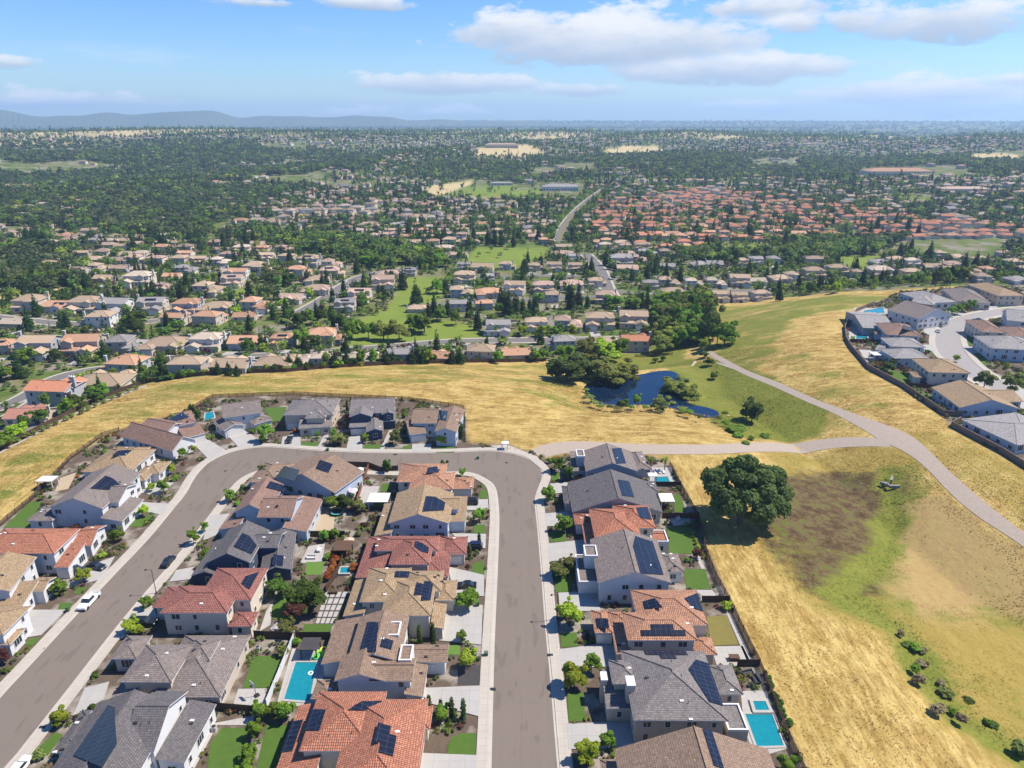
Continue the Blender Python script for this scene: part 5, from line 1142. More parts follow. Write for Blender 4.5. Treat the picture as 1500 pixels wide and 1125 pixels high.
for i in rest:
    x_, yy, zz, ax, ay, _ = cand[i]; r = math.hypot(x_, yy); w = RND.uniform(13, 18); d = RND.uniform(9, 12); e = RND.choice([3.2, 3.4, 5.6]); rz = RND.uniform(-.4, .4)+RND.choice([0, 0, 1.57])
    a, b = math.cos(rz), math.sin(rz)
    mi = RND.choice([5, 5, 5, 6]) if redm[i] else RND.choice([0, 1, 2, 3, 4, 0, 1, 2, 6])
    def P(u, v, z): return (x_+u*a-v*b, yy+u*b+v*a, zz+z)
    hw, hd = w/2, d/2; wm = WOFF+RND.randrange(3)
    fm.quadbox([P(-hw+.4,-hd+.4,-1),P(hw-.4,-hd+.4,-1),P(hw-.4,hd-.4,-1),P(-hw+.4,hd-.4,-1),P(-hw+.4,-hd+.4,e),P(hw-.4,-hd+.4,e),P(hw-.4,hd-.4,e),P(-hw+.4,hd-.4,e)], wm)
    h = e+hd*.42; q = hd*RND.choice([1, 1, 0.05])
    A, B = P(-hw+q,0,h), P(hw-q,0,h); c0, c1, c2, c3 = P(-hw,-hd,e), P(hw,-hd,e), P(hw,hd,e), P(-hw,hd,e)
    for f in ([c0,c1,B,A],[c1,c2,B],[c2,c3,A,B],[c3,c0,A]): fm.face(f, mi)
    if r < 1500:   # a garage wing
        g = RND.choice([-1, 1])*w*.28; c0, c1, c2, c3 = P(g-3.2,-hd-5,3.1), P(g+3.2,-hd-5,3.1), P(g+3.2,1,3.1), P(g-3.2,1,3.1); A, B = P(g,-hd-5,4.4), P(g,1,4.4)
        fm.face([c0,A,B,c3], mi); fm.face([c1,c2,B,A], mi); fm.face([c0,c1,A], wm)
        fm.quadbox([P(g-2.9,-hd-4.8,-1),P(g+2.9,-hd-4.8,-1),P(g+2.9,0,-1),P(g-2.9,0,-1),P(g-2.9,-hd-4.8,3.1),P(g+2.9,-hd-4.8,3.1),P(g+2.9,0,3.1),P(g-2.9,0,3.1)], wm)
tag(link('distant_houses', fm.mesh('distant_houses', [RM[k] for k in RK]+WL[:3])), kind='stuff')
ALLH = np.array([(p.x, p.y) for p, _, _ in HOUSES]+[(cand[i][0], cand[i][1]) for i in rest])
# a few big buildings in the distance
def block(label, px, py, w, d, h, roof, wallc, cat='building'):
    p = ground(px, py); root = empty('building', label, cat, p); v = Vol((-w/2,-d/2), (w/2,-d/2), (-w/2,d/2), h, 'hip', min(w, d)*.14)
    link('wall', v.wall_mesh().mesh('wall', wallc), root); link('roof', v.roof_mesh(RM[roof], M_trim).mesh('roof', [RM[roof], M_trim], uv=True), root)
    m = MB()
    for i in range(int(w/5)): m.box(-w/2+2+i*5, -w/2+4.5+i*5, -d/2+.38, -d/2+.55, 1, min(h-.6, 3))
    link('window', m.mesh('window', M_glass), root); HOUSES.append((p, w*.55, label))
block('long grey roofed school building behind the playing field', 820, 278, 60, 30, 6, 'grey', WL[3]); block('low blue grey school wing beside the playing field', 735, 271, 40, 14, 4, 'grey', WL[3]); block('big orange roofed shopping centre far to the right', 1312, 256, 120, 40, 7, 'orange', WL[0]); block('long tan hall among the eastern trees', 1410, 282, 70, 20, 6, 'pinkish tan', WL[0])
block('long terraced building on the dry hill in the distance', 735, 216, 90, 25, 8, 'pinkish tan', WL[1])
EXTRA_H = np.array([(p.x, p.y, r) for p, r, _ in HOUSES[-5:]])
# ------------------------------------------------------------------ trees of the valley
def scatter(r0, r1, area):
    n = int(.5*1.42*(r1*r1-r0*r0)/area); r = np.sqrt(NP.random(n)*(r1*r1-r0*r0)+r0*r0); az = (NP.random(n)-.5)*1.42
    x, y = r*np.sin(az), r*np.cos(az); z = T(x, y); qx, qy = projv(x, y, z)
    ok = (qx > -60) & (qx < 1560) & (poly_dist(x, y, FIELD) > 3) & (poly_dist(x, y, GB) > 4)
    return x[ok], y[ok], z[ok], qx[ok], qy[ok]
def near_h(x, y, lim):
    cell = {}
    for i, (a, b) in enumerate(ALLH): cell.setdefault((int(a//40), int(b//40)), []).append(i)
    out = np.zeros(len(x), bool)
    for k, (a, b) in enumerate(zip(x, y)):
        ca, cb = int(a//40), int(b//40)
        for i in (-1, 0, 1):
            for j in (-1, 0, 1):
                for h in cell.get((ca+i, cb+j), ()):
                    if (abs(ALLH[h][0]-a) < lim*1.12) and (abs(ALLH[h][1]-b) < lim): out[k] = True
    for hx, hy, r in EXTRA_H: out |= np.hypot(x-hx, y-hy) < r
    return out
VT = []   # kind, x, y, z, h, w, r
for q in resample([Vector(p) for p in VR[3][0]], 9):
    for s_ in (-12, -7.5, 7.5, 12):
        if RND.random() < .8: x_, y_ = q.x+s_*1.1+RND.uniform(-1, 1), q.y+RND.uniform(-3, 3); VT.append((RND.choice('ggydG'), x_, y_, Tz(x_, y_), RND.uniform(6, 9), RND.uniform(6, 9), math.hypot(x_, y_)))
for r0, r1, area in ((300, 700, 42), (700, 1300, 55), (1300, 2200, 95), (2200, 3700, 230), (3700, 7000, 2200), (7000, 14000, 14000)):
    x, y, z, qx, qy = scatter(r0, r1, area)
    wood = in_px(qx, qy, WOODS); park = in_px(qx, qy, PARKS, 1)
    ok = ~(park & (NP.random(len(x)) > .05)) & (wood | (NP.random(len(x)) < .74))
    ok &= ~(in_px(qx, qy, REDZ) & (NP.random(len(x)) < .45))
    ok &= ~near_h(x, y, 6.4 if r0 >= 700 else 8.4)
    if r0 == 300: ok &= wood | (NP.random(len(x)) < np.where(np.hypot(x, y) < 480, .48, .85))
    for R_, hw in VR: ok &= line_dist(x, y, R_) > hw+2.5
    if r0 >= 700: ok &= ~((np.sin(x*.011+y*.004)+np.sin(y*.013-x*.006+1)+.7*np.sin(x*.031-y*.017)+.5*np.sin(y*.04+x*.02) > np.where(wood, 1.2, 1.45)))
    for i in np.nonzero(ok)[0]:
        u = RND.random(); r = math.hypot(x[i], y[i])
        if wood[i]:
            if r < 760 and qx[i] > 250: k = 'G' if u < .45 else 'm' if u < .6 else 'D' if u < .85 else 'Y' if u < .93 else 'c'
            else: k = 'w' if u < .50 else 'O' if u < .70 else 'G' if u < .84 else 'Y' if u < .90 else 'c'
            h, w = (RND.uniform(7, 12), RND.uniform(9, 16)) if k != 'c' else (RND.uniform(13, 19), RND.uniform(5, 7))
        else:
            k = 'g' if u < .30 else 'd' if u < .42 else 'y' if u < .54 else 'o' if u < .60 else 'p' if u < .635 else 'G' if u < .70 else 'D' if u < .73 else 'c'
            if k == 'c': h = RND.uniform(9, 20); w = h*RND.uniform(.30, .42)
            elif k in 'GD': h, w = RND.uniform(9, 12.5), RND.uniform(9, 13)
            else: h, w = RND.uniform(4.5, 9), RND.uniform(5, 9.5)
        if r0 == 300 and not wood[i]: h *= .8; w *= .78
        if r0 >= 7000: h *= 2; w *= 7
        elif r0 >= 3700: h *= 1.5; w *= 3.2
        VT.append((k, x[i], y[i], z[i], h, w, r))
for px, py, h in [(268,441,17),(179,456,17),(628,466,13),(637,463,13),(745,463,19),(755,461,18),(740,459,17),(766,459,12),(776,458,12),(785,458,12),(837,453,18),(847,451,18),(767,400,15),(792,392,13),(859,402,13),(866,400,14),(961,396,17),(1077,389,19),(1141,441,13),(865,401,13),(42,356,21),(50,358,21),(58,359,20),(66,359,18),(881,316,17),(918,308,17),(929,319,18),(1020,341,17),(1065,343,16),(1095,345,18),(1070,322,20),(1148,336,17),(1156,336,16),(1164,336,17),(1284,336,18),(1274,346,16),(1330,337,19),(1344,347,18),(1312,331,17),(1378,309,17),(1333,372,17),(1265,376,17),(1412,396,16),(1427,396,17),(1490,371,19),(1442,399,16),(1220,330,14),(640,352,18),(652,352,18),(715,360,20),(725,360,19),(735,361,19),(752,362,16),(520,346,16),(535,330,16),(1500,398,16),(200,405,13),(205,404,12),(212,403,12),(225,395,13),(100,480,11),(97,478,11),(90,480,10)]:
    p = ground(px, py); VT.append(('c', p.x, p.y, p.z, h, h*.36, p.y*.62))
for px, py, h, w, k in [(196,555,6,6,'d'),(210,556,7,6,'g'),(225,553,6,5,'d'),(240,550,6,5,'c'),(140,590,6,7,'d'),(150,585,7,7,'g'),(115,600,6,8,'d'),(100,606,6,7,'g'),(60,620,6,7,'d'),(40,632,7,6,'d'),(30,640,5,7,'y'),(10,655,6,8,'g'),(168,562,7,7,'g'),(205,540,8,9,'g'),(320,549,7,3.5,'c'),(336,550,7,3.5,'c'),(348,551,6,3,'c'),(424,541,8,5,'c'),(438,540,7,5,'c'),(470,537,8,5,'c'),(480,538,8,5,'g'),(490,538,8,6,'c'),(508,536,8,5,'c'),(530,535,8,6,'g'),(548,534,8,5,'g'),(566,534,9,5,'c'),(575,533,8,5,'c'),(604,533,9,5,'c'),(612,533,8,4,'c'),(620,533,9,5,'c'),(628,533,8,5,'y'),(662,533,8,5,'c'),(674,533,9,5,'c'),(730,532,7,6,'g'),(785,530,7,7,'g'),(797,528,7,7,'g'),(42,531,9,10,'g'),(80,527,6,7,'d'),(146,527,5,5,'g'),(206,516,6,6,'g'),(262,517,6,6,'y'),(335,511,6,6,'d'),(440,508,10,10,'g'),(462,510,7,8,'d'),(386,508,8,5,'g'),(415,455,8,9,'y'),(454,437,8,8,'y'),(345,460,6,8,'y'),(205,478,11,16,'D'),(190,480,9,12,'G'),(440,480,10,10,'D'),(455,476,10,9,'G'),(470,474,10,9,'D'),(425,472,9,8,'d'),(725,490,7,6,'g'),(765,492,7,7,'y'),(791,494,7,7,'y'),(815,493,6,6,'g'),(838,493,7,7,'y'),(730,462,9,8,'G'),(1186,431,9,9,'D'),(1225,429,8,9,'Y'),(1370,415,9,9,'D'),(1385,414,10,9,'G'),(1400,413,10,9,'G'),(1412,413,10,9,'G'),(1330,417,8,9,'G'),(900,450,9,16,'G'),(928,452,8,14,'G')]:
    p = ground(px, py); VT.append((k, p.x, p.y, p.z, h, w, p.y*.6))
VT.sort(key=lambda t: t[6]/(t[4]+t[5]))
BUSH = []
x, y, z, qx, qy = scatter(300, 760, 34)
ok = ~in_px(qx, qy, PARKS, 1) & ~in_px(qx, qy, WOODS) & ~near_h(x, y, 6.2)
for R_, hw in VR: ok &= line_dist(x, y, R_) > hw+2.2
for i in np.nonzero(ok)[0]: BUSH.append((RND.choice('ggdyopgdw'), x[i], y[i], z[i], RND.uniform(1.2, 3.2), RND.uniform(1.8, 4.2), math.hypot(x[i], y[i])))
nb = sum(1 for t in TREES if NAME_T[KINDS_T[t[0]][0]] == 'broadleaf_tree'); nc = 0; REST = []
for k, x, y, z, h, w, r in VT:
    con = k == 'c'
    if (con and nc < 225) or (not con and nb < 292):
        tree(k, (x, y, z-.1), h, w, simple_=True)
        if con: nc += 1
        else: nb += 1
    else: REST.append((k, x, y, z, h, w, math.hypot(x, y)))
REST += BUSH
# the rest read as one mass
VCOL = {'g': (.115,.195,.036), 'y': (.21,.28,.042), 'd': (.066,.11,.027), 'o': (.125,.155,.065), 'p': (.07,.028,.03), 'c': (.030,.060,.026), 'w': (.072,.105,.038), 'm': (.14,.175,.058)}
LODS = []
for lo in range(3):
    n = (130, 44, 16)[lo]; sz = (.085, .15, .25)[lo]; fam = {}
    for fam_n in ('broad', 'conifer'):
        fam[fam_n] = []
        for s in range(6):
            rg = np.random.default_rng(300+s+lo*10)
            if fam_n == 'broad': L = [(l[0]/5.5, l[1]/5.5, l[2]/6.0*1.0, l[3]/5.5, 1.05) for l in broad_lobes(rg, 5.5, 6, .9)]
            else: L = [(0, 0, .1+.85*u/9, .46*(1-u/9)**.85+.05, .35) for u in range(10)]
            V, Q = leaf_cloud(L, n, sz*(1 if fam_n == 'broad' else .8), 310+s, None); fam[fam_n].append(V)
    LODS.append(fam)
VV, CC = [], []
for k, x, y, z, h, w, r in REST:
    lo = 0 if r < 1250 else 1 if r < 2300 else 2
    V = LODS[lo]['conifer' if k == 'c' else 'broad'][RND.randrange(6)]; a = RND.uniform(0, 6.28); ca, sa = math.cos(a), math.sin(a)
    VV.append(np.stack([x+(V[:, 0]*ca-V[:, 1]*sa)*w, y+(V[:, 0]*sa+V[:, 1]*ca)*w, z+V[:, 2]*h], 1))
    c = np.array(VCOL[k.lower()])*RND.uniform(.7, 1.35)*np.array([RND.uniform(.88, 1.14), 1, RND.uniform(.85, 1.15)]); CC.append(np.repeat(np.append(c, 1)[None], len(V), 0))
VV = np.concatenate(VV); CC = np.concatenate(CC); Q = np.arange(len(VV)).reshape(-1, 4)
f = (1+.35*(NP.random(len(Q))-.5)); CC[:, :3] *= np.repeat(f, 4)[:, None]
def far_leaf(nm):
    t = NT(nm); a = t.n('ShaderNodeAttribute', attribute_name='leaf'); t.col(a.outputs['Color']); t.set(Roughness=.8)
    tr = t.n('ShaderNodeBsdfTranslucent'); t.l(t.mix(1.0, a.outputs['Color'], (1.5,1.35,.8), 'MULTIPLY'), tr.inputs['Color']); mx = t.n('ShaderNodeMixShader'); mx.inputs[0].default_value = .38
    t.l(t.b.outputs[0], mx.inputs[1]); t.l(tr.outputs[0], mx.inputs[2]); t.l(mx.outputs[0], t.t.nodes['Material Output'].inputs['Surface']); return t
t = far_leaf('distant_leaves')
tm = mesh_np('distant_trees', VV, Q, t.m); ca_ = tm.color_attributes.new('leaf', 'FLOAT_COLOR', 'POINT'); ca_.data.foreach_set('color', CC.ravel().astype(np.float32))
tag(link('distant_trees', tm), kind='stuff')
print('trees', len(TREES), 'rest', len(REST), 'quads', len(Q), 'houses', len(HOUSES), 'far', len(rest))
# ------------------------------------------------------------------ shrubs in the near gardens
rdpoly = np.array([(p.x, p.y) for p in outl]+[(p.x, p.y) for p in reversed(inl)])
xs = NP.uniform(-150, 110, 9000); ys = NP.uniform(70, 250, 9000)
ok = (poly_dist(xs, ys, GA) <= 0) & (poly_dist(xs, ys, rdpoly) > 3.3)
for P in SHEETS: ok &= poly_dist(xs, ys, np.array([(p.x, p.y) for p in P])) > .55
for v in FOOT:
    fo = np.array([tuple(v.P(a, b, 0).to_2d()) for a, b in ((0,0),(v.L,0),(v.L,v.D),(0,v.D))]); ok &= poly_dist(xs, ys, fo) > .35
tx = np.array([(t[1].x, t[1].y) for t in TREES if t[1].y < 260])
px_, py_ = projv(xs, ys, 0*xs); ok &= (px_ > -30) & (px_ < 1230) & (py_ < 1150)
pick = []; 
for i in np.nonzero(ok)[0]:
    if all((xs[i]-xs[j])**2+(ys[i]-ys[j])**2 > 1.5 for j in pick): pick.append(i)
    if len(pick) >= 150: break
# low plants that fill the beds, too many and too small to count
xs2 = NP.uniform(-150, 110, 26000); ys2 = NP.uniform(70, 250, 26000)
ok = (poly_dist(xs2, ys2, GA) <= 0) & (poly_dist(xs2, ys2, rdpoly) > 2.9)
for P in SHEETS: ok &= poly_dist(xs2, ys2, np.array([(p.x, p.y) for p in P])) > .25
for v in FOOT:
    fo = np.array([tuple(v.P(a, b, 0).to_2d()) for a, b in ((0,0),(v.L,0),(v.L,v.D),(0,v.D))]); ok &= poly_dist(xs2, ys2, fo) > -.01+.0
    ok &= poly_dist(xs2, ys2, fo) > .2
ok &= (np.sin(xs2*.55+ys2*.21)+np.sin(ys2*.48-xs2*.3+1)+NP.normal(size=len(xs2))*.5) > .1
LO, _q = leaf_cloud([(0,0,.3,.5,.7),(.25,.1,.25,.35,.7),(-.2,.2,.28,.35,.7)], 34, .17, 5, None)
VV, CC = [], []; GC = [(.10,.17,.03),(.16,.22,.035),(.06,.10,.025),(.11,.13,.07),(.19,.17,.05),(.13,.05,.04),(.10,.09,.06)]
for i in np.nonzero(ok)[0][:2600]:
    s = RND.uniform(.6, 1.6); a = RND.uniform(0, 6.28); ca, sa_ = math.cos(a), math.sin(a); VV.append(np.stack([xs2[i]+(LO[:, 0]*ca-LO[:, 1]*sa_)*s, ys2[i]+(LO[:, 0]*sa_+LO[:, 1]*ca)*s, LO[:, 2]*s], 1))
    c = np.array(RND.choice(GC))*RND.uniform(.7, 1.25); CC.append(np.repeat(np.append(c, 1)[None], len(LO), 0))
xb = NP.uniform(90, 330, 9000); yb = NP.uniform(200, 430, 9000); qb, rb = projv(xb, yb, xb*0+3)
okb = (poly_dist(xb, yb, GB) <= 0) & (qb < 1530) & (poly_dist(xb, yb, np.array([(p.x, p.y) for p in ho]+[(p.x, p.y) for p in reversed(hi)])) > 3)
for P in SHEETS: okb &= poly_dist(xb, yb, np.array([(p.x, p.y) for p in P])) > .3
for v in FOOT:
    fo = np.array([tuple(v.P(a, b, 0).to_2d()) for a, b in ((0,0),(v.L,0),(v.L,v.D),(0,v.D))]); okb &= poly_dist(xb, yb, fo) > .3
for i in np.nonzero(okb)[0][:1100]:
    s = RND.uniform(.9, 2.6); a = RND.uniform(0, 6.28); ca, sa_ = math.cos(a), math.sin(a); VV.append(np.stack([xb[i]+(LO[:, 0]*ca-LO[:, 1]*sa_)*s, yb[i]+(LO[:, 0]*sa_+LO[:, 1]*ca)*s, 3+LO[:, 2]*s], 1))
    c = np.array(RND.choice(GC))*RND.uniform(.7, 1.25); CC.append(np.repeat(np.append(c, 1)[None], len(LO), 0))
VV = np.concatenate(VV); CC = np.concatenate(CC); t = far_leaf('bed_plants')
tm = mesh_np('ground_cover', VV, np.arange(len(VV)).reshape(-1, 4), t.m); ca_ = tm.color_attributes.new('leaf', 'FLOAT_COLOR', 'POINT'); ca_.data.foreach_set('color', CC.ravel().astype(np.float32)); tag(link('ground_cover', tm), kind='stuff')
SK = ['g','g','d','y','o','d','g','l','p','b']; SN = {'g':'green','d':'dark green','y':'lime green','o':'grey green','l':'dusty lavender','p':'purple','b':'russet'}
def shrub(kind, p, w, h, label=None, group=None):
    me_ = RND.choice(PROTO['shrub'])[0]; o = link('shrub', me_, None, p, RND.uniform(0, 6.28)); o.scale = (w/1.4*RND.uniform(.9,1.1), w/1.4, h/1.1); o.material_slots[0].link = 'OBJECT'; o.material_slots[0].material = LEAF[kind]
    o['category'] = 'shrub'; o['label'] = label; o['group'] = group; return o
for i in pick:
    k = RND.choice(SK); w = RND.uniform(1.1, 2.7); p = Vector((xs[i], ys[i], 0)); nh = min(NEARH, key=lambda h: (h[1]-p).length)
    s = nh[0].split()[:7]
    while s[-1] in ('the','a','of','with','by','beside','at','and','to','an','in','behind','one','tall','pool','dark'): s.pop()
    lab = f"{SN[k]} shrub in the garden bed of the {' '.join(s)}"
    shrub(k, p, w, w*RND.uniform(.7, .95), lab, lab[:100])
for a, b, n, k, w, lab in [((500,796),(481,850),13,'b',2.0,'russet hedge shrub along the fence between the two inner garden rows'),((1118,985),(1158,1070),12,'d',1.5,'dark hedge shrub between the large pool and the dry slope'),((984,690),(1000,716),6,'d',1.3,'dark hedge shrub beside the pool under the palms'),((1405,628),(1462,662),9,'o',1.2,'grey green shrub planted inside the lower block wall'),((1330,562),(1385,602),10,'g',1.2,'small shrub planted inside the long hilltop block wall'),((205,568),(20,650),16,'o',2.4,'grey green bush on the bank below the crest fence'),((1015,780),(1022,806),5,'y',1.2,'yellow shrub edging the green back lawn')]:
    zb = ZB if a[0] > 1200 else 0
    for i in range(n):
        u = (i+.5)/n; q = (a[0]+(b[0]-a[0])*u, a[1]+(b[1]-a[1])*u); p = ground(*q) if 'crest' in lab else at(q[0], q[1], zb); shrub(k, p+Vector((RND.uniform(-.4,.4), RND.uniform(-.4,.4), 0)), w*RND.uniform(.85,1.15), w*RND.uniform(.7,1), lab, lab)
for x, y, w, k, lab in [(1345,1000,3,'l','leafless grey bush beside the creek, uphill one'),(1372,1046,3,'l','leafless grey bush beside the creek between the others'),(1408,1058,2.6,'l','leafless grey bush beside the creek, lower one'),(1340,985,2.5,'g','green bush at the narrow head of the creek'),(1490,1100,3.4,'o','pale grey green bush low on the creek'),(1300,706,2,'y','lime green bush beside the concrete culvert')]:
    shrub(k, ground(x, y), w, w*.7, lab)
for i in range(34):
    u = (i+.5)/34; x = 232+u*470; y = np.interp(x, [215,300,420,560,700], [562,549,544,534,530]); p = ground(x+RND.uniform(-4, 4), y); p.y += .9; p.z = Tz(p.x, p.y); shrub(RND.choice('dggdyc'), p, RND.uniform(2.8, 5), RND.uniform(2.4, 5), 'tall bush in the ragged hedge behind the crest fence of the golden field', 'bushes behind the crest fence')
for i in range(14):
    q = CHAN[-6]+(CHAN[-2]-CHAN[-6])*(i+RND.random())/14 if i % 3 else CHAN[-5]+(CHAN[-3]-CHAN[-5])*RND.random(); x_, y_ = q[0]+RND.uniform(-1.5, 1.5), q[1]+RND.uniform(-1.5, 1.5); shrub(RND.choice('ggold'), Vector((x_, y_, Tz(x_, y_)-.6)), RND.uniform(1.6, 3.2), RND.uniform(.9, 1.7), 'low bush growing along the creek line of the dry slope', 'bushes along the creek line')
for i, (x, y) in enumerate([(1000,600),(1010,606),(985,592),(870,592),(860,578),(880,596),(1062,622),(1080,640),(1100,644),(1120,640),(1092,650),(893,598),(905,599),(925,599),(945,598),(957,597),(858,572),(864,584),(1000,604),(1025,613),(1052,614),(1062,606),(1000,556),(1004,566),(966,602)]): shrub(RND.choice('go'), ground(x, y), RND.uniform(2.4, 5), RND.uniform(.9, 2.0), 'low green thicket growing on the pond bank', 'pond bank thickets')
# ------------------------------------------------------------------ tall grass of the open slopes
n = 460000; gxs = NP.uniform(-200, 270, n); gys = NP.uniform(70, 330, n); px_, py_ = projv(gxs, gys, T(gxs, gys))
k1 = (px_ < 1560) & (px_ > -60) & (py_ < 1160) & (poly_dist(gxs, gys, FIELD) <= 0) & (poly_dist(gxs, gys, GA) > .3) & (poly_dist(gxs, gys, GB) > 1) & (poly_dist(gxs, gys, PONDXY) > 1)
for nm in ('path',):
    pl = np.array(gl(PATH_T)+gl(PATH_B)[::-1]); k1 &= poly_dist(gxs, gys, pl) > .4
    pl = np.array(gl(P2U)+gl(P2L)[::-1]); k1 &= poly_dist(gxs, gys, pl) > .4
for pl in ([(1152,716),(1230,707),(1288,714),(1282,760),(1266,800),(1248,850),(1205,850),(1150,770)], [(1328,750),(1370,744),(1478,826),(1500,862),(1345,886),(1332,830)]): k1 &= (poly_dist(gxs, gys, gp(pl)) > 0) | (NP.random(n) < .10)
gxs, gys = gxs[k1], gys[k1]; m_ = len(gxs); gz = T(gxs, gys)
chd2 = line_dist(gxs, gys, CHAN); w_ = np.clip(1-chd2/9, 0, 1); gz = gz-w_*w_*.9-.05
dens = np.sin(gxs*.21+gys*.13)+np.sin(gys*.31-gxs*.17+2)+.8*np.sin(gxs*.9+gys*.4)
hh = .06+.09*NP.random(m_)+.02*np.clip(dens, -1, 2); ang = NP.random(m_)*6.28; ww = .07+.12*NP.random(m_); lean = NP.normal(size=(m_, 2))*.12+np.stack([-.24-.1*np.sin(gys*.11+gxs*.05), -.12-.2*np.cos(gxs*.09)], 1)
ux, uy = np.cos(ang)*ww, np.sin(ang)*ww
V = np.stack([np.stack([gxs-ux, gys-uy, gz], 1), np.stack([gxs+ux, gys+uy, gz], 1), np.stack([gxs+lean[:, 0]+ux*.5, gys+lean[:, 1]+uy*.5, gz+hh], 1), np.stack([gxs+lean[:, 0]-ux*.6, gys+lean[:, 1]-uy*.6, gz+hh*.85], 1)], 1).reshape(-1, 3)
gr = np.zeros(len(gxs))
from_g = green.reshape(Hh, W_); ii = np.clip(np.searchsorted(gy, gys)-1, 0, Hh-1); jj = np.clip(np.searchsorted(gx, gxs)-1, 0, W_-1); gr = np.maximum(from_g[ii, jj], np.maximum(dirt, tan*.5).reshape(Hh, W_)[ii, jj])
t = NT('dry_grass'); p = t.pos(); a = t.n('ShaderNodeAttribute', attribute_name='zone'); sp = t.n('ShaderNodeSeparateColor'); t.l(a.outputs['Color'], sp.inputs[0])
c, fine, mid = straw_color(t, p, sp.outputs[0], None, None, sp.outputs[1]); t.set(Roughness=.9)
isl = t.n('ShaderNodeNewGeometry').outputs['Random Per Island']; hv = t.n('ShaderNodeHueSaturation'); t.l(t.mul(isl, .8, 1.45), hv.inputs['Value']); t.l(c, hv.inputs['Color']); t.col(hv.outputs[0])
tr = t.n('ShaderNodeBsdfTranslucent'); t.l(hv.outputs[0], tr.inputs['Color']); mx = t.n('ShaderNodeMixShader'); mx.inputs[0].default_value = .5; t.l(t.b.outputs[0], mx.inputs[1]); t.l(tr.outputs[0], mx.inputs[2]); t.l(mx.outputs[0], t.t.nodes['Material Output'].inputs['Surface'])
tm = mesh_np('tall_grass', V, np.arange(len(V)).reshape(-1, 4), t.m); ca_ = tm.color_attributes.new('zone', 'FLOAT_COLOR', 'POINT'); ca_.data.foreach_set('color', np.stack([np.repeat(gr, 4), np.repeat(olive.reshape(Hh, W_)[ii, jj], 4), np.zeros(len(V)), np.ones(len(V))], 1).ravel().astype(np.float32))
tag(link('tall_grass', tm), kind='stuff')
# ------------------------------------------------------------------ cars
_cm = {}
def paint(c):
    if c not in _cm: _cm[c] = NT('car_paint').set(Roughness=.25).col(c); _cm[c].node_tree.nodes['Principled BSDF'].inputs['Specular IOR Level'].default_value = .6
    return _cm[c]
M_tyre = simple('tyre_rubber', (.02,.02,.02), .8); M_lamp = simple('lamp_lens', (.7,.7,.7), .2)
def car(kind, p, ang, c, label, tiny=False):
    L, Wd, Hh_ = {'sedan': (4.7, 1.8, 1.45), 'suv': (4.8, 1.9, 1.75), 'pickup': (5.8, 2.0, 1.9)}[kind]
    root = empty('parked_car' if kind != 'pickup' else 'pickup_truck', label, 'car' if kind != 'pickup' else 'truck', p, None, ang)
    def extr(m, prof, w0, w1, mi=0):
        z0, z1 = min(q[1] for q in prof), max(q[1] for q in prof); ys_ = []
        n_ = len(prof); A = [m.vert((x, (w0+(w1-w0)*(z-z0)/(z1-z0))/2, z)) for x, z in prof]; B = [m.vert((x, -(w0+(w1-w0)*(z-z0)/(z1-z0))/2, z)) for x, z in prof]
        for i in range(n_): j = (i+1) % n_; m.f.append([A[i], A[j], B[j], B[i]]); m.mi.append(mi)
        m.f.append(A[::-1]); m.f.append(B[:]); m.mi += [mi, mi]
    h = L/2; b = MB()
    belt = .62*Hh_
    body = [(-h,.35),(-h+.1,.28),(h-.1,.28),(h,.4),(h-.02,.62),(h-.25,belt-.08),(h-1.35,belt),(-h+.1,belt),(-h,.7)]
    if kind == 'pickup': body = [(-h,.45),(h-.1,.42),(h,.55),(h-.02,.85),(h-.2,belt-.08),(h-1.5,belt),(-h+1.95,belt),(-h+1.95,.75),(-h+.1,.75),(-h+.1,belt-.05),(-h,belt-.05)]
    extr(b, body, Wd, Wd*.95); 
    if kind == 'pickup':
        for s in (1, -1): b.box(-h+.05, -h+1.97, s*Wd*.475-.06, s*Wd*.475+.06, .7, belt-.03)
    x0, x1 = {'sedan': (-h+.7, h-1.35), 'suv': (-h+.12, h-1.3), 'pickup': (-h+2.0, h-1.5)}[kind]; r0, r1 = {'sedan': (x0+.75, x1-.75), 'suv': (x0+.3, x1-.7), 'pickup': (x0+.2, x1-.65)}[kind]
    me_ = b.mesh('body', paint(c)); flip_up(me_); bo = link('body', me_, root)
    g = MB(); extr(g, [(x0,belt-.02),(x1,belt-.02),(r1,Hh_-.06),(r0,Hh_-.06)], Wd*.93, Wd*.76); gm = g.mesh('windows', M_glass); flip_up(gm); link('cabin_glass', gm, root)
    rf = MB(); rf.box(r0-.04, r1+.04, -Wd*.385, Wd*.385, Hh_-.065, Hh_); link('roof', rf.mesh('roof', paint(c)), root)
    wr = .34 if kind != 'pickup' else .4
    for sx in (h-.9, -h+.9):
        for s in (1, -1):
            m = MB(); m.cyl((0,-.11,0), (0,.11,0), wr, wr, 14); link('wheel', m.mesh('wheel', M_tyre), root, (sx, s*(Wd/2-.1), wr))
            if not tiny:
                q = bpy.data.objects['wheel'] if False else None
    for s in (1, -1):
        m = MB(); m.box(-.04, .04, -.18, .18, -.08, .08); link('headlight', m.mesh('headlight', M_lamp), root, (h-.03, s*(Wd/2-.3), .68 if kind != 'pickup' else .9))
def street_ang(a, b): p, q = at(*a), at(*b); return math.atan2(q.y-p.y, q.x-p.x)
sa = street_ang((0,1022),(220,788))
NV, BK, WH, SL = (.012,.018,.045), (.012,.012,.014), (.74,.74,.73), (.30,.31,.32)
car('pickup', at(131,884,.02), sa+math.pi, WH, 'white crew cab pickup truck parked at the kerb')
car('sedan', at(247,825,.02), sa, BK, 'dark sedan parked on the street beside the lamp post')
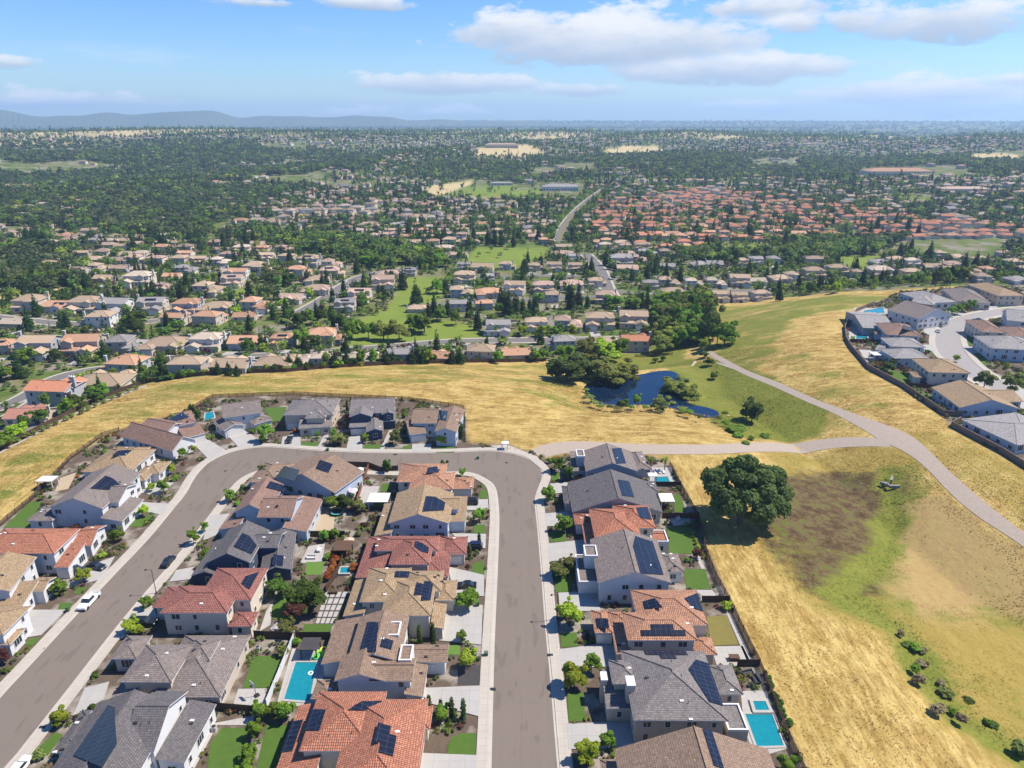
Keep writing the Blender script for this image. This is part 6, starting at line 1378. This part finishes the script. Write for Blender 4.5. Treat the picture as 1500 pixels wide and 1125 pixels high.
car('sedan', at(142,832,.16), sa+math.pi/2+2.9, BK, 'black sedan parked across the salmon roofed house driveway'); car('suv', at(110,838,.16), sa+math.pi/2+3.1, NV, 'dark blue car half inside the open garage')
car('suv', at(693,803,.16), math.pi, NV, 'dark blue car on the red tiled house driveway'); car('sedan', at(683,860,.16), math.pi, BK, 'black car on the driveway of the straw tan house'); car('suv', at(688,738,.16), math.pi, BK, 'black car in shade by the orange corner house')
car('suv', at(212,915,.16), sa-1.5, BK, 'dark car shaded by the red tiled house'); car('sedan', at(424,646,.16), -math.pi/2+.15, BK, 'dark car on the stone coloured house driveway'); car('sedan', at(30,1128,.16), sa, WH, 'white car on the driveway at the photo corner')
ha = math.atan2(at(1376,480,3).y-at(1371,500,3).y, at(1376,480,3).x-at(1371,500,3).x)
car('sedan', at(1374,486,3.05), ha, WH, 'white car parked on the hilltop bend, lower one'); car('suv', at(1379,478,3.05), ha-.3, SL, 'silver car parked on the hilltop bend, upper one'); car('sedan', at(1432,470,3.05), 2.9, NV, 'navy car parked at the inner kerb of the hilltop street')
for x, y, c, a, lab in [(118,530,WH,-1.3,'white van on a drive left of the valley street bend'),(106,529,BK,-1.5,'dark car on the orange house drive in the valley'),(374,512,WH,-1.5,'white car on a pale drive behind the golden field'),(496,506,BK,-1.5,'dark car beside the park fence in the valley'),(388,455,BK,-1.5,'dark car parked by a stone coloured valley house'),(484,430,(.1,.25,.4),.6,'blue car parked along the winding side street'),(493,433,SL,.6,'silver car parked along the winding side street'),(711,491,WH,-1.5,'white car by the grey gabled valley house'),(742,491,SL,-1.5,'silver car by the grey gabled valley house'),(820,486,SL,-1.5,'silver car left of the pinkish valley house'),(505,414,WH,.7,'white car up the winding side street')]:
    p = ground(x, y); p.z += .1; car('suv', p, a, c, lab)
# ------------------------------------------------------------------ street furniture and garden things
def obj1(name, label, cat, p, parts, rz=0):
    root = empty(name, label, cat, p, None, rz)
    for nm, m, mat in parts:
        if isinstance(m, MB): link(nm, flip_up(m.mesh(nm, mat)), root)
    return root
def lamp(px, py, dirx, label):
    a = MB(); a.cyl((0,0,0), (0,0,6.2), .09, .06, 8); b = MB(); b.cyl((0,0,0), (0,0,.5), .17, .14, 8); c = MB(); c.cyl((0,0,6.1), (dirx*1.3,0,6.35), .045, .04, 6); d = MB(); d.cyl((dirx*1.3,0,6.4), (dirx*1.3,0,6.15), .1, .28, 10)
    obj1('street_lamp', label, 'lamp', at(px, py, .14), [('pole', a, M_dark), ('base', b, M_dark), ('arm', c, M_dark), ('lamp_shade', d, M_dark)])
lamp(229,869,-1,'black street lamp on the curving street pavement'); lamp(816,907,-1,'black street lamp on the straight street pavement')
def pergola(px, py, w, d, label, mat=None, h=2.7, zb=0.0):
    mat = mat or M_trim; r = MB(); r.box(-w/2, w/2, -d/2, d/2, h, h+.18); parts = [('roof', r, mat)]
    for sx in (-1, 1):
        for sy in (-1, 1): q = MB(); q.box(sx*(w/2-.3)-.11, sx*(w/2-.3)+.11, sy*(d/2-.3)-.11, sy*(d/2-.3)+.11, 0, h); parts.append(('post', q, mat))
    obj1('pergola', label, 'pergola', at(px, py, zb), parts)
pergola(556,742,5.6,5,'white flat roofed patio cover beside the tan gabled house'); pergola(975,742,3.8,4.6,'white patio cover behind the broad slate house'); pergola(72,714,4.6,3.4,'white roofed pergola in the western garden'); pergola(1285,527,6,5,'white patio cover on the hilltop',zb=ZB); pergola(740,658,2.3,2,'small pale roofed mailbox kiosk at the street bulb', M_trim, 2.2)
pergola(456,958,3.6,3.6,'grey roofed cabana at the head of the long pool', M_slate, 2.4); pergola(504,812,4,4.4,'brown gazebo above the plunge pool', M_wood, 2.4); pergola(955,708,2.6,2.2,'white cover between house and palm pool')
def umbrella(px, py, c, label):
    a = MB(); a.cyl((0,0,0), (0,0,2.5), .03, .03, 6); b = MB(); b.cyl((0,0,2.15), (0,0,2.65), 1.4, .05, 8)
    obj1('parasol', label, 'parasol', at(px, py, .05), [('pole', a, M_dark), ('canopy', b, simple('parasol_cloth', c, .9))])
umbrella(518,728,(.55,.48,.60),'lilac parasol at the low end of the narrow pool'); umbrella(494,712,(.6,.55,.62),'pale parasol beside the corner house wall'); umbrella(950,698,(.16,.12,.16),'dark parasol on the palm pool terrace'); umbrella(527,697,(.6,.6,.62),'white parasol at the top of the narrow pool'); umbrella(512,802,(.5,.36,.26),'tan closed parasol beside the gazebo')
def lounger(px, py, rz, label, zb=.06, name='sun_lounger'):
    a = MB(); a.box(-.9, .3, -.32, .32, .22, .34); a.quadbox([(.3,-.32,.22),(.95,-.32,.55),(.95,.32,.55),(.3,.32,.22),(.3,-.32,.34),(.92,-.32,.67),(.92,.32,.67),(.3,.32,.34)]); parts = [('mattress', a, M_trim)]
    for x in (-.75, .25):
        for y in (-.26, .26): q = MB(); q.box(x-.04, x+.04, y-.04, y+.04, 0, .22); parts.append(('leg', q, M_dark))
    obj1(name, label, 'lounger', at(px, py, zb), parts, rz)
for i, x in enumerate((960, 966, 972)): lounger(x, 692, 1.57, f"white sun lounger above the palm pool, {ordn(i)} from the house")
for i, (x, y) in enumerate([(516,690),(514,696),(512,702)]): lounger(x, y, 0, f"white sun lounger beside the narrow pool, {ordn(i)} from the street fence")
def sofa(px, py, rz, label, c=(.5,.48,.46)):
    m = MB(); m.box(-1.1, 1.1, -.45, .45, .12, .42); b = MB(); b.box(-1.1, 1.1, .3, .5, .42, .85); mm = simple('outdoor_cushion', c, .9); parts = [('seat', m, mm), ('backrest', b, mm)]
    for s in (-1, 1): q = MB(); q.box(s*1.1-.12 if s > 0 else -1.1, 1.1 if s > 0 else -.98, -.45, .3, .42, .62); parts.append(('armrest', q, mm))
    obj1('outdoor_sofa', label, 'sofa', at(px, py, .06), parts, rz)
sofa(468,806,1.5,'grey outdoor sofa by the white patio of the navy house'); sofa(456,818,0,'grey outdoor sofa facing the bright turf'); sofa(992,760,-1.57,'pale sofa on the paved strip by the slate house'); sofa(1095,988,.3,'dark sofa on the terrace above the spa', (.06,.06,.07)); sofa(404,922,1.2,'striped outdoor sofa near the red tiled house', (.35,.33,.32)); sofa(1107,997,-1.4,'dark sofa beside the slope above the spa', (.05,.05,.06))
m = MB(); m.box(-.9,.9,-.5,.5,0,.75); q = MB(); q.box(-1.0,1.0,-.6,.6,.75,.83); obj1('outdoor_kitchen', 'brown outdoor kitchen counter on the white terrace', 'counter', at(1075,966,.06), [('cabinet', m, M_wood), ('counter_top', q, M_wood)])
m = MB(); m.cyl((0,0,.6), (0,0,.66), 1.5, 1.5, 20); q = MB(); q.cyl((0,0,.58), (0,0,.68), 1.75, 1.75, 20); parts = [('frame', q, simple('trampoline_pad', (.12,.45,.55))), ('jumping_mat', m, M_dark)]
m.v = [(x, y, z+.06) for x, y, z in m.v]
for i in range(6): l = MB(); a = i*1.047; l.cyl((1.6*math.cos(a),1.6*math.sin(a),0), (1.6*math.cos(a),1.6*math.sin(a),.6), .04, .04, 6); parts.append(('leg', l, M_dark))
obj1('trampoline', 'round blue rimmed trampoline on the bright turf', 'trampoline', at(494,752,.08), parts)
a = MB(); a.cyl((0,0,0), (0,0,3.0), .06, .06, 8); b = MB(); b.box(-.8,.8,.35,.4,2.6,3.6); c = MB(); c.box(-.4,.4,-.6,.2,0,.25); d = MB(); d.cyl((0,.62,2.75), (0,.62,2.79), .23, .23, 12); obj1('basketball_hoop', 'basketball hoop on the pale back patio', 'hoop', at(375,1020,.06), [('pole', a, M_dark), ('backboard', b, M_trim), ('base', c, M_dark), ('rim', d, M_fo)], 2.4)
def ac(px, py, label):
    m = MB(); m.box(-.42,.42,-.42,.42,.05,.95); q = MB(); q.cyl((0,0,.95), (0,0,1.0), .36, .36, 14); s = MB(); s.box(-.5,.5,-.5,.5,-.05,.05); obj1('air_conditioner', label, 'air conditioner', at(px, py, 0), [('cabinet', m, simple('grey_cabinet', (.38,.37,.35))), ('fan_grille', q, M_dark), ('pad', s, M_patio)])
ac(378,953,'grey air conditioner by the mottled grey house'); ac(314,1070,'grey air conditioner by the photo corner house'); ac(650,812,'grey air conditioner outside the red tiled house')
m = MB(); m.box(-1,1,-.4,.4,0,.55); q = MB(); q.box(-.9,.9,-.3,.3,.5,.58); obj1('planter_box', 'long wooden planter above the squared patio', 'planter', at(488,869,.06), [('box', m, M_wood), ('soil', q, M_mulch)])
def ring(px, py, r, t_, c, label, z):
    m = MB(); n = 18; k = 6
    idx = [[m.vert(((r+t_*math.cos(2*math.pi*j/k))*math.cos(2*math.pi*i/n), (r+t_*math.cos(2*math.pi*j/k))*math.sin(2*math.pi*i/n), t_*math.sin(2*math.pi*j/k))) for j in range(k)] for i in range(n)]
    for i in range(n):
        for j in range(k): m.f.append([idx[i][j], idx[(i+1)%n][j], idx[(i+1)%n][(j+1)%k], idx[i][(j+1)%k]]); m.mi.append(0)
    o = link('pool_float', m.mesh('pool_float', simple('vinyl_float', c, .4)), None, at(px, py, z)); tag(o, label, 'pool float')
ring(455,986,.42,.13,(.8,.8,.8),'white swim ring floating in the long pool',.12); ring(468,958,.8,.25,(.25,.6,.03),'lime green inflatable lying beside the long pool',.3); ring(474,951,.6,.2,(.6,.55,.08),'yellow inflatable lying beside the long pool',.26); ring(463,962,.6,.2,(.1,.5,.15),'green inflatable nearest the cabana',.26)
M_culv = simple('weathered_concrete', (.22,.205,.18), .9, .25, 2)
for i, (x, y) in enumerate([(1310,713),(1300,708),(1306,702)]):
    m = MB(); m.box(-1.6,1.6,-.35,.35,-.3,.5); m.box(-1.6,-1.1,.35,1.4,-.3,.4); o = link('concrete_culvert', m.mesh('concrete_culvert', M_culv), None, ground(x, y), .5*i); tag(o, ['concrete culvert headwall in the green swale, lower right one','flat concrete culvert slab left in the swale','concrete culvert headwall in the green swale, upper one'][i], 'culvert')
# small pavement things
for i, (x, y) in enumerate([(720,655),(727,655),(734,656),(748,657),(755,659)]):
    m = MB(); m.cyl((0,0,0), (0,0,.9), .1, .1, 8); m.cyl((0,0,.9), (0,0,1.0), .1, .03, 8); o = link('bollard', m.mesh('bollard', M_trim), None, at(x, y, .13)); tag(o, f"white bollard beside the mailbox kiosk, {ordn(i)} from the west", 'bollard')
for x, y in [(742,678),(62,950),(330,690)]:
    m = MB(); m.cyl((0,0,.02), (0,0,.032), .45, .45, 16); tag(link('manhole_cover', m.mesh('manhole_cover', M_asph if False else M_dark), None, at(x, y, 0)), {742:'round manhole cover in the street bulb',62:'round manhole cover on the lower curving street',330:'round manhole cover on the street bend'}[x], 'manhole cover')
for x, y, lab in [(62,1066,'dark kerb drain beside the lower garden'),(579,666,'dark kerb drain in front of the north row'),(722,1010,'dark kerb drain on the west side of the straight street'),(806,960,'dark kerb drain on the east side of the straight street')]:
    m = MB(); m.box(-.55, .55, -.3, .3, .1, .17); 
    for i in range(5): m.box(-.5+i*.22, -.4+i*.22, -.25, .25, .17, .185)
    tag(link('drain_grate', m.mesh('drain_grate', M_dark), None, at(x, y, 0)), lab, 'drain')
for x, y, lab in [(826,905,'green utility box beside the straight street lamp'),(712,960,'green utility box by the dark gravel bed'),(196,905,'green utility box near the curving street'),(700,672,'green utility box at the street bulb'),(480,660,'green utility box on the north pavement')]:
    a = MB(); a.box(-.4, .4, -.35, .35, 0, .8); b = MB(); b.box(-.43, .43, -.38, .38, .8, .86); g_ = simple('utility_green', (.07,.12,.08), .6)
    obj1('utility_box', lab, 'utility box', at(x, y, .05), [('cabinet', a, g_), ('lid', b, g_)])
for i, (x, y) in enumerate([(884,868),(905,948),(700,887),(612,1012),(652,832),(100,895)]):
    a = MB(); a.box(-.3, .3, -.35, .35, .05, 1.0); b = MB(); b.box(-.33, .33, -.38, .38, 1.0, 1.08); c_ = simple('bin_plastic', [(.03,.05,.12),(.03,.03,.03),(.05,.12,.04)][i % 3], .5)
    nh = min(NEARH, key=lambda h: (h[1]-at(x, y)).length)[0].split()[:8]
    while nh[-1] in ('the','a','of','with','by','beside','at','and','one','behind'): nh.pop()
    obj1('wheelie_bin', f"{['blue','black','green'][i % 3]} wheelie bin beside the {' '.join(nh)}", 'bin', at(x, y, .16), [('bin', a, c_), ('lid', b, c_)])
# ------------------------------------------------------------------ labels for the trees
LAND = [(p, 'the '+s) for s, p, _ in NEARH]+[(p, s) for p, _, s in HOUSES if s]
LP = np.array([(p.x, p.y) for p, _ in LAND])
def short_house(s):
    s = s.replace(' roofed house', ' house').replace(' with solar panels', '').replace('small ', '').replace(' far off', '').replace(' from left in the', ' of the'); s = s if s.startswith('the ') else 'the '+s
    for a, b in (('row backing onto the dry golden field','field edge row'),('street row behind the golden field','second valley row'),('third row of the valley houses','third valley row'),('row along the winding side street','winding street row'),('row below the creek wood','creek wood row'),('row behind the tall dark conifers','conifer row'),('row facing the creek park','park row'),('row below the eastern slope','eastern slope row'),('row before the eastern greenbelt','greenbelt row')): s = s.replace(a, b)
    w = s.split()
    if len(w) > 11:
        w = w[:10]
        while w[-1] in ('the','a','of','with','by','beside','at','and','to','an','in','behind','on','from','one','its','tall','photo'): w.pop()
    return ' '.join(w)
PONDC = PONDXY.mean(0); groups = {}
for rec in TREES:
    kind, p, o, w, h, lab = rec; d = np.hypot(LP[:, 0]-p.x, LP[:, 1]-p.y); i = int(np.argmin(d)); dx, dy = p.x-LP[i, 0], p.y-LP[i, 1]
    nm = KINDS_T[kind][1]+(' tree' if kind != 'c' and kind != 's' else '')
    if np.hypot(*(PONDC-np.array((p.x, p.y)))) < 48 and d[i] > 14: base = f"{nm} near the pond, {'left' if p.x < PONDC[0] else 'right'} of its middle, {'beyond' if p.y > PONDC[1] else 'before'} the water"
    else: base = f"{nm} {('right of' if dx > 0 else 'left of') if abs(dx) > abs(dy) else ('behind' if dy > 0 else 'in front of')} {short_house(LAND[i][1])}"
    groups.setdefault(base, []).append((o, w*h))
for base, lst in groups.items():
    lst.sort(key=lambda t: -t[1])
    for i, (o, _) in enumerate(lst):
        s = base if len(lst) == 1 else (['larger ','smaller '][i] if len(lst) == 2 else ['largest ','middle sized ','smallest '][i] if len(lst) == 3 else (f"{ordn(i)} largest ")) + base
        o['label'] = ' '.join(s.split()[:16])
# ------------------------------------------------------------------ air, sun and sky
hm = MB(); hm.box(-15600, 15600, -400, 15700, -60, 345); hz = hm.mesh('haze', []); ht = bpy.data.materials.new('haze'); ht.use_nodes = True; nt = ht.node_tree; nt.nodes.clear()
out = nt.nodes.new('ShaderNodeOutputMaterial'); pv = nt.nodes.new('ShaderNodeVolumePrincipled'); pv.inputs['Color'].default_value = (.46,.68,1,1); pv.inputs['Density'].default_value = HAZE if (HAZE := .95e-4) else 0; pv.inputs['Anisotropy'].default_value = .2; nt.links.new(pv.outputs[0], out.inputs['Volume'])
hz.materials.append(ht); ho_ = link('haze', hz); tag(ho_, kind='stuff')
EL, AZ = math.radians(56), math.radians(80)   # sun high in the east, slightly beyond
sdir = Vector((math.sin(AZ)*math.cos(EL), math.cos(AZ)*math.cos(EL), math.sin(EL)))
sl = bpy.data.lights.new('sun', 'SUN'); sl.energy = 5.0; sl.angle = math.radians(.5); sl.color = (1, .93, .82); so = bpy.data.objects.new('sun', sl); COL.objects.link(so); so.rotation_euler = sdir.to_track_quat('Z', 'Y').to_euler(); so.location = (0, 0, 300)
wd = bpy.data.worlds.new('World'); SC.world = wd; wd.use_nodes = True; t = NT.__new__(NT); t.t = wd.node_tree; bg = t.t.nodes['Background']
sky = t.n('ShaderNodeTexSky', sky_type='NISHITA'); sky.sun_disc = False; sky.sun_elevation = EL; sky.sun_rotation = AZ; sky.air_density = 1.0; sky.dust_density = .4; sky.ozone_density = 2.0; sky.altitude = 100
vec = t.coord('Generated'); sx = t.n('ShaderNodeSeparateXYZ'); t.l(vec, sx.inputs[0]); X, Y, Z = sx.outputs
az = t.math('ARCTAN2', X, Y); el = Z
def cloud_c(px, py): d = ray(px, py).normalized(); return math.atan2(d.x, d.y), d.z
def comb(a, b, c=0.0):
    m = t.n('ShaderNodeCombineXYZ')
    for i, v in enumerate((a, b, c)):
        if isinstance(v, (int, float)): m.inputs[i].default_value = v
        else: t.l(v, m.inputs[i])
    return m.outputs[0]
cv = comb(az, t.math('MULTIPLY', el, 2.6)); n1 = t.noise(cv, 11, 8, .6); n2 = t.noise(cv, 36, 6, .65)
nn = t.math('ADD', t.math('MULTIPLY', t.math('SUBTRACT', n1, .5), 1.7), t.math('MULTIPLY', t.math('SUBTRACT', n2, .5), .75))
dens = None; shade = None
CL = [(905,66,225,52,34,1.12),(1060,102,200,26,22,1.0),(755,46,100,30,30,.9),(1385,32,105,36,24,.8),(660,124,150,20,14,.95),(860,132,90,12,10,.7),(1340,138,150,26,18,.85),(1440,158,150,16,12,.6),(40,148,150,16,10,.55),(20,92,40,10,8,.35),(1120,158,200,14,10,.35),(1250,30,60,22,16,.55),(520,4,70,10,10,.7),(380,4,60,6,6,.5),(1100,12,190,20,14,.6),(1490,118,60,10,8,.5),(640,165,200,9,7,.25),(1170,36,45,22,20,.6)]
for px, py, w, hu, hd, a in CL:
    ca, ce = cloud_c(px, py); da = t.math('MULTIPLY', t.math('SUBTRACT', az, ca), F/w); de = t.math('SUBTRACT', el, ce); up = t.math('GREATER_THAN', de, 0.0)
    k = t.math('ADD', t.math('MULTIPLY', up, F/hu-F/hd), F/hd); dz = t.math('MULTIPLY', de, k)
    e = t.math('MULTIPLY', t.math('SUBTRACT', 1.0, t.math('SQRT', t.math('ADD', t.math('MULTIPLY', da, da), t.math('MULTIPLY', dz, dz)))), a)
    wgt = t.math('POWER', 2.718, t.math('MULTIPLY', e, 7.0)); wd_ = t.math('MULTIPLY', wgt, dz)
    if dens is None: dens, num, den = e, wd_, wgt
    else: dens = t.math('MAXIMUM', dens, e); num = t.math('ADD', num, wd_); den = t.math('ADD', den, wgt)
shade = t.math('DIVIDE', num, den)
cov = t.math('ADD', dens, nn); mask = t.ramp(cov, [(.08, (0,0,0)), (.26, (.72,.72,.72)), (.46, (.98,.98,.98))])
wisp = t.ramp(t.noise(comb(az, t.math('MULTIPLY', el, 5.0)), 5, 6, .62), [(.56, (0,0,0)), (.80, (.35,.35,.35))]); wisp = t.math('MULTIPLY', wisp, t.math('SUBTRACT', 1.0, t.math('MULTIPLY', t.math('ABSOLUTE', t.math('SUBTRACT', el, .07)), 8.0), True))
cl_col = t.ramp(t.math('ADD', t.math('MULTIPLY', shade, .34), t.math('ADD', .46, t.math('MULTIPLY', nn, .22))), [(.18, (.40,.50,.66)), (.42, (.62,.70,.82)), (.62, (.95,.96,.98)), (.85, (1.06,1.05,1.03))])
clk = t.mix(1.0, cl_col, (7.8,7.8,7.8), 'MULTIPLY'); clk.node.clamp_result = False
hs = t.n('ShaderNodeHueSaturation'); hs.inputs['Saturation'].default_value = 1.3; t.l(sky.outputs[0], hs.inputs['Color'])
skc = t.mix(1.0, hs.outputs[0], (.80,1.0,1.33), 'MULTIPLY')
fin = t.mix(t.math('MAXIMUM', mask, wisp), skc, clk); t.l(fin, bg.inputs['Color']); bg.inputs['Strength'].default_value = .085
SC.view_settings.view_transform = 'Standard'; SC.view_settings.look = 'None'; SC.view_settings.exposure = .6; SC.view_settings.gamma = 1
cy = SC.cycles; cy.use_denoising = True; cy.volume_bounces = 1; cy.max_bounces = 5; cy.diffuse_bounces = 2; cy.glossy_bounces = 2; cy.transparent_max_bounces = 6; cy.volume_max_steps = 64; cy.sample_clamp_indirect = 4; cy.use_adaptive_sampling = True; cy.adaptive_threshold = .02
